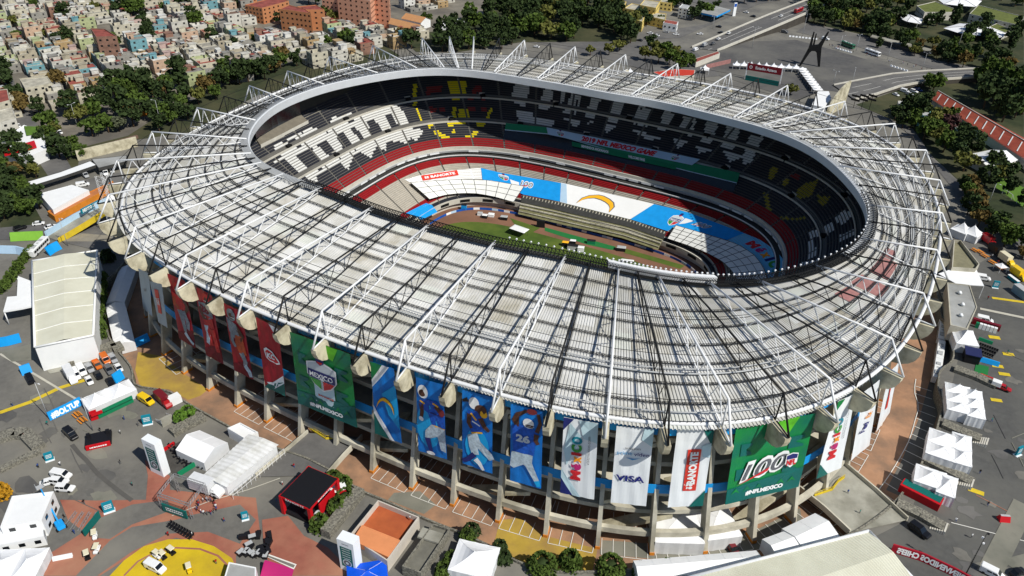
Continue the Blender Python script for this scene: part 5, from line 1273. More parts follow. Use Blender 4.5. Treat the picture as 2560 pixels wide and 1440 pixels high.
# --- street things
def person(label, x, y, z=3.5, shirt='white', legs='blue', rz=None, pose=0, loc=None):
    key = 'person%d' % pose
    if key not in PROTO:
        me = bpy.data.meshes.new('person'); g = (1 if pose else .3)
        V = [(0,0,.95),(0,0,1.2),(0,0,1.42),(0,.02,1.52),(.02,0,1.66),(.1,.09,.9),(.1*g,.1,.5),(.16*g+.0,.1,.06),(.26*g,.1,.04),(-.0,-.09,.9),(-.08*g,-.1,.5),(-.22*g,-.1,.06),(-.1*g,-.1,.04),(0,.2,1.38),(-.08*g,.25,1.12),(.12*g,.24,.88),(0,-.2,1.38),(.1*g,-.25,1.12),(.26*g,-.22,.92)]
        V[5] = (0, .09, .9)
        E = [(0,1),(1,2),(2,3),(3,4),(0,5),(5,6),(6,7),(7,8),(0,9),(9,10),(10,11),(11,12),(2,13),(13,14),(14,15),(2,16),(16,17),(17,18)]
        me.from_pydata(V, E, []); o = bpy.data.objects.new('person', me); COL.objects.link(o)
        sk = o.modifiers.new('skin', 'SKIN'); rads = [.14,.13,.15,.06,.11,.09,.07,.05,.045,.09,.07,.05,.045,.06,.05,.04,.06,.05,.04]
        for v, r in zip(me.skin_vertices[0].data, rads): v.radius = (r, r)
        me.skin_vertices[0].data[0].use_root = True
        o.modifiers.new('sub', 'SUBSURF').levels = 1
        dg = bpy.context.evaluated_depsgraph_get(); m2 = bpy.data.meshes.new_from_object(o.evaluated_get(dg)); bpy.data.objects.remove(o)
        PROTO[key] = m2
        for q in range(5): m2.materials.append(None)
        for p in m2.polygons:
            zc = p.center.z; yc = abs(p.center.y)
            p.material_index = 3 if zc > 1.6 else (0 if zc > 1.5 else (1 if zc > .93 and (yc < .22 or zc > 1.1) else (0 if yc > .19 and zc > .8 else (2 if zc > .12 else 4)))); p.use_smooth = True
    o = bpy.data.objects.new('person', PROTO[key]); COL.objects.link(o)
    for i, m in enumerate((m_skin, PAINT[shirt], PAINT[legs], m_blackp, m_blackp)): o.material_slots[i].link = 'OBJECT'; o.material_slots[i].material = m
    p = at(x, y, z+.8) if loc is None else loc; o.location = (p.x, p.y, z+.14); o.rotation_euler = (0, 0, rnd.random()*6.3 if rz is None else rz); tag(o, label, 'person'); return o
def lamp_post(label, x, y, h, z=3.5, arms=1, rz=0., m=None, group='street lamps'):
    p = at(x, y, z); o = empty('lamp_post', (p.x, p.y, z), rz, label, 'lamp post', group)
    mb = MB(); mb.tube((0, 0, 0), (0, 0, h), .14, 6, 0, .08); mb.build('pole', m or m_lgrey, o)
    for k in range(arms):
        s = 1 if k == 0 else -1
        mb = MB(); mb.tube((0, 0, h-.05), (s*1.6, 0, h+.25), .05, 4); mb.build('arm', m or m_lgrey, o); mb = MB(); mb.box((s*1.8, 0, h+.25), (.7, .28, .14)); mb.build('lamp_head', m_white, o)
    return o
def mast(label, x, y, h, z=3.5):
    p = at(x, y, z); o = empty('floodlight_mast', (p.x, p.y, z), 0, label, 'mast'); mb = MB(); mb.tube((0, 0, 0), (0, 0, h), .16, 6, 0, .09)
    for q in range(8): mb.tube((-.3, 0, h*.3+q*.7), (.3, 0, h*.3+q*.7), .03, 4)
    mb.build('pole', m_dgrey, o)
    for q in range(3):
        mb = MB(); mb.box((.3*(-1)**q, .2, h-.3-q*1.6), (.5, .35, .35)); mb.tube((0, 0, h-.3-q*1.6), (.3*(-1)**q, .2, h-.3-q*1.6), .04, 4); mb.build('lamp_head', m_blackp if q == 0 else m_lamp, o)
    return o
def fence_banner(label, P, h, m, word=None, mword=None, z=3.5, lean=0., flip=False, th=.4, name='fence_banner', bold=.05):
    """cloth along a crowd barrier"""
    Q = [at(x, y, z+.1) for x, y in P]; o = None; mb = MB(); A0 = Q[0]
    L_ = [0.]
    for a, b in zip(Q, Q[1:]): L_.append(L_[-1]+(b-a).length)
    d0 = (Q[-1]-Q[0]).normalized(); n = Vector((-d0.y, d0.x, 0)); 
    if n.dot(CAM-Q[0]) < 0: n = -n
    def fn(s, zz, l=0.):
        s = min(max(s, 0), L_[-1]-1e-4); i = max(k for k in range(len(L_)-1) if L_[k] <= s+1e-9); p = Q[i].lerp(Q[i+1], (s-L_[i])/(L_[i+1]-L_[i])); return p+Vector((0, 0, zz))-n*(lean*zz-l)
    N = max(2, int(L_[-1]/1.2)); sweep(mb, [[fn(L_[-1]*i/N, 0) for i in range(N+1)], [fn(L_[-1]*i/N, h) for i in range(N+1)], [fn(L_[-1]*i/N, h)-n*th for i in range(N+1)], [fn(L_[-1]*i/N, 0)-n*th for i in range(N+1)]], closed=False)
    o = mb.build(name, m); tag(o, label, 'banner')
    if word:
        mb = MB()
        if word == '~': bars(mb, lambda x, y: fn(x, y, .06), L_[-1]/2, h*.5, L_[-1]*.7, h*.5)
        else: put_text(mb, lambda x, y: fn(x, y, .06), word, L_[-1]/2, h*.5, h*.62, L_[-1]*.86, 0, bold=bold, mirror=flip); mb.build('lettering', mword or m_whitev, o)
    return o
def totem(label, P, z=3.5, h=9., w_=3.6, dep=1.6, face=None, logo=True, lines=()):
    """tall white guide sign; P photo point of the foot of the front edge, P[1] gives the facing side"""
    p = at(*P[0], z); q = at(*P[1], z); rz = math.atan2(q.y-p.y, q.x-p.x); o = empty('sign_totem', ((p.x+q.x)/2, (p.y+q.y)/2, z), rz, label, 'sign'); w_ = (q-p).length
    mb = MB(); mb.box((0, dep/2, h/2), (w_, dep, h)); mb.build('case', m_bwhite, o)
    mb = MB(); F = lambda x, y, l=0.: (x*w_, -.03-l, y*h); mb.face([F(x, y) for x, y in ((-.36, .16), (.36, .16), (.36, .8), (-.36, .8))]); mb.build('panel', face or m_bdgreen, o)
    mb = MB()
    mb.face([F(.28*math.cos(2*PI*k/20), .3+.28*w_/h*math.sin(2*PI*k/20), .02) for k in range(20)], 0); mb.face([F(.22*math.cos(2*PI*k/20), .3+.22*w_/h*math.sin(2*PI*k/20), .04) for k in range(20)], 1); mb.face([F(.1*math.cos(2*PI*k/20), .3+.1*w_/h*math.sin(2*PI*k/20), .06) for k in range(20)], 0)
    mb.build('emblem', [m_greyp, m_steelp], o)
    mb = MB()
    for k, s in enumerate(lines): bars(mb, lambda x, y: F(x, y, .03), 0, .75-.075*k, .5, .035, 1, 0, k)
    bars(mb, lambda x, y: F(x, y, .03), 0, .9, .4, .03, 1, 1); mb.build('lettering', [m_whitev, m_steelp], o); return o
def crate_obj(name, label, cat, x, y, d, rz, m, z=3.5, mt=None, par=None):
    p = at(x, y, z+d[2]/2); o = empty(name, (p.x, p.y, z+.12), rz, label, cat); mb = MB(); mb.box((0, 0, d[2]/2), d, 0, 0, None, (d[0]*.97, d[1]*.97)); mb.build('body', m, o)
    if mt: mb = MB(); mb.box((0, 0, d[2]+.06), (d[0]*1.06, d[1]*1.06, .12)); mb.build('top', mt, o)
    return o
ORD = ['first','second','third','fourth','fifth','sixth','seventh','eighth','ninth','tenth','eleventh','twelfth','thirteenth','fourteenth','fifteenth','sixteenth','seventeenth','eighteenth','nineteenth','twentieth']
# ---------------------------------------------------------------- near left: hall, yard, booths
m_hallroof = mat('cream_sheet_roof', (212, 211, 192), .7, .04, .25, dirt=(200, 198, 178), dscale=.1)
m_hallwall = mat('white_hall_wall', (232, 233, 232), .7, .04, .3)
m_roofgrey = mat('grey_sheet_roof', (164, 165, 162), .7, .1, .3, dirt=(140, 140, 136), dscale=.1)
m_terracotta = mat('terracotta', (176, 92, 52), .9, .12, .3, dirt=(150, 74, 46), dscale=.1)
m_salmon = mat('salmon_paint', (216, 140, 92), .9, .08, .3)
m_bluetarp = mat('blue_tarpaulin', (14, 84, 214), .45, .12, .5)
m_redbooth = mat('booth_red', (190, 20, 30), .5, .08, .4)
m_brick = mat('orange_brick', (188, 116, 74), .95, .12, .6)
m_trussg = mat('aluminium_truss', (150, 152, 154), .4, .1, .6, metal=.3)
h = empty('event_hall', at(150, 760, 3.5), 0, 'large cream roofed white event hall at the left edge of the plaza', 'hall'); hz = 9.0; O = h.location
RF = [at(x, y, 3.5+hz)-O for x, y in ((80,652),(243,626),(233,838),(87,868))]
I4 = inset([tuple(p.xy) for p in RF], .5)
mb = MB(); N = 8
for a, b in zip(RF, RF[1:]+RF[:1]): mb.face([(*a.xy, 0), (*b.xy, 0), b, a])
mb.build('wall', m_hallwall, h)
mb = MB(); A = [[RF[0].lerp(RF[3], i/6)+Vector((0,0,-.3)), RF[0].lerp(RF[1], .5).lerp(RF[3].lerp(RF[2], .5), i/6)+Vector((0,0,.7)), RF[1].lerp(RF[2], i/6)+Vector((0,0,-.3))] for i in range(7)]
sweep(mb, A, closed=False); mb.build('roof', m_hallroof, h)
mb = MB()
for a, b in zip(RF, RF[1:]+RF[:1]): mb.tube(a, b, .35, 6)
mb.build('parapet', m_hallwall, h)
mb = MB()
for i in range(1, 6):
    for j in (0, 1): mb.tube(A[i][j]+Vector((0,0,.04)), A[i][j+1]+Vector((0,0,.04)), .12, 4)
mb.build('roof_seam', m_hallwall, h)
for x, y in ((150,893),(182,880),(112,884)):
    mb = MB(); q = at(x, y, 6.0)-O; mb.box(q, (1.6, .5, .5), ang(95,908,241,870)); mb.build('vent', m_dgrey, h)
for P, z1, lb in (([(45,690),(103,652+60),(103,742),(100,760),(55,770),(8,778),(18,742),(42,740)], 9.2, 'white flat canopy wing on the left flank of the event hall'),):
    o = empty('canopy_wing', at(60, 760, 3.5), 0, lb, 'canopy'); O = o.location; Q = [at(x, y, z1)-O for x, y in P]; mb = MB(); mb.prism([tuple(q.xy) for q in Q], Q[0].z-.6, Q[0].z, bottom=True); mb.build('roof', m_hallwall, o)
    for x, y in ((10,778),(98,758),(44,695)):
        q = at(x, y, z1-.3)-O; mb = MB(); mb.tube((*q.xy, 0), q, .2, 6); mb.build('post', m_hallwall, o)
hedge('row of round clipped trees along the left frame edge beside the hall', [(0,735),(30,700),(60,655),(88,630)], 3.6, 3.2, 'mid')
hedge('dark green clipped hedge along the right flank of the event hall', [(258,690),(254,740),(252,790),(256,845)], 3.4, 3.0, 'mid')
hedge('round dark bush behind the curved white walkway tent', [(262,655),(288,648)], 6, 6, 'dark')
gable('long white walkway tent curving beside the ring road, sunlit part', (312,862), (288,762), 6.0, 3.2, 4.2, z=.1)
gable('blue shaded end of the walkway tent beside the first columns', (288,758), (322,668), 6.0, 3.2, 4.2, z=.1)
fence_banner('bright blue banner across the foot of the walkway tent', [(309,878),(343,868),(376,852)], 2.2, m_sky, z=0.1, lean=.6)
fence_banner('blue plaza fence banner with pale end at the left edge', [(0,868),(20,865),(54,856)], 3.0, m_sky, lean=.2)
fence_banner('small blue fence panel at the white ground line', [(56,940),(82,931)], 2.6, m_sky, lean=.5)
fence_banner('pale blue fence banner with bold white hashtag lettering left of the booth', [(126,1052),(165,1034),(208,1012)], 2.4, m_sky, '#BOLTUP', m_whitev, lean=.3)
fence_banner('blue fence banner behind the white peaked booth', [(292,960),(313,945)], 3.0, m_sky, lean=.3)
fence_banner('pale blue and white banner along the top left lane', [(0,634),(40,635),(80,645)], 3.0, m_ltblue, lean=.2)
fence_banner('lime green banner along the lane left of the stadium', [(26,604),(60,602),(108,600)], 3.0, mat('lime_vinyl', (126, 178, 62), .5, .1, .3), lean=.5)
fence_banner('small blue banner beside the concrete lane', [(126,640),(140,630),(156,622)], 3.0, m_sky, lean=.5)
# parked rows in the yard
Y = lambda u, v: (u/4, 720+v/4)
rz0 = ang(175, 940, 188, 962)
for kd, c, u, v, lb in (('truck','white',712,893,'white box truck at the left end of the yard row'),('van','white',757,868,'white van second from the left in the yard row'),('van','white',818,826,'white van with a black window in the yard row'),('pickup','silver',893,795,'silver pickup with an open bed in the yard row'),('pickup','orange',970,762,'orange pickup in the yard row'),('van','orange',1055,716,'orange van in the yard row'),('pickup','silver',1127,700,'silver pickup at the right end of the yard row'),('sedan','white',890,922,'white car standing in front of the yard row'),('sedan','black',980,868,'small black car in front of the orange pickup'),('suv','grey',1092,818,'grey car in front of the orange van'),('sedan','white',1185,795,'white car by the stone wall of the yard'),('sedan','black',1102,938,'black car half behind the peaked booth'),('suv','black',300,912,'black car beside the small blue fence panel')):
    place(kd, c, *Y(u, v), rz0, lb)
place('van', 'yellow', 366, 1001, ang(348,990,388,1014), 'bright yellow van with windows in the booth yard', sc=1.05)
mb = MB(); o = place('truck', 'red', 410, 1005, ang(400,995,430,1022), 'red tank truck beside the yellow van', sc=.95); recolor(o, 'cargo_box', PAINT['maroon'])
crate_obj('trailer', 'white box trailer behind the red tank truck', 'trailer', 436, 999, (3.4, 2.4, 2.4), ang(420,1005,445,993), m_hallwall)
# peaked booth, red-green counter
tent('white booth tent of two peaks with a red and green counter front', 272, 985, 13.5, 6.2, ang(225,1030,330,985), 2, 1, 3.0, 2.2)
A = [(230,1052),(262,1038),(334,1004)]
fence_banner('green counter front with white lettering under the peaked booth', [(248,1047),(290,1027),(335,1005)], 1.2, m_green, '~', lean=0, name='counter')
fence_banner('red counter corner under the peaked booth', [(229,1053),(247,1047)], 3.2, m_redbooth, lean=0, name='counter')
fence_banner('green sign strip along the eaves of the peaked booth', [(258,1031),(332,996)], .9, m_green, '~', z=5.6, name='sign_board')
fence_banner('red sign strip along the eaves of the peaked booth', [(229,1043),(257,1032)], .9, m_redbooth, '~', z=5.6, name='sign_board')
for x, y, lb in ((194,1040,'upper of the two orange picnic tables below the booth'),(207,1054,'lower of the two orange picnic tables below the booth')):
    o = empty('picnic_table', (*at(x, y, 3.5).xy, 3.6), ang(185,1035,215,1060), lb, 'table'); mb = MB(); mb.box((0, 0, .75), (2.6, .8, .06)); mb.build('tabletop', m_orangepaint, o)
    for s in (-1, 1):
        mb = MB(); mb.box((0, s*.85, .45), (2.6, .35, .06)); mb.build('bench', m_orangepaint, o)
    for s in (-1, 1):
        mb = MB(); mb.tube((s*.9, -.8, 0), (s*.9, .3, .75), .05, 4); mb.tube((s*.9, .8, 0), (s*.9, -.3, .75), .05, 4); mb.build('leg', m_dgrey, o)
def pylon(lb, x, y, rz, w_, h, m, word='', zz=3.5):
    p = at(x, y, zz+h/2); o = empty('kiosk_sign', (p.x, p.y, zz+.1), rz, lb, 'sign'); mb = MB(); mb.box((0, 0, .1), (w_*1.1, 1.4, .2)); mb.build('base', m_whitev, o); mb = MB(); mb.box((0, 0, h/2+.1), (w_, .5, h)); mb.build('panel', m, o)
    mb = MB()
    bars(mb, lambda a, b: (a, -.27, h*.6+b), 0, 0, w_*.7, h*.5, 3); mb.build('lettering', m_whitev, o); return o
pylon('green direction sign on the asphalt beside the yellow van', 367, 1050, ang(355,1055,380,1050), 2.4, 3.2, m_tealp, 'ZONA A')
pylon('teal information sign at the left, beside the white vans', 122, 1142, ang(110,1150,140,1140), 2.0, 2.6, m_tealp, 'ZONA B')
pylon('teal and white ticket kiosk beside the crowd of cables', 270, 1268, ang(255,1275,285,1265), 2.4, 3.2, m_tealp, 'NFL')
pylon('small teal sign on the red paving right of the crowd', 612, 1290, ang(602,1295,622,1290), 1.6, 2.4, m_tealp, 'A')
pylon('green and white sign at the right frame edge', 2548, 1128, ang(2535,1140,2558,1130), 2.0, 3.0, m_tealp, 'B')
pylon('teal sign on the right plaza near the blue container', 2490, 712, ang(2480,715,2500,718), 2.0, 2.8, m_tealp, 'C')
# stone terraces, steps, planting beside the ring road
def wallrun(lb, P, h, th=.8, m=None, z=3.5, name='stone_wall'):
    Q = [at(x, y, z) for x, y in P]; mb = MB()
    for a, b in zip(Q, Q[1:]):
        d = (b-a).normalized(); n = Vector((-d.y, d.x, 0))*th/2
        mb.prism([tuple((a+n).xy), tuple((b+n).xy), tuple((b-n).xy), tuple((a-n).xy)], z-.1, z+h)
    return tag(mb.build(name, m or m_stone), lb, 'wall')
wallrun('stone retaining wall round the yard of parked trucks', [(170,910),(235,885),(290,865),(300,880)], 1.4, 3)
wallrun('low stone wall at the left side of the plaza below the kiosk', [(0,1180),(60,1150),(104,1130)], 1.2, 1.6)
wallrun('curved stone planter wall at the left edge of the plaza', [(0,1100),(40,1088),(66,1090),(100,1125)], 1.6, 3.4)
hedge('green hedge on the terrace right of the yellow van', [(432,1058),(460,1042),(482,1026)], 4.2, 2.6, 'bright', z=4.5)
wallrun('stone terrace wall below the green hedge', [(430,1088),(470,1066),(512,1046)], 1.6, 3.0)
o = empty('stairway', (*at(405, 1048, 3.5).xy, 3.5), ang(390,1045,430,1080), 'pale concrete stairway with white handrails by the hedge', 'stairs'); mb = MB()
for i in range(8): mb.box((i*.45, 0, .15+i*.17), (.47, 3.2, .3+i*.34))
mb.build('steps', m_concp, o)
for s in (-1, 1):
    mb = MB(); mb.tube((-.3, s*1.6, 1.0), (3.4, s*1.6, 2.4), .06, 4)
    for i in range(5): mb.tube((i*.8, s*1.6, .2+i*.3), (i*.8, s*1.6, 1.1+i*.3), .05, 4)
    mb.build('handrail', m_white, o)
# black vans, stage, stands
place('van', 'black', 177, 1086, ang(165,1075,192,1100), 'dark van on the asphalt left of the small red stage')
o = empty('small_stage', (*at(248, 1105, 3.5).xy, 3.6), ang(228,1112,272,1102), 'small black stage with a red bank front', 'stage'); mb = MB(); mb.box((0, .4, .5), (6.4, 5.0, 1.0)); mb.build('deck', m_blackp, o); mb = MB(); mb.box((0, -2.4, .7), (6.0, .5, 1.4)); mb.build('front', m_redbooth, o); mb = MB(); bars(mb, lambda a, b: (a, -2.68, .7+b), 0, 0, 4.2, .7); mb.build('lettering', m_whitev, o)
for s in (-1, 1):
    mb = MB(); mb.box((s*2.4, 1.6, 1.6), (.9, .8, 1.2)); mb.build('loudspeaker', m_blackp, o)
LN = ('ACCESO', 'PUERTA', 'ZONA', 'PALCOS', 'TIENDA')
totem('tall white guide sign with a green map face, left of the table terrace', [(378,1178),(410,1194)], 3.5, 11.5, dep=2.2, lines=LN)
totem('white guide sign with a green map face at the bottom centre', [(852,1422),(892,1438)], 3.5, 10.5, dep=2.6, lines=LN)
# table terrace with arched tent
sheet('dark_paving_and_shade', mat('dark_tiles', (74, 72, 68), .9, .2, .6), [(402,1128),(470,1095),(530,1130),(520,1150),(440,1190),(425,1180)])
gable('white arched tent over the table terrace', (470,1100), (540,1132), 8.5, 3.0, 5.0)
k = 0
for i in range(5):
    for j in range(4):
        if i+j > 6: continue
        x, y = 430+i*17+j*8, 1118+i*9.5-j*(-13)+0
        if y > 1172: continue
        p = at(x, y, 3.5)
        if k == 0:
            tb = empty('bistro_table', (p.x, p.y, 3.6), 0, 'small dark bistro table on the terrace by the arched tent', 'table', 'tables on the dark terrace'); mb = MB(); mb.tube((0, 0, .7), (0, 0, .76), .5, 8); mb.build('tabletop', m_blackp, tb); mb = MB(); mb.tube((0, 0, 0), (0, 0, .7), .05, 5); mb.build('leg', m_dgrey, tb)
            for q in range(4):
                mb = MB(); a = q*PI/2; c = Vector((math.cos(a), math.sin(a), 0)); mb.box((c.x*.85, c.y*.85, .42), (.45, .45, .08), a); mb.box((c.x*1.06, c.y*1.06, .7), (.06, .45, .5), a); mb.build('seat', m_blackp, tb)
        else: copy_tree(tb, (p.x, p.y, 3.6), k*.4)
        k += 1
fence_banner('green fence strip with white lettering along the table terrace', [(448,1192),(480,1172),(510,1152)], 1.3, m_green, '~', lean=.1)
fence_banner('small red fence strip beside the table terrace', [(408,1132),(438,1112)], 1.0, m_redbooth, lean=.1)
# long white sheet-roofed shed and the white box truck
P = [(505,1192),(600,1118),(697,1108+0),(680,1122),(560,1216)]
o = empty('long_shed', at(600, 1170, 3.5), 0, 'long low white sheet roofed shed with a side walkway', 'shed'); O = o.location; Q = [at(x, y, 7.2)-O for x, y in ((503,1192),(622,1085),(697,1112),(566,1218))]
mb = MB(); mb.prism(inset([tuple(q.xy) for q in Q], .4), 0, 3.4); mb.build('wall', m_tentwall, o)
mb = MB(); N = 26; dv = Q[3]-Q[0]
A = []
for i in range(N+1):
    a, b = Q[0].lerp(Q[1], i/N), Q[3].lerp(Q[2], i/N); dz = Vector((0, 0, .12 if i % 2 else 0)); A.append([a+dz, a.lerp(b, .5)+dz+Vector((0, 0, .5)), b+dz])
sweep(mb, A, closed=False); mb.build('roof', mat('white_sheet_roof', (222, 223, 222), .6, .08, .4, dirt=(196, 196, 190), dscale=.3), o)
mb = MB(); a, b = Q[3]+(dv.normalized()*1.5), Q[2]+(dv.normalized()*1.5)
for i in range(13): p = a.lerp(b, i/12); mb.tube((*p.xy, 0), (*p.xy, 2.9), .06, 4)
for zz in (1.4, 2.9): mb.tube((*a.xy, zz), (*b.xy, zz), .06, 4)
mb.build('handrail', m_white, o)
place('truck', 'white', 520, 1226, ang(490,1216,560,1240), 'white box truck parked across the end of the long shed', sc=1.25)
slabhouse('ticket_hut', 'white ticket hut with grey roof at the top of the long shed', 'hut', [(568,1070),(600,1056),(645,1080),(612,1096)], 3.5, 7, m_hallwall, m_hallwall)
# crowd and rigging tower
g = random.Random(3)
sh = ['white', 'blue', 'black', 'red', 'grey', 'white', 'navy', 'teal']
desc = ['standing in the crowd by the white box truck']
for i in range(16):
    a = 2*PI*i/16; c = sh[i % 6]
    person('person in %s with %s trousers, %s in the ring by the white truck' % (c, ['blue', 'black', 'grey'][i % 3], ORD[i]), 517+26*math.cos(a)*(.8+.3*g.random()), 1266+17*math.sin(a), shirt=c, legs=['blue', 'black', 'grey'][i % 3], pose=i % 2).__setitem__('group', 'ring of people beside the truck')
def lattice(mb, a, b, s=.55, n=None):
    a, b = Vector(a), Vector(b); d = (b-a).normalized(); u = d.orthogonal().normalized(); w_ = d.cross(u); n = n or max(2, int((b-a).length/.9)); C = [(u+w_)*s/2, (u-w_)*s/2, (-u-w_)*s/2, (w_-u)*s/2]
    for c in C: mb.tube(a+c, b+c, .05, 4, cap=False)
    for i in range(n):
        p, q = a.lerp(b, i/n), a.lerp(b, (i+1)/n)
        for k in range(4): mb.tube(p+C[k], q+C[(k+1) % 4], .03, 3, cap=False)
o = empty('rigging_frame', (*at(458, 1270, 3.5).xy, 3.6), ang(435,1300,487,1318), 'aluminium truss frame carrying a green screen on the red paving', 'frame')
for a, b in (((-4.5, 4, 0), (-4.5, 4, 6)), ((4.5, 4, 0), (4.5, 4, 6)), ((-4.5, -2, 0), (-4.5, -2, 5)), ((4.5, -2, 0), (4.5, -2, 5)), ((-4.5, 4, 6), (4.5, 4, 6)), ((-4.5, -2, 5), (4.5, -2, 5)), ((-4.5, 4, 6), (-4.5, -2, 5)), ((4.5, 4, 6), (4.5, -2, 5))):
    mb = MB(); lattice(mb, a, b); mb.build('truss', m_trussg, o)
mb = MB(); mb.box((0, -2.6, 1.6), (7.2, .3, 2.6)); mb.build('screen', m_bdgreen, o); mb = MB(); bars(mb, lambda a, b: (a, -2.78, 1.6+b), 0, 0, 5, 1.4, 2); mb.build('lettering', m_whitev, o)
def chairs(lb, x0, y0, x1, y1, n, rows=2):
    k = 0
    for i in range(n):
        for r in range(rows):
            p = at(x0+(x1-x0)*i/(n-1)-r*6, y0+(y1-y0)*i/(n-1)+r*7, 3.5); key = 'chair'
            if key not in PROTO:
                o = empty('folding_chair', (p.x, p.y, 3.6), 0, lb, 'chair', 'black folding chairs on the plaza'); mb = MB(); mb.box((0, 0, .45), (.5, .5, .06)); mb.build('seat', m_blackp, o); mb = MB(); mb.box((0, .24, .75), (.5, .06, .5)); mb.build('backrest', m_blackp, o)
                for a, b in ((-.2, -.2), (.2, -.2), (-.2, .2), (.2, .2)): mb = MB(); mb.tube((a, b, 0), (a, b, .45), .03, 4); mb.build('leg', m_dgrey, o)
                PROTO[key] = o; o.scale = (1.3,)*3
            else: copy_tree(PROTO[key], (p.x, p.y, 3.6), ang(x0, y0, x1, y1), lb)
chairs('black folding chair in the double row below the rigging frame', 428, 1312, 482, 1342, 9)
def gearcase(i, x, y, rz): crate_obj('flight_case', ['black flight case with a pale lid on the plaza right of the yellow circle', 'dark flight case leaning in the stack right of the yellow circle'][i % 2], 'case', x, y, (1.6+.3*(i % 3), 1.0, .9+.3*(i % 2)), rz, m_blackp, 3.5, m_lgrey if i % 3 == 0 else None)['group'] = 'flight cases right of the yellow circle'
for i in range(22): gearcase(i, 600+g.random()*75, 1335+g.random()*55, g.random()*3)
# white vehicles at the left
Z = lambda u, v: (u/4, 1080+v/4)
for kd, c, u, v, a, lb in (('van','white',615,430,ang(135,1190,185,1200),'white van topmost of the cluster at the left'),('suv','white',590,495,ang(135,1205,185,1210),'white car second in the cluster at the left'),('suv','white',650,560,ang(140,1222,185,1225),'white car lowest in the cluster at the left'),('sedan','white',490,495,ang(112,1205,130,1200),'small white car at the back of the left cluster'),
    ('cart','white',945,1030,ang(236,1330,237,1352),'cream golf cart on the red paving, nearest the boom lift'),('cart','white',965,1170,ang(245,1365,238,1382),'cream golf cart with a cream bonnet on the red paving'),('cart','black',870,1235,ang(215,1380,220,1402),'cream topped dark golf cart on the red paving'),('cart','white',1570,1230,ang(385,1382,408,1398),'cream golf cart on the yellow circle next to the white van'),('cart','black',1625,1235,ang(400,1380,415,1395),'dark golf cart behind the cream one on the yellow circle'),('cart','black',1712,1190,ang(418,1370,438,1385),'dark golf cart at the rim of the yellow circle'),
    ('van','white',1555,1352,ang(360,1405,415,1432),'white van parked on the yellow circle'),('cart','yellow',1890,1365,ang(468,1412,474,1435),'small black and yellow utility cart on the yellow circle')):
    place(kd, c, *Z(u, v), a, lb)
slabhouse('white_pavilion', 'white two storey pavilion with tall windows at the lower left', 'pavilion', [(30,1240),(134,1228),(104,1300),(0,1318)], 3.5, 9.0, m_hallwall, m_hallwall, .3, wins=2)
slabhouse('white_porch', 'white low porch in front of the pavilion at the lower left', 'pavilion', [(0,1322),(104,1302),(110,1340),(-10,1364)], 3.5, 6.6, m_hallwall, m_hallwall, .2, wins=1)
tent('white peaked tent at the lower left corner', 40, 1412, 11, 9, ang(0,1380,90,1376), 2, 1, 3.0, 1.8)
hedge('golden shrub at the left frame edge above the pavilion', [(4,1240),(8,1270)], 6, 4.5, 'gold')
hedge('row of low shrubs right of the corner tent', [(100,1395),(96,1440)], 2, 1.4, 'bright')
o = empty('boom_lift', (*at(152, 1318, 3.5).xy, 3.6), ang(152,1318,120,1265), 'bright blue boom lift raised beside the pavilion', 'boom lift'); mb = MB(); mb.box((0, 0, .9), (3.0, 2.0, .9), 0, 0, None, (2.4, 1.7)); mb.build('chassis', m_sky, o)
mb = MB(); mb.tube((0, 0, 1.2), (6.5, 0, 4.5), .22, 6); mb.tube((6.5, 0, 4.5), (8.5, 0, 6.3), .16, 6); mb.build('boom', m_sky, o); mb = MB(); mb.box((9.0, 0, 6.6), (1.4, 1.8, .1)); 
for a, b in ((8.4, -.8), (9.6, -.8), (8.4, .8), (9.6, .8)): mb.tube((a, b, 6.6), (a, b, 7.6), .05, 4)
mb.tube((8.4, -.8, 7.6), (9.6, -.8, 7.6), .05, 4); mb.tube((8.4, .8, 7.6), (9.6, .8, 7.6), .05, 4); mb.build('basket', m_lgrey, o)
for a, b in ((-1.1, -1), (1.1, -1), (-1.1, 1), (1.1, 1)): mb = MB(); mb.tube((a, b-.2, .45), (a, b+.2, .45), .45, 10); mb.build('wheel', m_tyre, o)
o = empty('scaffold', (*at(200, 1312, 3.5).xy, 3.6), .3, 'half built green and grey rigging between the boom lift and the kiosk', 'scaffold')
for i in range(4):
    mb = MB(); lattice(mb, (-3+2*i, -2, 0), (-3+2*i, 3, .5+i*.4), .5); mb.build('truss', m_trussg, o)
mb = MB(); mb.box((3.5, 0, 1.2), (.3, 6, 2.2)); mb.build('panel', m_bdgreen, o)
fence_banner('white fence banner on the red paving below the scaffold', [(132,1404),(182,1394)], 1.0, m_whitev, lean=.2)
# red bank booth with black roof
o = empty('sponsor_booth', (*at(780, 1262, 3.5).xy, 3.6), ang(715,1255,775,1282), 'red bank booth with flat black roof by the hedge', 'booth'); a0 = at(716, 1256, 10)-Vector((*o.location.xy, 0)); 
W_, D2, H2 = 8.6, 10.5, 6.2
for x in (-W_/2, W_/2):
    for y in (-D2/2, D2/2):
        mb = MB(); mb.box((x, y, H2/2), (.9, .9, H2)); mb.build('post', m_redbooth, o)
mb = MB(); mb.box((0, 0, H2-.3), (W_+.6, D2+.6, .6)); mb.build('frame', m_redbooth, o); mb = MB(); mb.box((0, 0, H2+.03), (W_+.3, D2+.3, .1)); mb.build('roof', m_blackp, o)
mb = MB(); mb.box((0, 0, .4), (W_, D2, .8)); mb.build('floor', m_blackp, o); mb = MB(); put_text(mb, lambda a, b: (a, -D2/2-.34, H2-.3+b), 'BANORTE', 0, 0, .6, 5.6); put_text(mb, lambda a, b: (W_/2+.34, a, H2-.3+b), 'BANORTE', 0, 0, .5, 5); mb.build('lettering', m_whitev, o)
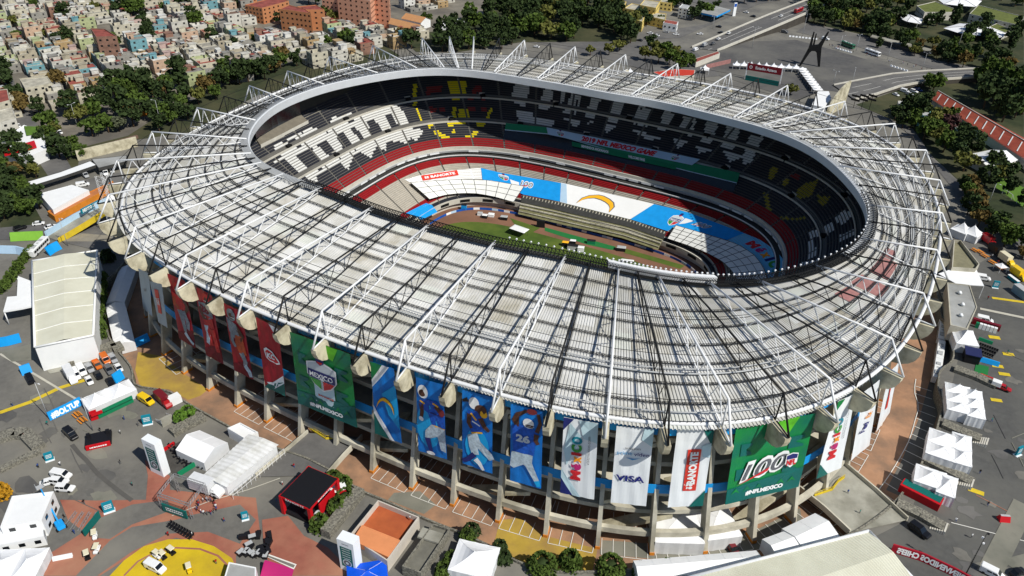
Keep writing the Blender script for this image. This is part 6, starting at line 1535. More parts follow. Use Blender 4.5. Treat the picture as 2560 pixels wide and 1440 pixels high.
mb = MB(); mb.box((W_/2-.1, 1, 2.2), (.3, 6, 3.8)); mb.build('side_panel', m_redbooth, o)
mb = MB(); mb.tube((W_/2+.35, -3.6, 2.2), (W_/2+.1, -3.6, 2.2), 1.3, 14); mb.build('round_emblem', m_lgrey, o)
hedge('green hedge bending round the red bank booth', [(812,1192),(850,1206),(878,1232),(850,1270),(815,1305),(790,1330)], 5.5, 3.2, 'mid')
crate_obj('white_counter', 'white topped red counter behind the red bank booth', 'counter', 845, 1228, (4, 2.6, 2.2), ang(830,1235,860,1225), m_redbooth, 3.5, m_whitev)
wallrun('stone wall between the hedge and the terracotta roof terrace', [(902,1236),(870,1275),(815,1345)], 2.6, 2.6)
slabhouse('terrace_building', 'low building with a terracotta roof terrace and raised parapet', 'building', [(945,1250),(1048,1292),(968,1402),(872,1340)], 2.5, 7.5, mat('pale_plaster', (196, 188, 176), .9, .1, .4), m_terracotta, 1.6)
slabhouse('terrace_block', 'salmon flat block standing on the terracotta roof terrace', 'building', [(905,1312),(1000,1350),(970,1392),(880,1350)], 5.9, 7.6, m_salmon, m_salmon, .05)
slabhouse('concrete_pit', 'long grey concrete block with stone flank beside the terracotta terrace', 'building', [(1082,1308),(1125,1322),(1052,1432),(1005,1415)], 2.5, 6.8, m_stone, mat('wet_concrete', (112, 110, 100), .9, .2, .4), .8)
crate_obj('skylight_box', 'pale skylight slab on the concrete block', 'skylight', 1076, 1340, (3.0, 5.5, .5), ang(1052,1365,1072,1330), m_concp, 6.1)
hedge('dark hedge along the left of the bottom white tent', [(1178,1335),(1150,1380),(1118,1425),(1105,1440)], 5, 3, 'mid')
hedge('dark hedge curving behind the bottom white tent', [(1178,1335),(1215,1352),(1252,1382),(1262,1412)], 5, 3, 'dark')
tent('white peaked tent between the hedges at the bottom centre', 1186, 1396, 10, 9, ang(1150,1425,1215,1440), 1, 1, 3.2, 2.4)
hedge('dark bushy hedge at the bottom edge right of the white tent', [(1345,1425),(1420,1412),(1480,1418),(1530,1428)], 7, 4, 'mid')
hedge('green tops of shrubs before the long white fence at the bottom', [(1600,1438),(1660,1430),(1740,1436)], 5, 3, 'mid')
gable('long white tent along the bottom of the ring road', (1590,1424), (1900,1398), 5, 3.2, 4.2)
m_ = m_bluetarp
tent('bright blue tarpaulin shelter beside the lower guide sign', 918, 1432, 9, 6, ang(890,1435,950,1425), 1, 1, 2.2, .8, False); 
for c in [c for c in S.collection.objects if c.get('label') == 'bright blue tarpaulin shelter beside the lower guide sign']: recolor(c, 'roof', m_bluetarp); c['category'] = 'shelter'
o = fence_banner('magenta billboard with white lettering at the bottom edge', [(650,1442),(690,1454),(722,1466)], 2.6, m_magp, '~', lean=.9)
slabhouse('grey_container', 'grey roofed container at the right of the yellow circle', 'container', [(572,1405),(640,1418),(640,1450),(560,1445)], 3.5, 7, m_hallwall, m_roofgrey, .1)
sheet('barrier_grid', m_line, [(660,1390),(668,1385),(742,1412),(735,1425)])
sheet('asphalt_patch', m_asph, [(664,1391),(669,1389),(738,1414),(734,1421)])
for x, y, s, l, lb in ((706,1208,'white','red','person walking on the asphalt above the red booth'),(262,1276,'black','black','person in black beside the teal ticket kiosk'),(1025,1295,'white','grey','person in white on the terracotta roof terrace'),(640,1392,'black','black','person in black near the flight cases'),(606,1292,'grey','blue','person beside the small teal sign'),(250,1075,'black','grey','person in black behind the small stage'),(300,1080,'white','black','person in white right of the small stage')):
    person(lb, x, y, shirt=s, legs=l, z=3.5 if 'roof' not in lb else 6.0)
# masts
mast('slim dark floodlight mast standing on the lower right plaza', 2412, 1440, 15)
lamp_post('thin lamp post at the left beside the small blue fence panel', 122, 1046, 13); lamp_post('thin lamp post in front of the peaked booth', 232, 1076, 12)
lamp_post('thin lamp post on the lane left of the stadium', 170, 615, 12)

gp = random.Random(91)
for i, (x, y, wh) in enumerate([(150,1160,'on the asphalt below the black van'),(300,1155,'on the open asphalt left of the guide sign'),(330,1210,'on the asphalt above the ticket kiosk'),(560,1300,'on the grey band below the crowd'),(690,1250,'beside the asphalt bridge foot'),(735,1165,'walking up the asphalt bridge'),(95,1165,'beside the left planter wall'),(210,1255,'near the scaffold'),(185,1330,'at the foot of the boom lift'),(160,1290,'between pavilion and boom lift'),(420,1335,'in front of the green screen'),(480,1335,'by the folding chairs'),(540,1405,'at the rim of the yellow circle'),(345,1060,'beside the green direction sign'),(310,1045,'in front of the peaked booth'),(30,1010,'on the yellow ground line'),(60,1090,'beside the stone planter'),(118,1058,'at the blue hashtag fence'),(620,1180,'beside the long shed'),(665,1150,'at the upper end of the long shed'),(2450,1180,'on the right plaza by the middle tents'),(2480,1050,'on the right plaza by the upper tents'),(2520,880,'on the right plaza by the seating area'),(2470,1260,'on the right plaza by the orange line'),(2430,1340,'on the white line of the right plaza'),(2390,1300,'by the stairs near the black car'),(2470,745,'by the yellow ground line'),(2420,690,'at the edge of the white canopy'),(2480,640,'at the food trucks'),(2495,655,'by the orange tables'),(2150,1280,'on the concrete access bridge'),(2120,1230,'at the gate of the concrete bridge')]):
    c = gp.choice(['white', 'black', 'blue', 'red', 'grey', 'teal']); person('person in %s %s' % (c, wh), x, y, shirt=c, legs=gp.choice(['black', 'blue', 'grey']), pose=i % 2)
# ---------------------------------------------------------------- right side
RV = ang(2440, 1000, 2370, 1180)
tent('tall white peaked tent at the top of the right row, by the chair area', 2412, 842, 7.0, 9.0, ang(2380,862,2420,868), 1, 1, 3.6, 2.8)
tent('long white tent of three peaks, left one of the upper pair', 2397, 995, 7.0, 13.5, ang(2370,1045,2410,1055), 1, 3, 3.6, 1.8)
tent('long white tent of three peaks, right one of the upper pair', 2437, 1008, 5.0, 13.5, ang(2408,1058,2440,1066), 1, 3, 3.6, 1.8)
tent('white tent of two peaks, left one of the middle pair', 2358, 1112, 8.0, 11.5, ang(2325,1142,2372,1158), 1, 2, 3.6, 1.8)
tent('white tent of two peaks, right one of the middle pair', 2405, 1122, 5.0, 13, ang(2372,1165,2405,1175), 1, 2, 3.6, 1.8)
tent('small white peaked tent, left one of the lower pair', 2326, 1192, 7.5, 7.0, ang(2298,1212,2345,1228), 1, 1, 3.6, 2.0)
tent('small white peaked tent, right one of the lower pair', 2368, 1212, 4.6, 8.0, ang(2340,1235,2372,1247), 1, 1, 3.6, 2.0)
for P, lb in (([(2385,925),(2440,945),(2490,968)], 'volcanic stone wall between the turf booth and the upper tent pair'),([(2355,1062),(2400,1082),(2450,1102)], 'volcanic stone wall between the upper and middle tent pairs'),([(2310,1150),(2360,1175),(2430,1212)], 'volcanic stone wall between the middle and lower tent pairs'),([(2240,1262),(2300,1290),(2365,1328)], 'volcanic stone wall beside the black car')):
    wallrun(lb, P, 1.2, 3.2)
for x, y, r, lb in ((2450,1106,.5,'pale stairs at the end of the wall by the middle tents'),(2412,1210,.5,'pale stairs at the end of the wall by the lower tents'),(2345,1320,.5,'pale stairs beside the black car')):
    o = empty('stairway', (*at(x, y, 3.5).xy, 3.55), RV+PI/2, lb, 'stairs'); mb = MB()
    for i in range(7): mb.box((i*.5-1.5, 0, .1+i*.09), (.42, 3.4, .2+i*.18))
    mb.build('steps', m_walk, o)
o = empty('shipping_counter', (*at(2298, 1245, 3.5).xy, 3.55), ang(2264,1232,2322,1262), 'red walled green roofed counter below the lower tents', 'counter'); mb = MB(); mb.box((0, 0, 1.2), (10, 3.2, 2.4)); mb.build('wall', m_redbooth, o); mb = MB(); mb.box((0, .3, 2.45), (9.4, 2.4, .1)); mb.build('roof', m_bdgreen, o)
place('suv', 'black', 2298, 1326, ang(2275,1308,2322,1342), 'long black car beside the volcanic stone wall', sc=1.15)
o = empty('info_stand', (*at(2508, 1300, 3.5).xy, 3.55), .4, 'small wedge shaped red stand on the right plaza', 'stand'); mb = MB(); mb.box((0, 0, .8), (2.6, 2.0, 1.6), 0, 0, None, (2.4, .5)); mb.build('body', m_redbooth, o); mb = MB(); mb.box((0, .0, 1.62), (2.3, .6, .06)); mb.build('top', m_lgrey, o)
fence_banner('long maroon fence banner seen from behind with reversed white lettering', [(2226,1380),(2300,1402),(2380,1440),(2420,1462)], 2.4, m_bred, 'BIENVENIDOS CHIEFS', m_whitev, lean=.1, flip=True)
# big cream roof at the bottom right
o = empty('event_hall', at(2050, 1430, 3.5), 0, 'large cream corrugated roof hall cut by the bottom frame edge', 'hall'); O = o.location; hz = 12.5
Q = [at(x, y, hz)-O for x, y in ((1690,1452),(2172,1328),(2290,1455),(1990,1600))]; rg = at(2235, 1395, hz)-O
mb = MB(); mb.prism([tuple(q.xy) for q in Q], 0, hz-3.5-.3); mb.build('wall', m_hallwall, o)
mb = MB(); N = 120; A = []
for i in range(N+1):
    a, b = Q[0].lerp(Q[1], i/N), Q[3].lerp(Q[2], i/N); dz = Vector((0, 0, .10 if i % 2 else 0)); A.append([a+dz, a.lerp(b, .5)+dz+Vector((0, 0, 1.3)), b+dz])
sweep(mb, A, closed=False); mb.build('roof', m_hallroof, o)
mb = MB()
for a, b in zip(Q, Q[1:]+Q[:1]): mb.tube(a+Vector((0,0,.1)), b+Vector((0,0,.1)), .4, 6)
mb.build('gutter', m_tentwall, o)
gable('white ridge tent against the cream hall, upper of two', (1985,1352), (2068,1312), 8, 3.6, 5.0)
gable('white ridge tent against the cream hall, lower of two', (1925,1372), (1985,1350), 6, 3.6, 4.8)
tent('white pavilion tent standing on the bays under the upright bank banner', 1682, 1312, 12, 13, ang(1640,1352,1730,1355,0), 1, 1, 4.2, .8, True, z=.1, loc=at(1690, 1305, 4.2))
tent('white pavilion tent standing on the bays left of the green hundred banner', 1782, 1295, 9, 12, ang(1740,1350,1820,1340,0), 1, 1, 4.2, .8, True, z=.1, loc=at(1790, 1298, 4.2))
place('suv', 'maroon', 1832, 1372, ang(1820,1350,1845,1385,0), 'dark red car parked at a column foot under the green hundred banner', z=0.)
place('van', 'white', 2480, 1432, ang(2470,1425,2500,1440), 'white van at the bottom edge beside the maroon banner')
place('sedan', 'black', 2545, 1430, ang(2530,1440,2560,1425), 'black car at the lower right corner')
# coaches parked in the sunken road
CO = [(2340,932),(2347,885),(2352,838),(2356,796)]
for (x, y), lb in zip(CO, ('white coach parked in the sunken ring road, nearest of the line', 'white coach second in the line in the sunken ring road', 'white coach third in the line in the sunken ring road', 'white coach last in the line under the bracket shadows')):
    place('bus', 'white', x, y, ang(x-4, y+30, x+4, y-25, 0), lb, z=0., group='coaches in the ring road', sc=.95)
# row of booths
o = empty('booth', (*at(2425, 900, 3.5).xy, 3.55), ang(2410,905,2440,912), 'dark blue roofed booth with black front by the turf pitch', 'booth'); mb = MB(); mb.box((0, 0, 1.6), (4.4, 4.4, 3.2)); mb.build('wall', m_blackp, o); mb = MB(); mb.box((0, 0, 3.3), (4.8, 5.0, .2)); mb.build('roof', mat('navy_roof', (36, 42, 84), .6, .1, .5), o)
sheet('green_carpet', m_turf, [(2440,910),(2472,918),(2468,942),(2434,934)])
fence_banner('blue advertising fence beside the small turf pitch', [(2440,902),(2470,910),(2496,918)], 1.4, m_sky, '~', lean=.4)
fence_banner('red fence strip below the small turf pitch', [(2448,942),(2490,958)], 1.0, m_redbooth, lean=.4)
o = place('pickup', 'red', 2505, 968, ang(2485,962,2530,978), 'red pickup with a white load cover on the right plaza'); crate_obj('load_cover', 'white load cover on the red pickup bed', 'cover', 2492, 958, (2.6, 2.0, 1.4), ang(2485,962,2530,978), m_hallwall, 4.3)
o = place('van', 'white', 2462, 800, ang(2445,798,2488,808), 'white van parked behind the maroon counter')
o = empty('counter_booth', (*at(2462, 822, 3.5).xy, 3.55), ang(2435,812,2490,828), 'maroon counter booth with white fridges in front of the white van', 'booth'); mb = MB(); mb.box((0, 1.2, 1.1), (8.5, 1.2, 2.2)); mb.build('wall', PAINT['maroon'], o)
for i in range(6): mb = MB(); mb.box((-2.6+i*1.1, -.8, 1.0), (.95, 1.0, 2.0)); mb.build('fridge', m_whitev if i else m_green, o)
chairs('black folding chair in the seating area beside the tall peaked tent', 2448, 866, 2490, 882, 8, 3)
fence_banner('green fence strip above the right seating area', [(2445,850),(2480,862)], 1.0, m_green, lean=.2)
# concrete annexes against the stadium
slabhouse('stadium_annex', 'grey sheet roofed annex with three round vents against the right end of the stadium', 'building', [(2368,706),(2425,712),(2443,768),(2418,822),(2376,812)], 3.5, 9.5, m_conc, m_roofgrey, .25)
for x, y in ((2399,733),(2406,762),(2402,789)):
    p = at(x, y, 9.6); o = empty('roof_vent', (p.x, p.y, 9.25), 0, 'round metal roof vent on the grey annex, %s of the three' % ('upper' if y < 740 else 'middle' if y < 770 else 'lowest'), 'vent'); mb = MB(); mb.tube((0, 0, 0), (0, 0, .5), .5, 10); mb.build('pipe', m_lgrey, o); mb = MB(); mb.tube((0, 0, .5), (0, 0, 1.2), .85, 10, 0, .35); mb.build('cap', m_whitev, o)
slabhouse('concrete_annex', 'bare concrete annex with a sunken roof beyond the white canopy', 'building', [(2385,600),(2402,600),(2449,660),(2440,672),(2380,668)], 3.5, 10.5, m_conc, mat('mossy_concrete', (128, 124, 100), .9, .2, .4), 1.2)
o = empty('white_canopy', at(2400, 700, 3.5), 0, 'flat white fabric canopy between the two annexes', 'canopy'); O = o.location; Q = [at(x, y, 9)-O for x, y in ((2346,684),(2380,672),(2440,672),(2460,714),(2392,710))]; mb = MB(); mb.prism([tuple(q.xy) for q in Q], Q[0].z-.25, Q[0].z, bottom=True); mb.build('roof', m_tent, o)
for q in (Q[2], Q[3]): mb = MB(); mb.tube((*q.xy, 0), (*q.xy, q.z-.2), .12, 5); mb.build('leg', m_white, o)
place('van', 'white', 2457, 695, ang(2440,692,2475,698), 'white car by the end of the flat white canopy')
tent('white peaked tent, left one of the twin tents by the trees', 2405, 573, 6.5, 6.5, ang(2388,580,2418,592), 1, 1, 3.2, 3.2)
tent('white peaked tent, right one of the twin tents by the trees', 2432, 580, 6.5, 6.5, ang(2388,580,2418,592), 1, 1, 3.2, 3.2)
for x, y, lb in ((2437,628,'orange picnic table nearest the red food van'),(2450,632,'orange picnic table second in the food row'),(2462,642,'orange picnic table third in the food row'),(2481,658,'orange picnic table fourth in the food row'),(2502,672,'orange picnic table last in the food row')):
    o = empty('picnic_table', (*at(x, y, 3.5).xy, 3.6), ang(2437,628,2462,642), lb, 'table'); mb = MB(); mb.box((0, 0, .75), (2.8, .8, .06)); mb.build('tabletop', m_orangepaint, o)
    for s in (-1, 1): mb = MB(); mb.box((0, s*.85, .45), (2.8, .35, .06)); mb.build('bench', m_orangepaint, o)
    for s in (-1, 1): mb = MB(); mb.tube((s*.9, -.8, 0), (s*.9, .3, .75), .05, 4); mb.tube((s*.9, .8, 0), (s*.9, -.3, .75), .05, 4); mb.build('leg', m_dgrey, o)
a = ang(2455, 600, 2490, 625)
for x, y, c, cb, lb in ((2472,607,'red','red','red food truck near the twin tents'),(2490,632,'black','black','dark food truck between the red and the yellow trucks'),(2516,654,'yellow','cream','yellow food truck with a cream box'),(2546,690,'yellow','yellow','small yellow truck at the right frame edge')):
    o = place('truck', c, x, y, a, lb); recolor(o, 'cargo_box', PAINT[cb])
for o in [o for o in COL.objects if o.get('label') == 'red food truck near the twin tents']: recolor(o, 'cargo_box', PAINT['red'])
tent('small white canopy beside the orange tables', 2504, 664, 3.4, 3.4, a, 1, 1, 2.4, .7, False)
o = empty('blue_container', (*at(2552, 740, 3.5).xy, 3.55), a, 'pale blue container at the right frame edge', 'container'); mb = MB(); mb.box((0, 0, 1.5), (7, 2.6, 3)); mb.build('body', mat('pale_blue_steel', (120, 150, 170), .6, .1, .5), o); mb = MB(); mb.box((0, 0, 3.05), (7.1, 2.7, .12)); mb.build('roof', m_lgrey, o)
o = empty('counter_booth', (*at(2532, 702, 3.5).xy, 3.55), a, 'teal counter by the small yellow truck', 'booth'); mb = MB(); mb.box((0, 0, .6), (5, 1, 1.2)); mb.build('front', m_tealp, o); mb = MB(); mb.box((0, 0, 1.24), (5.2, 1.2, .08)); mb.build('top', m_whitev, o)
# --- beyond the right end: houses, long red roof, palm
m_redroof = mat('red_clay_roof', (160, 78, 58), .9, .14, .5, dirt=(136, 60, 48), dscale=.1)
gablehouse('long_school', 'long red roofed building with pale skylight strips at the right', 'building', [(2332,248),(2600,420),(2625,380),(2352,232)], 3.5, 8.5, 3.0, m_walk, m_redroof, skyl=13)
slabhouse('turquoise_house', 'small turquoise house among dark trees at the right', 'house', [(2308,270),(2328,275),(2322,292),(2300,286)], 3.5, 10, mat('turquoise_wall', (120, 186, 182), .8, .08, .4), m_lgrey, .3, wins=2)
slabhouse('teal_house', 'pale teal house at the foot of the long red roof', 'house', [(2378,305),(2402,308),(2432,340),(2410,352)], 3.5, 8, mat('teal_wall', (140, 186, 184), .8, .08, .4), m_roofgrey, .3, wins=1)
gablehouse('white_house', 'house with a white and grey metal roof behind the palm', 'house', [(2412,388),(2480,374),(2542,398),(2480,424)], 3.5, 7.5, 2.0, m_walk, m_hallwall)
slabhouse('small_office', 'small flat white building near the round red parasol', 'house', [(2245,252),(2275,250),(2275,262),(2248,266)], 3.5, 7, m_walk, m_lgrey, .3, wins=1)
g = random.Random(11); p = at(2470, 425, 3.5)
o = empty('palm_tree', (p.x, p.y, 3.5), 0, 'bushy palm with drooping fronds beside the white roofed house', 'palm'); mb = MB(); mb.tube((0, 0, 0), (0, 0, 7.5), .4, 8, 0, .35); mb.build('trunk', m_trunk, o); mb = MB()
for k in range(60):
    a = g.random()*2*PI; el = g.uniform(-.5, 1.3); L_ = g.uniform(3.2, 4.6); d = Vector((math.cos(a), math.sin(a), 0)); pts = []
    for q in range(6): u = q/5; pts.append(Vector((0, 0, 7.6))+d*(L_*u*math.cos(el*.7))+Vector((0, 0, L_*u*math.sin(el)-2.6*u*u)))
    s = Vector((-d.y, d.x, 0))
    for q in range(5): w0, w1 = .5*math.sin(PI*(q/5*.9+.05)), .5*math.sin(PI*((q+1)/5*.9+.05)); mb.face([pts[q]-s*w0, pts[q]+s*w0, pts[q+1]+s*w1, pts[q+1]-s*w1])
mb.build('crown', LEAF['mid'], o)
for (x, y), lb in (((2516, 492), 'white football goal frame on the dirt yard, upper one'), ((2552, 516), 'white football goal frame on the dirt yard, lower one')):
    p = at(x, y, 3.5); o = empty('football_goal', (p.x, p.y, 3.6), ang(2516,492,2552,516)+PI/2*0, lb, 'goal'); mb = MB()
    for s in (-1, 1): mb.tube((s*3, 0, 0), (s*3, 0, 2.4), .09, 5); mb.tube((s*3, 0, 2.4), (s*3, 1.6, 0), .05, 4)
    mb.tube((-3, 0, 2.4), (3, 0, 2.4), .09, 5); mb.tube((-3, 1.6, 0), (3, 1.6, 0), .05, 4); mb.build('frame', m_white, o)
# ---------------------------------------------------------------- beyond the stadium
ORD = ['first','second','third','fourth','fifth','sixth','seventh','eighth','ninth','tenth','eleventh','twelfth','thirteenth','fourteenth','fifteenth','sixteenth','seventeenth','eighteenth','nineteenth','twentieth']
def ordw(n): return ORD[n] if n < 20 else ('twenty-'+ORD[n-20] if n < 29 else ('thirtieth' if n == 29 else ('thirty-'+ORD[n-30] if n < 39 else 'fortieth')))
WALLC = {n: mat('house_'+n, c, .9, .12, .35, dirt=tuple(int(v*.8) for v in c), dscale=.3) for n, c in dict(cream=(192,186,166), beige=(172,163,142), grey=(146,143,135), pale=(200,197,186), peach=(190,162,138), pink=(182,158,150), ochre=(172,146,106), lime=(172,180,136), turquoise=(112,158,166), white=(214,213,206), brick=(142,108,92)).items()}
ROOFC = {n: mat('flat_roof_'+n, c, .9, .16, .4, dirt=tuple(int(v*.78) for v in c), dscale=.25) for n, c in dict(pale=(184,179,162), grey=(140,138,131), red=(148,78,68), brown=(118,94,80), white=(212,210,203), green=(122,142,90)).items()}
m_hwin = mat('house_window', (58, 58, 58), .3, .2, 1.)
m_tank = mat('tank_black', (26, 26, 28), .6, 0)
def house_proto(seed):
    g = random.Random(seed); o = empty('house'); W_, D_2 = g.uniform(7.6, 9.8), g.uniform(8.0, 10.8); st = g.choice([1, 1, 1, 2, 2, 2, 3]); H = st*2.6+.3
    L_ = [(-W_/2, -D_2/2), (W_/2, -D_2/2), (W_/2, D_2/2), (-W_/2, D_2/2)]; I = inset(L_, .22); par = g.uniform(.3, .8)
    mb = MB(); V = [(*p, -.3) for p in L_]+[(*p, H) for p in L_]+[(*p, H) for p in I]+[(*p, H-par) for p in I]; F = []
    for k in range(4): j = (k+1) % 4; F += [(k, j, 4+j, 4+k), (4+k, 4+j, 8+j, 8+k), (8+k, 8+j, 12+j, 12+k)]
    mb.mesh(V, F)
    if g.random() < .5: mb.box((g.uniform(-1, 1), g.uniform(-2, 2), H-par+.55), (.2, D_2*.7, 1.1))
    mb.build('wall', WALLC['cream'], o)
    mb = MB(); mb.face([(*p, H-par+.01) for p in I]); mb.build('roof', ROOFC['pale'], o)
    if g.random() < .75:
        mb = MB(); w2, d2, h2 = g.uniform(2.4, W_*.55), g.uniform(2.6, D_2*.5), g.uniform(2.0, 2.9); x, y = g.choice([-1, 1])*(W_-w2)/2*.9, g.choice([-1, 1])*(D_2-d2)/2*.9; mb.box((x, y, H-par+h2/2), (w2, d2, h2)); mb.box((x, y, H-par+h2+.06), (w2+.5, d2+.5, .12)); mb.build('rooftop_room', WALLC['grey'], o)
    for _ in range(g.choice([1, 1, 2])):
        mb = MB(); x, y = g.uniform(-.4, .4)*W_, g.uniform(-.4, .4)*D_2; mb.tube((x, y, H-par), (x, y, H-par+1.3), .6, 8, 0, .55); mb.tube((x, y, H-par+1.3), (x, y, H-par+1.6), .55, 8, 0, .2); mb.build('water_tank', m_tank, o)
    if g.random() < .4:
        mb = MB(); x, y = g.uniform(-.25, .25)*W_, g.uniform(-.3, .3)*D_2; mb.box((x, y, H-par+2.1), (3.2, 2.6, .08), .2)
        for a, b in ((-1.4, -1.1), (1.4, -1.1), (-1.4, 1.1), (1.4, 1.1)): mb.tube((x+a, y+b, H-par), (x+a, y+b, H-par+2.1), .05, 4)
        mb.build('awning', g.choice([ROOFC['red'], ROOFC['white'], m_lgrey]), o)
    w0 = None
    for fl in range(st):
        for side in (0, 1):
            L2 = W_ if side == 0 else D_2
            for q in range(2 if side == 0 else 2):
                if g.random() < .2: continue
                t = (q+.5)/2*L2-L2/2+g.uniform(-.4, .4); z = 1.4+fl*2.6
                mb = MB(); mb.box((0, 0, 0), (g.choice([1.0, 1.2, 1.6]), .12, 1.05)) if w0 is None else None
                if w0 is None: w = w0 = mb.build('window', m_hwin, o)
                else: w = w0.copy(); COL.objects.link(w); w.parent = o
                if side == 0: w.location = (t, -D_2/2-.01, z); w.rotation_euler = (0, 0, 0)
                else: w.location = (W_/2+.01, t, z); w.rotation_euler = (0, 0, PI/2)
    mb = MB(); mb.box((-W_*.3, -D_2/2-.02, 1.05), (1.1, .1, 2.1)); mb.build('door', m_dgrey, o)
    o['st'] = st; o['w'] = W_; o['d'] = D_2; return o
HP = [house_proto(s) for s in range(14)]
used = set()
CITY = [(-40,-20),(270,-20),(460,-5),(600,-5),(650,55),(700,88),(800,95),(860,78),(960,72),(1060,92),(1000,122),(940,120),(900,152),(830,172),(720,158),(620,196),(540,232),(470,236),(400,214),(330,214),(290,232),(250,250),(180,286),(110,262),(70,235),(40,300),(45,345),(-40,345)]
HOLES = [[(225,65),(300,62),(312,135),(232,140)], [(620,-10),(790,-10),(790,95),(640,100)], [(790,-20),(985,-20),(985,55),(790,60)], [(900,33),(1100,33),(1100,92),(960,92)], [(0,190),(70,190),(70,330),(30,290)], [(-40,300),(120,300),(120,400),(-40,400)]]
TREES = []     # (px, py, kind index, scale)
SING = [(330,45,0,1.5),(318,38,1,1.4),(346,40,0,1.5),(300,42,1,1.2),(352,28,1,1.4),(165,52,1,1.3),(282,126,0,1.5),(175,118,4,1.3),(150,122,1,1.0),(45,105,0,.8),(35,72,2,1.0),(152,226,6,1.5),(140,228,6,1.2),(370,110,4,1.3),(362,78,1,1.3),(378,98,4,1.1),(490,72,0,1.5),(482,62,1,1.3),(22,215,4,1.4),(14,228,1,1.2),(565,180,0,1.2),(207,114,5,1.0),(120,97,2,1.0),(105,112,2,.6),(450,222,4,1.6),(456,205,4,1.4),(52,270,6,1.2),(60,284,6,1.0),(46,255,1,1.0),(100,290,1,1.0),(825,50,0,1.3),(838,56,2,1.2),(875,40,1,1.5),(890,42,0,1.4),(860,46,1,1.3),(790,14,1,1.6),(772,10,0,1.4),(707,152,6,1.2),(865,120,0,1.4),(878,124,1,1.2),(822,118,0,.9),(1002,102,6,1.2),(690,112,2,.9),(960,60,2,.8),(1060,52,0,.7),(1073,56,0,.7),(700,60,1,.9),(592,25,1,1.0),(620,15,0,1.0),(455,18,1,1.2),(240,30,2,.9),(85,20,0,.9),(405,30,0,.8),(530,105,1,.9),(590,130,4,.9),(640,110,0,.8)]
BELT = [(180,292,1,1.3),(200,312,2,1.3),(172,275,6,1.1),(250,285,1,1.4),(235,300,0,1.3),(290,244,1,1.6),(300,292,1,1.5),(318,262,0,1.6),(335,252,1,1.7),(352,234,1,1.5),(372,248,1,1.5),(402,244,6,1.4),(420,268,1,1.3),(335,318,1,1.4),(272,332,0,1.2),(232,342,0,1.2),(300,330,3,1.1),(380,300,1,1.2),(350,285,0,1.3),(440,302,1,1.2),(470,256,1,1.1),(456,272,0,1.0),(498,262,2,1.1),(522,236,6,1.2),(550,222,1,1.3),(575,212,0,1.3),(600,212,1,1.4),(585,192,1,1.2),(640,192,0,1.3),(622,206,1,1.3),(662,200,1,1.3),(702,172,0,1.2),(742,166,1,1.1),(680,182,1,1.2),(510,222,0,1.0),(430,312,0,1.0),(400,330,1,1.1),(470,300,1,1.0),(540,250,0,1.0),(10,408,1,1.5),(40,374,1,1.3),(122,354,0,1.2),(150,394,1,1.4),(180,374,0,1.1),(40,444,6,1.1),(20,474,1,1.4),(62,492,0,1.2),(92,446,2,1.0),(100,522,1,1.3),(45,532,0,1.2),(12,548,1,1.4),(140,344,2,1.0),(170,402,1,1.1),(5,440,0,1.3),(75,540,0,1.1),(30,500,1,1.2),(205,395,0,1.0),(60,410,1,1.2)]
TREES += SING+BELT
def fill(poly, n, kinds, smin, smax, seed, dmin):
    g = random.Random(seed); xs = [p[0] for p in poly]; ys = [p[1] for p in poly]; out = []; tries = 0
    while len(out) < n and tries < 6000:
        tries += 1; x, y = g.uniform(min(xs), max(xs)), g.uniform(min(ys), max(ys))
        if not inpoly(x, y, poly): continue
        p = at(x, y, 3.5)
        if any((at(a, b, 3.5)-p).length < dmin for a, b, _, _ in out): continue
        out.append((x, y, g.choice(kinds), g.uniform(smin, smax)))
    return out
TREES += fill([(1010,118),(1120,105),(1140,68),(1255,15),(1285,2),(1560,2),(1555,50),(1600,82),(1590,112),(1500,104),(1440,106),(1310,100),(1240,132),(1150,130),(1045,130)], 78, [0,1,1,1,4,2], 1.2, 1.75, 5, 8)
TREES += fill([(2022,55),(2010,4),(2130,4),(2180,45),(2260,70),(2250,98),(2160,80),(2090,75)], 22, [0,1,1,2], 1.1, 1.6, 6, 9)
TREES += fill([(2445,205),(2560,215),(2560,335),(2480,300),(2440,260)], 15, [0,1,1], 1.4, 1.9, 7, 9)
TREES += fill([(2240,300),(2290,262),(2380,300),(2420,370),(2500,440),(2560,505),(2560,540),(2480,480),(2400,430),(2330,372)], 26, [0,1,1,2], .8, 1.3, 8, 6.5)
TREES += fill([(2398,470),(2440,520),(2500,572),(2560,628),(2560,655),(2480,600),(2420,545)], 18, [0,1,1,6], .7, 1.1, 9, 5.5)
TREES += fill([(2010,2),(2560,2),(2560,30),(2470,-5),(2300,10),(2280,40),(2235,36),(2150,20),(2020,40)], 26, [0,1,1,2], 1.0, 1.5, 12, 9)
TREES += fill([(2120,70),(2230,90),(2340,130),(2450,160),(2560,190),(2560,205),(2430,175),(2330,150),(2180,100)], 24, [0,1,1,6,4], .8, 1.3, 13, 9)
TREES += fill([(2300,60),(2360,62),(2350,110),(2460,150),(2560,150),(2560,70),(2540,90),(2450,100),(2380,100),(2310,70)], 5, [0,1,1,4], .9, 1.3, 14, 9)
TREES += fill([(160,300),(250,240),(420,215),(560,190),(700,150),(720,170),(560,232),(470,300),(380,330),(240,350)], 8, [0,1,1,6,2], .9, 1.4, 15, 7)
TREES += fill([(0,340),(60,340),(160,330),(210,380),(120,470),(110,520),(60,545),(0,545)], 7, [0,1,1], .9, 1.3, 16, 7)
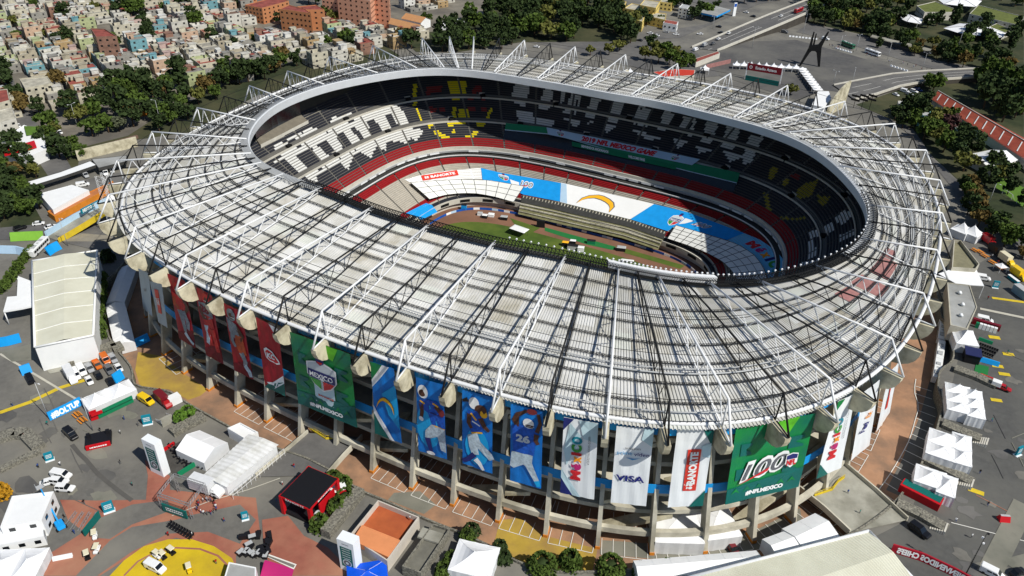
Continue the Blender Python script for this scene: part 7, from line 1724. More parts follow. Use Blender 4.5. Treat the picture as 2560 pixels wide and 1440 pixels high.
TREES += [(2200,82,1,1.5),(2195,68,1,1.5),(2215,72,0,1.4),(2270,112,0,1.3),(2340,66,1,1.2),(2318,70,1,1.1),(2382,66,4,1.3),(2422,96,1,1.2),(2452,84,4,1.4),(2438,92,1,1.2),(2470,118,0,1.1),(2372,138,0,1.3),(2395,158,0,1.4),(2352,150,1,1.2),(2432,148,2,1.1),(2500,158,1,1.2),(2540,92,1,1.4),(2525,110,1,1.3),(2492,206,0,1.6),(2475,185,0,1.2),(2330,232,0,1.3),(2322,222,0,1.1),(2368,335,7,1.3),(2272,290,1,1.3),(2290,308,1,1.3),(2255,320,1,1.0),(2235,302,1,1.0),(1612,152,2,1.2),(1645,158,2,1.3),(1672,164,0,1.2),(1700,178,0,1.3),(1640,138,2,1.1),(1522,138,2,1.0),(1548,128,2,1.1),(1475,140,2,.8),(1975,238,2,.9),(1722,168,0,1.1),(1690,150,2,1.1),(1625,125,1,1.0),(1662,142,0,1.1),(1750,40,1,1.2),(1768,42,0,1.2),(1735,50,1,1.2),(1790,30,1,.9),(1700,18,1,1.4),(1680,25,0,1.3),(1712,30,1,1.3),(1600,60,1,1.2),(1615,66,1,1.0),(1650,62,0,.8),(1860,10,1,1.2),(1890,6,0,1.1),(1920,4,1,1.2),(1945,2,1,1.1),(2285,140,2,.9),(2330,120,2,1.0),(2130,72,2,1.4),(2110,80,2,1.2),(2420,470,6,.9),(2432,490,6,.8),(2195,120,4,.7)]
TK = [('mid','round',3.4,6.0,3.0,'bushy mid green'),('dark','round',3.7,7.0,3.2,'dense dark green'),('olive','flat',3.8,5.2,3.0,'loose olive green'),('grey','round',3.0,5.0,2.4,'dusty grey green'),('dark','tall',4.4,10.,2.6,'tall narrow dark'),('bright','round',2.6,4.2,1.8,'bright yellow green'),('rust','flat',3.4,5.0,2.6,'rusty brown green'),('maroon','round',4.0,6.5,2.6,'deep purple brown')]
LEAF['maroon'] = mat('leaf_maroon', (72, 44, 42), .8, .35, .4)
TREES = [(x, y, k, s*(.82 if x < 220 and y > 335 else 1)) for x, y, k, s in TREES]
TP = {}
for i, (lf, shp, R_, H, tr, nm) in enumerate(TK):
    for v in range(3): TP[(i, v)] = tree_proto(100+i*7+v, R_*(.92+.08*v), H*(1.05-.06*v), tr, lf, shp, 24, 26, .62, 'cypress_tree' if i == 4 else 'broadleaf_tree')
usedT = set(); cntT = {}; g = random.Random(2)
def zone(x, y):
    if y > 330 and x < 220: return 'by the left frame edge above the sheds'
    if x < 660 and 255 < y: return 'in the belt between the houses and the stadium'
    if x < 760 and y > 160: return 'at the back of the belt behind the left trusses'
    if x < 1000: return 'among the flat roofed houses'
    if x < 1605 and y < 135: return 'in the dark wood behind the stadium'
    if x < 1760 and y < 80: return 'by the yellow houses and the filling station'
    if x < 1990: return 'behind the far trusses near the entrance road'
    if y < 130 and x < 2300: return 'beyond the car park near the elevated road'
    if y < 190: return 'round the green roofed school buildings'
    if y < 345 and x > 2420: return 'in the big clump above the long red roof'
    return 'along the street right of the stadium'
byd = sorted(TREES, key=lambda t: (at(t[0], t[1], 3.5)-CAM).length)
NEAR = [t for t in byd if t[2] != 4][:290]+[t for t in byd if t[2] == 4]; nearset = set(id(t) for t in NEAR); FARW = [t for t in byd if id(t) not in nearset]
ts = sorted(NEAR, key=lambda t: (zone(t[0], t[1]), t[0]))
for n_, (x, y, k, s) in enumerate(ts):
    key = (k, g.randrange(3)); p = at(x, y, 3.5); sc = (s*g.uniform(.92, 1.08), s*g.uniform(.92, 1.08), s*g.uniform(.9, 1.12)); z_ = zone(x, y); c = (z_, TK[k][5]); cntT[c] = cntT.get(c, 0)+1
    lb = '%s tree, %s of its kind from the left %s' % (TK[k][5], ordw(cntT[c]-1), z_)
    if key not in usedT:
        o = TP[key]; usedT.add(key); o.location = (p.x, p.y, 3.4); o.scale = sc; o.rotation_euler = (0, 0, g.random()*6)
    else: o = copy_tree(TP[key], (p.x, p.y, 3.4), g.random()*6, scale=sc)
    w_ = lb.split(); tag(o, ' '.join(w_[:16]) if len(w_) > 16 else lb, 'tree', 'trees '+z_)
fw_ = MB(); fms = sorted({TK[t[2]][0] for t in FARW}); fml = [LEAF[q] for q in fms]+[m_trunk]
for x, y, k, s in FARW:
    src = TP[(k, g.randrange(3))]; p = at(x, y, 3.4); Rm = Matrix.Rotation(g.random()*6, 3, 'Z')
    for ch in kids(src):
        cr = ch.name.startswith('crown'); fw_.mesh([Rm @ ((v.co+ch.location)*s)+p for v in ch.data.vertices], [tuple(q.vertices) for q in ch.data.polygons], fms.index(TK[k][0]) if cr else len(fms))
if FARW: fo = fw_.build('distant_wood', fml); fo['kind'] = 'stuff'; tag(fo, 'farthest trees merging into one dark wood along the top of the view', 'wood')
for key, o in TP.items():
    if key not in usedT:
        for c in kids(o): bpy.data.objects.remove(c)
        bpy.data.objects.remove(o)
TREES = TREES
TPOS = [at(x, y, 3.5) for x, y, k, s in TREES]
# --- flat-roofed houses on a street grid
E1 = Vector((math.cos(math.radians(-25)), math.sin(math.radians(-25)), 0)); E2 = Vector((-E1.y, E1.x, 0)); RZ = math.radians(-25)
g = random.Random(21); cells = []; O0 = at(300, 200, 3.5)
for r in range(-30, 31):
    for c in range(-34, 35):
        # two rows back to back, then a street
        v = (r//2)*24+(r % 2)*10.8; u = c*9.6
        p = O0+E1*u+E2*v
        if c % 12 == 5: continue
        q = pix(Vector((p.x, p.y, 3.5)))
        if not (inpoly(*q, CITY) or inpoly(*q, [(988,-15),(1140,-15),(1125,22),(1075,30),(1000,26)])) or any(inpoly(*q, Hh) for Hh in HOLES): continue
        if any((t-p).length < 5.0 for t in TPOS): continue
        cells.append((r, c, p, q))
cells.sort(key=lambda t: (t[2]-CAM).length)
rows_ = sorted({t[0] for t in cells}); colsin = {}
for t in cells: colsin.setdefault(t[0], []).append(t[1])
for r in colsin: colsin[r].sort()
first = [True]*len(HP); WK = ['cream','cream','cream','pale','pale','pale','grey','grey','beige','beige','white','white','white','cream','pale','grey','peach','pink','ochre','lime','turquoise','brick']; RK = ['pale','pale','pale','grey','grey','grey','white','red','red','brown','pale','grey']
NUMW = {1: 'one', 2: 'two', 3: 'three'}; far = MB()
for n_, (r, c, p, q) in enumerate(cells):
    k = g.randrange(len(HP)); wk, rk = g.choice(WK), g.choice(RK); pos = (p.x+g.uniform(-.5, .5), p.y+g.uniform(-.5, .5), 3.5); rz = RZ+g.choice([0, 0, PI])*0+g.uniform(-.03, .03); src = HP[k]
    if n_ < 290:
        if first[k]: o = src; first[k] = False; o.location = pos; o.rotation_euler = (0, 0, rz)
        else: o = copy_tree(src, pos, rz)
        sc = g.uniform(.85, 1.2); o.scale = (g.uniform(.95, 1.05), g.uniform(.95, 1.05), sc)
        o['label'] = '%s %s storey house with %s roof, %s along the %s row above the trees' % (wk, NUMW[src['st']], rk, ordw(colsin[r].index(c)), ordw(rows_.index(r))); o['category'] = 'house'; o['group'] = 'flat roofed houses above the left of the stadium'
        recolor(o, 'wall', WALLC[wk]); recolor(o, 'roof', ROOFC[rk]); recolor(o, 'rooftop_room', WALLC[g.choice(WK)])
    else:
        Mx = Matrix.Rotation(rz, 3, 'Z'); W_, D_2, H = src['w'], src['d'], src['st']*2.6; far.box((pos[0], pos[1], 3.4+H/2), (W_, D_2, H), rz, WK.index(wk)); far.box((pos[0], pos[1], 3.45+H), (W_-.5, D_2-.5, .12), rz, len(WK)+RK.index(rk))
        d = Mx @ Vector((g.uniform(-3, 3), g.uniform(-3, 3), 0)); far.box((pos[0]+d.x, pos[1]+d.y, 3.5+H+1.2), (3.5, 4, 2.4), rz, WK.index(g.choice(WK)))
        d = Mx @ Vector((g.uniform(-4, 4), g.uniform(-4, 4), 0)); far.tube((pos[0]+d.x, pos[1]+d.y, 3.5+H), (pos[0]+d.x, pos[1]+d.y, 5.0+H), .6, 7, len(WK)+len(RK))
        for s in (-1, 1):
            for fl in range(src['st']): d = Mx @ Vector((s*W_*.25, -D_2/2, 0)); far.box((pos[0]+d.x, pos[1]+d.y, 5+fl*2.9), (1.6, .1, 1.3), rz, len(WK)+len(RK)); d = Mx @ Vector((W_/2, s*D_2*.25, 0)); far.box((pos[0]+d.x, pos[1]+d.y, 5+fl*2.9), (.1, 1.6, 1.3), rz, len(WK)+len(RK))
for k, o in enumerate(HP):
    if first[k]:
        for c in kids(o): bpy.data.objects.remove(c)
        bpy.data.objects.remove(o)
    else:
        for s in ('st', 'w', 'd'): del o[s]
for o in COL.objects:
    if o.name.split('.')[0] == 'house':
        for s in ('st', 'w', 'd'):
            if s in o: del o[s]
if far.f:
    o = far.build('distant_houses', [WALLC[w_] for w_ in WK]+[ROOFC[r_] for r_ in RK]+[m_tank]); o['kind'] = 'stuff'; tag(o, 'farthest pale houses crowded along the top left of the view', 'houses')
# --- taller and special buildings
m_pinkw = mat('salmon_tower_wall', (216, 160, 130), .9, .06, .3); m_orangew = mat('orange_apartment_wall', (184, 124, 84), .9, .08, .3)
m_yelw = mat('yellow_house_wall', (226, 200, 116), .9, .06, .3); m_tanr = mat('tan_tile_roof', (184, 136, 92), .9, .1, .5); m_greenroof = mat('planted_roof', (96, 104, 52), 1, .3, .4)
slabhouse('brick_tower', 'tall bare brick apartment tower above the low houses', 'building', [(226,70),(262,72),(292,90),(240,92)], 3.5, 21, WALLC['brick'], ROOFC['red'], .6, wins=5)
for P, z1, lb in (([(698,22),(735,27),(777,33),(762,22),(722,12)], 18, 'orange brick apartment block with dark red roofs, nearest of the group'),([(742,16),(765,24),(811,24),(790,12)], 18, 'orange brick apartment block with dark red roofs behind the nearest one'),([(612,12),(655,20),(722,2),(690,-8)], 15, 'long orange brick apartment block at the top left of the group'),([(560,-12),(610,-6),(640,-14),(600,-20)], 13, 'orange brick block at the top edge of the picture')):
    if len(P) == 5: P = [P[0], P[1], P[2], P[3], P[4]]
    o = slabhouse('apartment_block', lb, 'building', P, 3.5, z1, m_orangew, ROOFC['red'], .4, wins=4)
for P, z1, lb in (([(803,-14),(842,-8),(858,-16),(818,-22)], 22, 'salmon pink tower at the left of the pink group'),([(842,-12),(925,2),(942,-14),(860,-26)], 24, 'wide salmon pink tower in the middle of the pink group'),([(935,-8),(972,-2),(974,-18),(940,-24)], 24, 'round cornered salmon tower at the right of the pink group')):
    slabhouse('apartment_tower', lb, 'building', P, 3.5, z1, m_pinkw, ROOFC['grey'], .4, wins=6)
gablehouse('tiled_hall', 'low hall with a large tan tiled roof left of the dark wood', 'building', [(972,58),(1042,76),(1060,66),(985,50)], 3.5, 9, 2.5, m_walk, m_tanr)
gablehouse('tiled_hall', 'second hall with tan tiled roof and white gable left of the dark wood', 'building', [(1005,45),(1052,56),(1076,48),(1028,38)], 3.5, 9, 2.5, m_hallwall, m_tanr)
for x, y, lb in ((1110,60,'first of four white tent roofs at the edge of the wood'),(1124,56,'second of four white tent roofs at the edge of the wood'),(1144,56,'third of four white tent roofs at the edge of the wood'),(1158,58,'last of four white tent roofs at the edge of the wood')):
    tent(lb, x, y, 4.5, 11, .5, 1, 2, 3, 1.6)
for P, z1, lb in (([(1582,48),(1606,54),(1618,28),(1600,24)], 11, 'yellow house with a plain gable wall, leftmost of the yellow group'),([(1620,40),(1664,50),(1666,34),(1640,30)], 10, 'yellow house nearest the red shop'),([(1560,20),(1592,26),(1608,14),(1580,8)], 9, 'cream house behind the yellow houses'),([(1600,12),(1640,20),(1650,4),(1612,-2)], 14, 'tall yellow apartment house behind the yellow group'),([(1500,6),(1535,10),(1540,-2),(1510,-6)], 9, 'small cream house at the top edge over the wood'),([(1530,12),(1560,16),(1566,4),(1540,0)], 9, 'beige house between the cream houses at the top'),([(1650,4),(1680,8),(1690,-8),(1660,-12)], 10, 'yellow house at the top edge right of the tall one')):
    slabhouse('yellow_house', lb, 'house', P, 3.5, z1, m_yelw, ROOFC['pale'], .4, wins=2)
o = slabhouse('shop', 'white shop with a red roof beside the yellow houses', 'shop', [(1658,56),(1692,62),(1696,54),(1664,49)], 3.5, 9, m_hallwall, ROOFC['red'], .05, wins=1)
o = empty('filling_station', at(1775, 35, 3.5), 0, 'filling station with grey canopy roof and bright blue fascia', 'filling station'); O = o.location; Q = [at(x, y, 9)-O for x, y in ((1728,26),(1792,40),(1826,24),(1776,11))]; mb = MB(); mb.prism([tuple(q.xy) for q in Q], Q[0].z-1.2, Q[0].z, bottom=True); mb.build('fascia', m_sky, o); mb = MB(); mb.face([(*q.xy, Q[0].z+.03) for q in Q][::1]); mb.build('roof', m_roofgrey, o)
for a in (.25, .75):
    for b in (.3, .7): p = Q[0].lerp(Q[1], a).lerp(Q[3].lerp(Q[2], a), b); mb = MB(); mb.box((p.x, p.y, Q[0].z/2), (.6, .6, Q[0].z-.2)); mb.build('column', m_white, o)
o = empty('price_tower', at(1834, 40, 3.5), .9, 'white and blue price tower of the filling station', 'sign'); mb = MB(); mb.box((0, 0, 5), (2.6, .8, 10)); mb.build('panel', m_whitev, o); mb = MB(); mb.box((0, -.42, 8.2), (2.2, .06, 2.4)); mb.build('band', m_boardb, o)
slabhouse('white_office', 'white stacked office block left of the filling station', 'building', [(1697,18),(1718,22),(1726,14),(1706,10)], 3.5, 11, m_hallwall, m_lgrey, .3, wins=3)
# --- elevated road
def roadbridge(name, lb, L_, R_, pw=1.0, m=None):
    o = empty(name, (0, 0, 0), 0, lb, 'bridge'); A = [at(x, y, z) for x, y, z in L_]; B = [at(x, y, z) for x, y, z in R_]; mb = MB(); sweep(mb, [A, B], closed=False); mb.build('deck', m_road, o)
    for P, s in ((A, 1), (B, -1)):
        mb = MB()
        for a, b in zip(P, P[1:]):
            d = (b-a); d.z = 0; d.normalize(); n = Vector((-d.y, d.x, 0))*.35; V = []
            for p in (a, b):
                for k, zz in ((1, p.z-.7), (1, p.z+pw), (-1, p.z+pw), (-1, p.z-.7)): V.append(Vector(((p+n*k).x, (p+n*k).y, zz)))
            mb.mesh(V, [(0, 1, 5, 4), (1, 2, 6, 5), (2, 3, 7, 6), (3, 0, 4, 7)])
        mb.build('parapet_wall', m or m_walk, o)
    mb = MB(); n = len(A)
    for P in (A, B): mb.mesh([Vector((p.x, p.y, 3.3)) for p in P]+[p-Vector((0, 0, .2)) for p in P], [(q, q+1, n+q+1, n+q) for q in range(n-1)])
    mb.build('shaded_underside_wall', m_dconc, o); mb = MB()  # dark side walls stand in for the shade under the deck
    for f in (.35, .66):
        for a, b, c, d in zip(A, A[1:], B, B[1:]):
            p, q = a.lerp(c, f), b.lerp(d, f); e = (q-p).normalized(); n = Vector((-e.y, e.x, 0))*.12; z_ = Vector((0, 0, .03)); mb.face([p+n+z_, q+n+z_, q-n+z_, p-n+z_])
    mb.build('lane_line', m_line, o); return o
roadbridge('elevated_road', 'elevated road with pale parapets climbing to the top right', [(1729,119,3.8),(1800,89,5.5),(1860,63,7.5),(1920,38,9.5),(2018,0,11)], [(1792,127,3.8),(1850,103,5.5),(1920,74,7.5),(1965,55,9.5),(2060,14,11)])
roadbridge('road_ramp', 'wide paved ramp with pale kerbs right of the tall dark sculpture', [(2084,213,4.2),(2150,200,5),(2230,185,6),(2312,178,7),(2430,172,7)], [(2136,248,4.2),(2190,235,5),(2250,215,6),(2330,200,7),(2440,192,7)], .7)
roadbridge('road_ramp', 'narrow flyover crossing the right frame edge among trees', [(2430,172,7),(2500,172,7),(2575,170,7)], [(2440,192,7),(2500,188,7),(2575,184,7)], .7)
# --- tall dark sculpture (plain generic steel form)
p0, p1 = at(1999, 165, 3.5), at(2047, 167, 3.5); o = empty('steel_sculpture', (p0+p1)/2, math.atan2(p1.y-p0.y, p1.x-p0.x), 'tall black steel sculpture of two leaning legs joined halfway up', 'sculpture'); Wd = (p1-p0).length
def slab(name, pts, th):
    mb = MB(); n = len(pts); V = [(x, -th/2, z) for x, z in pts]+[(x, th/2, z) for x, z in pts]; mb.mesh(V, [tuple(range(n)), tuple(range(2*n-1, n-1, -1))]+[(k, n+k, n+(k+1) % n, (k+1) % n) for k in range(n)]); mb.build(name, mat('sculpture_black', (12, 12, 13), .5, 0), o)
h_ = Wd/2
slab('leg', [(-h_-.5, 0), (-h_+.5, 0), (-h_*.3, 8.8), (-h_*.1, 10.2), (-h_*.45, 12.5)], 1.0)
slab('leg', [(h_-.5, 0), (h_+.6, 0), (h_*.8, 12.5), (h_*.2, 10.2), (h_*.45, 8.8)], 1.0)
slab('crossbar', [(-h_*.47, 10.1), (h_*.8, 10.1), (h_*.8, 13.2), (h_*.4, 14.2), (-h_*.47, 13.2)], 1.3)
slab('prong', [(-h_*.47, 12.8), (-h_*.22, 12.8), (-h_*.26, 22), (-h_*.36, 22)], .8)
slab('prong', [(-h_*.14, 12.8), (h_*.04, 12.8), (h_*.0, 21), (-h_*.08, 21)], .7)
slab('prong', [(h_*.3, 13), (h_*.8, 12.6), (h_*1.2, 22.5), (h_*1.08, 22.5), (h_*.62, 16.5)], .8)
# --- entrance tents, sign, white wall
a = ang(1840, 165, 1985, 178)
for i in range(9):
    x, y = 1841+i*18.6, 161+i*1.0; tent('white peaked canopy, %s from the left in the far entrance row' % ordw(i), x, y, 4.4, 4.4, a, 1, 1, 2.8, 2.4, False, group='entrance row of white peaked canopies')
a2 = ang(2002, 172, 2042, 222)
for i in range(9):
    x, y = 2006+i*4.9, 172+i*6.4; tent('white ridge canopy, %s down the slanting entrance row' % ordw(i), x, y, 3.4, 5.6, a2, 1, 1, 2.8, 1.1, False, group='slanting entrance row of white canopies')
fence_banner('black fence cloth along the slanting canopies', [(1996,176),(2010,200),(2026,228)], 2.6, m_blackp, name='fence_cloth')
P = [(1862,190),(1945,204)]
o = empty('gate_sign', (*at(1905, 205, 3.5).xy, 3.5), ang(1862,198,1946,212), 'maroon stadium name sign on two white posts at the far entrance', 'sign'); L2 = (at(1946,212,3.5)-at(1862,198,3.5)).length
mb = MB(); mb.box((0, 0, 8), (L2, .4, 4.2)); mb.build('panel', mat('sign_maroon', (116, 24, 36), .5, .06, .4), o); mb = MB(); put_text(mb, lambda u, v: (u, -.24, 8+v), 'Estadio Azteca', 1.0, 0, 1.6, L2*.62); put_text(mb, lambda u, v: (u, -.24, 8+v), 'O', -L2*.4, 0, 1.8, 1.8); mb.build('lettering', m_whitev, o)
for s in (-1, 1): mb = MB(); mb.box((s*(L2/2+.3), .2, 5.2), (.6, .6, 10.4)); mb.build('post', m_white, o)
fence_banner('maroon sponsor banner left of the entrance canopies', [(1765,172),(1826,158)], 2.6, m_maroon, '~', name='fence_banner')
fence_banner('dark green fence cloth below the stadium name sign', [(1862,200),(1945,216)], 3.0, m_bdgreen)
tent('single white peaked canopy beside the maroon sponsor banner', 1762, 172, 5.5, 5.5, a, 1, 1, 2.8, 2.6, False)
tent('small white peaked canopy seen between far trusses', 1575, 180, 4.5, 4.5, a, 1, 1, 2.8, 2.4, False)
slabhouse('red_roof_gate', 'long red roofed gatehouse below the foot of the elevated road', 'building', [(1733,148),(1795,128),(1800,133),(1740,156)], 3.5, 7, m_walk, ROOFC['red'], .05)
slabhouse('red_roof_kiosk', 'flat bright red roof behind the far trusses', 'building', [(1632,180),(1690,172),(1738,175),(1735,188),(1660,192)], 3.5, 7, m_walk, mat('bright_red_roof', (190, 60, 44), .8, .1, .4), .05)
o = empty('white_entrance', (0, 0, 0), 0, 'white angular entrance wing rising behind the right trusses', 'building'); mb = MB(); mb.prism([tuple(at(x, y, 9).xy) for x, y in ((2045,228),(2072,228),(2078,246),(2060,268),(2030,262))], 3.4, 9); mb.build('block', m_hallwall, o)
mb = MB(); A = at(2062, 292, 3.5); B = at(2108, 268, 3.5); d = (B-A); prf = [(0, 0), (1, 0), (1.06, 15), (.85, 14.6), (.6, 13), (.35, 10), (.15, 6)]; n = Vector((-d.y, d.x, 0)).normalized()*.5
V = [A+d*u-n+Vector((0, 0, z)) for u, z in prf]+[A+d*u+n+Vector((0, 0, z)) for u, z in prf]; k = len(prf); mb.mesh(V, [tuple(range(k)), tuple(range(2*k-1, k-1, -1))]+[(q, k+q, k+(q+1) % k, (q+1) % k) for q in range(k)]); mb.build('fin_wall', m_cream, o)
o = empty('board_rack', (*at(2150, 275, 3.5).xy, 3.5), ang(2110,262,2175,280), 'dark rack of empty notice boards right of the white entrance wing', 'rack')
for q in range(3): mb = MB(); mb.box((-4+q*4, q*1.2, 7+q*.9), (5, .3, 1.1)); mb.box((-4+q*4, q*1.2, 4.8+q*.9), (5, .3, 1.1)); mb.tube((-4+q*4, q*1.2, 0), (-4+q*4, q*1.2, 8+q), .15, 5); mb.build('board', m_blackp, o)
# --- school with planted roofs, membranes
slabhouse('school_block', 'school block with a planted roof, left of the two at the top right', 'building', [(2292,14),(2338,3),(2388,22),(2384,30),(2312,30)], 3.5, 10, m_walk, m_greenroof, .4, wins=1)
slabhouse('school_block', 'long school block with a planted roof at the top right', 'building', [(2424,34),(2446,12),(2562,42),(2545,62)], 3.5, 10, m_walk, m_greenroof, .4, wins=2)
slabhouse('school_block', 'small block with a square planted roof below the long school block', 'building', [(2470,68),(2492,58),(2530,74),(2508,84)], 3.5, 8, m_walk, m_greenroof, .3)
def membrane(lb, P, z1, rise):
    Q = [at(x, y, z1) for x, y in P]; c = sum(Q, Vector())/len(Q); o = empty('membrane_canopy', (c.x, c.y, 3.5), 0, lb, 'canopy'); mb = MB(); n = len(Q); H = z1-3.5
    for k in range(n):
        a, b = Q[k]-c, Q[(k+1) % n]-c; R1 = [(0, 0, H+rise)]; 
        m1, m2 = a*.5, b*.5; mb.face([(a.x, a.y, H), (b.x, b.y, H), (m2.x, m2.y, H+rise*.62), (m1.x, m1.y, H+rise*.62)]); mb.face([(m1.x, m1.y, H+rise*.62), (m2.x, m2.y, H+rise*.62), (0, 0, H+rise)])
    mb.build('fabric', m_tent, o); mb = MB()
    for q in Q: a = q-c; mb.tube((0, 0, H+rise+.05), (a.x*.5, a.y*.5, H+rise*.62+.08), .15, 4); mb.tube((a.x*.5, a.y*.5, H+rise*.62+.08), (a.x, a.y, H+.1), .15, 4); mb.tube((a.x*.95, a.y*.95, 0), (a.x*.95, a.y*.95, H), .15, 5)
    mb.build('frame', m_dgrey, o)
membrane('white membrane canopy cut by the top edge over the school', [(2342,-4),(2400,-14),(2455,2),(2440,17),(2395,14),(2360,10)], 10, 3)
membrane('small white membrane canopy left of the school', [(2235,40),(2268,34),(2308,48),(2302,60),(2268,54)], 8, 2)
membrane('long white membrane canopy in front of the school', [(2358,70),(2400,58),(2456,60),(2520,84),(2505,94),(2440,88),(2395,82)], 8, 3)
gablehouse('platform_roof', 'long pale station platform roof beyond the bus street', 'canopy', [(2178,92),(2322,128),(2330,122),(2186,86)], 3.5, 7, .5, m_dgrey, m_concp)
for P, lb in (([(2092,122),(2126,132)], 'one of the white barriers at the upper edge of the car park'), ([(2228,166),(2266,178)], 'one of the white barriers at the right corner of the car park'), ([(1975,92),(2040,99)], 'one of the pale barriers at the far edge of the car park')):
    A, B = at(*P[0], 3.5), at(*P[1], 3.5); rz = math.atan2(B.y-A.y, B.x-A.x); n = int((B-A).length/2.1)
    for q in range(n+1):
        p = A.lerp(B, q/n)
        if 'jersey' not in PROTO: mb = MB(); mb.box((0, 0, .45), (1.6, 1.1, .9), 0, 0, None, (1.3, .4)); o = PROTO['jersey'] = mb.build('barrier', m_whitev)
        else: o = PROTO['jersey'].copy(); COL.objects.link(o)
        o.location = (p.x, p.y, 3.6); o.rotation_euler = (0, 0, rz); tag(o, lb, 'barrier', lb[11:])
# --- left: sheds, orange wall, footbridge
slabhouse('carport', 'grey sheet roofed carport with parked cars, against the left trusses', 'carport', [(228,398),(318,388),(316,403),(246,420)], 4.2+2, 7.6, m_dgrey, m_roofgrey, .05)
slabhouse('carport', 'long white sheet roofed carport left of the grey one', 'carport', [(62,456),(150,430),(226,402),(242,412),(160,440),(75,466)], 6.2, 7.4, m_dgrey, m_hallwall, .05)
wallrun('long beige wall behind the carports', [(195,402),(262,386),(345,366)], 5, .6, m_cream, name='boundary_wall')
wallrun('red brown kerb wall between the trees and the beige wall', [(190,392),(270,366),(345,345)], 1.5, 1.5, ROOFC['brown'], name='boundary_wall')
slabhouse('white_shed', 'white sheet roofed shed beside the orange wall', 'shed', [(98,484),(180,462),(222,475),(132,524)], 3.5, 8, m_hallwall, m_hallwall, .05)
slabhouse('orange_deck', 'long orange painted wall and deck pointing at the stadium', 'wall', [(118,528),(136,541),(286,464),(282,452)], 3.5, 6.2, m_orangepaint, mat('orange_deck_paint', (178, 112, 66), .9, .12, .4), .3)
o = empty('footbridge', (0, 0, 0), 0, 'footbridge with yellow side and banners leading to the left end of the stadium', 'bridge'); A = [at(x, y, z) for x, y, z in ((118,592,3.8),(190,548,6),(275,505,9))]; B = [at(x, y, z) for x, y, z in ((150,604,3.8),(215,565,6),(282,522,9))]; mb = MB(); sweep(mb, [A, B], closed=False); mb.build('deck', m_concp, o)
for P, m, hh in ((A, m_ltblue, 2.4), (B, m_yline, 1.6)):
    mb = MB(); sweep(mb, [[p-Vector((0,0,.8)) for p in P], [p+Vector((0,0,hh)) for p in P]], closed=False); sweep(mb, [[p-Vector((.3,.3,.8)) for p in P], [p+Vector((-.3,-.3,hh)) for p in P]], closed=False); mb.build('side_panel', m, o)
fence_banner('green welcome banner on the upper part of the footbridge', [(205,535),(252,510)], 2.0, m_tealp, 'MEXICO GAME', z=8.6, lean=0)
o = empty('lattice_tower', (*at(298, 590, 3.5).xy, 3.5), .3, 'white lattice stair tower at the left end of the stadium', 'tower')
for a, b in ((-1.6, -1.6), (1.6, -1.6), (1.6, 1.6), (-1.6, 1.6)): mb = MB(); lattice(mb, (a, b, 0), (a, b, 26), .5, 20); mb.build('truss', m_white, o)
mb = MB()
for i in range(13):
    z = 2*i; mb.tube((-1.6, -1.6, z), (1.6, -1.6, z+2), .08, 4); mb.tube((1.6, 1.6, z), (-1.6, 1.6, z+2), .08, 4); mb.tube((1.6, -1.6, z), (1.6, 1.6, z+2), .08, 4); mb.tube((-1.6, 1.6, z), (-1.6, -1.6, z+2), .08, 4)
mb.build('bracing', m_white, o)
o = empty('storage_tank', at(286, 506, 30), 0, 'white cylindrical tank on a dark platform beside the left brackets', 'tank'); mb = MB(); mb.tube((0, 0, -26.4), (0, 0, 0), .9, 6); mb.box((0, 0, -.3), (5, 5, .6)); mb.build('platform', m_blackp, o); mb = MB(); mb.tube((0, 0, 0), (0, 0, 3), 1.7, 14); mb.build('drum', m_hallwall, o)
o = slabhouse('market_hall', 'white building with a red sign band and bright green roof patch at the left', 'building', [(0,352),(60,312),(108,330),(116,372),(70,392),(8,380)], 3.5, 9, m_hallwall, m_hallwall, .4)
for P, m in (([(60,316),(98,318),(108,332),(66,338)], m_lawn), ([(8,375),(86,352),(92,368),(56,378),(12,390)], m_redbooth)): mb = MB(); mb.prism([tuple((at(x, y, 9.2)-o.location).xy) for x, y in P], 5.5, 5.95); mb.build('sign_band' if m is m_redbooth else 'green_roof', m, o)
slabhouse('corner_house', 'large cream corner house cut by the left frame edge', 'house', [(-20,226),(18,222),(24,250),(-20,262)], 3.5, 13, WALLC['cream'], ROOFC['red'], .4, wins=3)
slabhouse('corner_house', 'cream house below the corner house at the left frame edge', 'house', [(-20,280),(30,268),(40,296),(-20,312)], 3.5, 11, WALLC['pale'], ROOFC['pale'], .4, wins=2)
slabhouse('long_house', 'broad cream block with a paved flat roof beside the left street', 'house', [(48,196),(118,190),(130,208),(62,220)], 3.5, 13, WALLC['cream'], ROOFC['pale'], .4, wins=3)
wallrun('bright mural wall beyond the belt of trees', [(348,292),(400,285),(455,272)], 2.4, .5, m_orangepaint, name='boundary_wall')
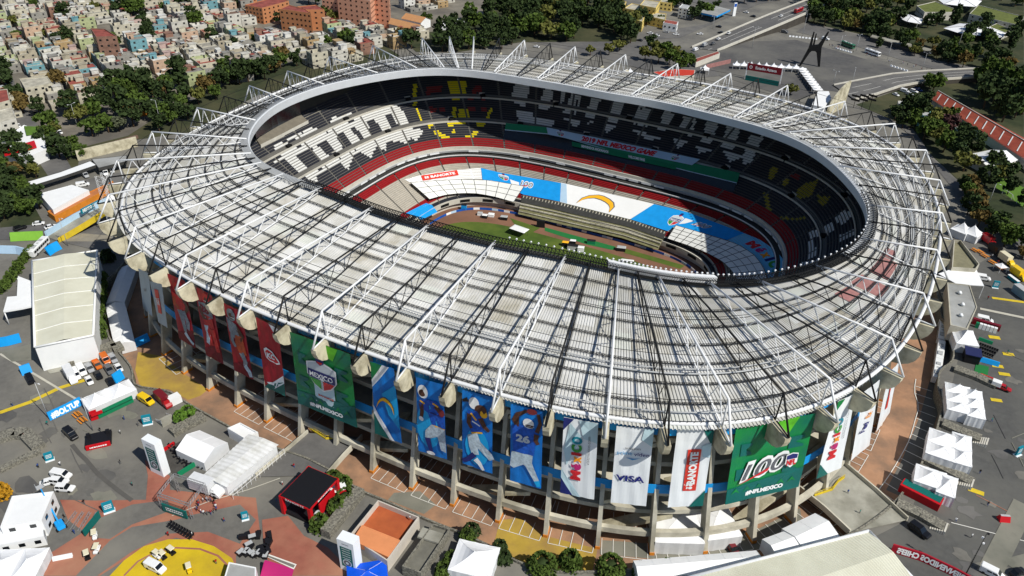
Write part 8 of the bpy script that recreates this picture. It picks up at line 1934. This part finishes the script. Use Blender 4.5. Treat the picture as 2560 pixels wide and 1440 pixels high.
# --- vehicles beyond
VL = [('sedan','white',1341,116,1320,112,'white car on the street behind the far trusses'),('sedan','black',1599,100,1590,98,'black car at the junction, leftmost of the queue'),('sedan','grey',1616,94,1606,90,'grey car at the junction behind the black one'),('sedan','white',1634,103,1622,98,'white car nearest the trees at the junction'),('sedan','black',1644,110,1632,106,'black car nearest the trees at the junction'),('sedan','white',1625,82,1612,80,'white car in front of the red shop, left one'),('sedan','white',1641,88,1628,86,'white car in front of the red shop, middle one'),('sedan','silver',1665,79,1652,77,'silver car in front of the red shop, right one'),('sedan','white',1690,85,1678,84,'white car alone on the wide junction'),('sedan','white',1750,84,1738,83,'white car beside the traffic pole on the junction'),('sedan','black',1797,66,1786,64,'black car on the road by the filling station'),('sedan','black',1802,81,1792,79,'black car at the foot of the elevated road'),('sedan','white',1865,30,1855,28,'white car on the road beyond the filling station'),('sedan','black',1883,40,1873,38,'black car on the road beyond the filling station'),
  ('suv','silver',2275,236,2288,240,'silver car first in the row under the ramp'),('van','white',2262,228,2276,232,'white van second in the row under the ramp'),('suv','white',2285,228,2298,232,'white car third in the row under the ramp'),('pickup','blue',2296,224,2308,228,'blue pickup behind the row under the ramp'),('sedan','white',2240,236,2252,241,'white car standing alone left of the row under the ramp'),('van','white',2252,262,2262,258,'white van beside the small flat white building'),
  ('van','white',2064,97,2078,100,'white van on the street beyond the car park'),('bus','green',2119,115,2132,120,'green and white bus on the street beyond the car park'),('bus','white',2181,134,2198,140,'white bus on the street beyond the car park'),('van','grey',1962,80,1976,83,'grey van on the street below the elevated road'),('sedan','white',2245,84,2256,88,'white car under the trees beyond the buses'),
  ('sedan','white',34,318,38,326,'white car on the left street, lower one'),('sedan','white',46,314,50,322,'white car on the left street, right one'),('sedan','black',10,296,14,304,'black car on the left street, upper one'),('sedan','black',88,282,96,292,'black car at the bend of the left street'),('sedan','black',92,292,100,302,'second black car at the bend of the left street'),('sedan','red',134,316,142,322,'red car in front of the white market hall'),('sedan','white',150,330,158,338,'white car in front of the white market hall'),('truck','white',118,298,126,304,'white truck at the edge of the belt of trees'),
  ('van','white',264,432,268,444,'white van parked before the grey carport'),('sedan','white',280,426,284,436,'white car parked before the grey carport'),('van','silver',213,438,222,446,'silver van parked beside the long carport'),('van','white',207,462,220,460,'white minibus standing between carport and shed'),('sedan','white',96,558,110,556,'white car on the lane, left one of two'),('sedan','white',126,566,140,562,'white car on the lane, right one of two'),('suv','black',50,570,62,566,'dark car under the tree on the lane'),('bus','white',98,622,112,608,'white coach on the lane above the event hall'),('sedan','white',75,408,90,404,'white car under the left trees')]
for kd, c, x, y, x2, y2, lb in VL: place(kd, c, x, y, ang(x, y, x2, y2), lb)
for (x, y, z), c, kd, lb in (((1739,124,3.8),'white','van','white van at the foot of the elevated road'),((1762,112,4.8),'silver','van','silver van climbing the elevated road'),((1783,108,5.0),'grey','sedan','grey car climbing the elevated road'),((1797,96,5.6),'white','sedan','white car climbing the elevated road, lower one'),((1822,82,6.2),'white','sedan','white car climbing the elevated road, upper one'),((1953,39,9.8),'white','sedan','white car high on the elevated road'),((1996,28,10.6),'red','bus','red bus high on the elevated road')):
    place(kd, c, x, y, ang(1739, 124, 1953, 39), lb, z=z-.1)
k = 0
for x, y, h_, lb in ((2098,125,10,'street lamp by the green bus'),(2140,128,11,'street lamp between the green bus and the white bus'),(2218,150,11,'street lamp right of the white bus'),(2305,175,11,'street lamp near the right corner of the car park'),(2395,118,12,'tall lamp before the long membrane canopy'),(2286,85,10,'lamp by the small membrane canopy'),(2006,92,16,'tall lamp mast by the elevated road'),(1782,72,9,'traffic pole on the wide junction'),(2130,208,9,'lamp on the car park near the ramp'),(2084,206,7,'short lamp at the corner of the car park'),(402,312,13,'white pole pair beyond the belt of trees'),(194,318,12,'lamp pole at the lower end of the tree belt'),(2473,505,9,'lamp post on the dirt yard'),(1880,120,14,'lamp mast on the car park left of the sculpture')):
    lamp_post(lb, x, y, h_, arms=2 if k % 2 else 1, rz=k)
    k += 1
g = random.Random(31)
for i in range(26):
    x = 2070+g.random()*270; y = 110+(x-2070)*.24+g.uniform(4, 10); c = g.choice(['white', 'black', 'blue', 'red', 'grey'])
    person('person in %s, %s from the left at the edge of the car park' % (c, ordw(i)), 0, 0, shirt=c, legs=g.choice(['black', 'blue', 'grey']), pose=i % 2, loc=at(x, y, 3.5)).__setitem__('group', 'people waiting along the bus street')
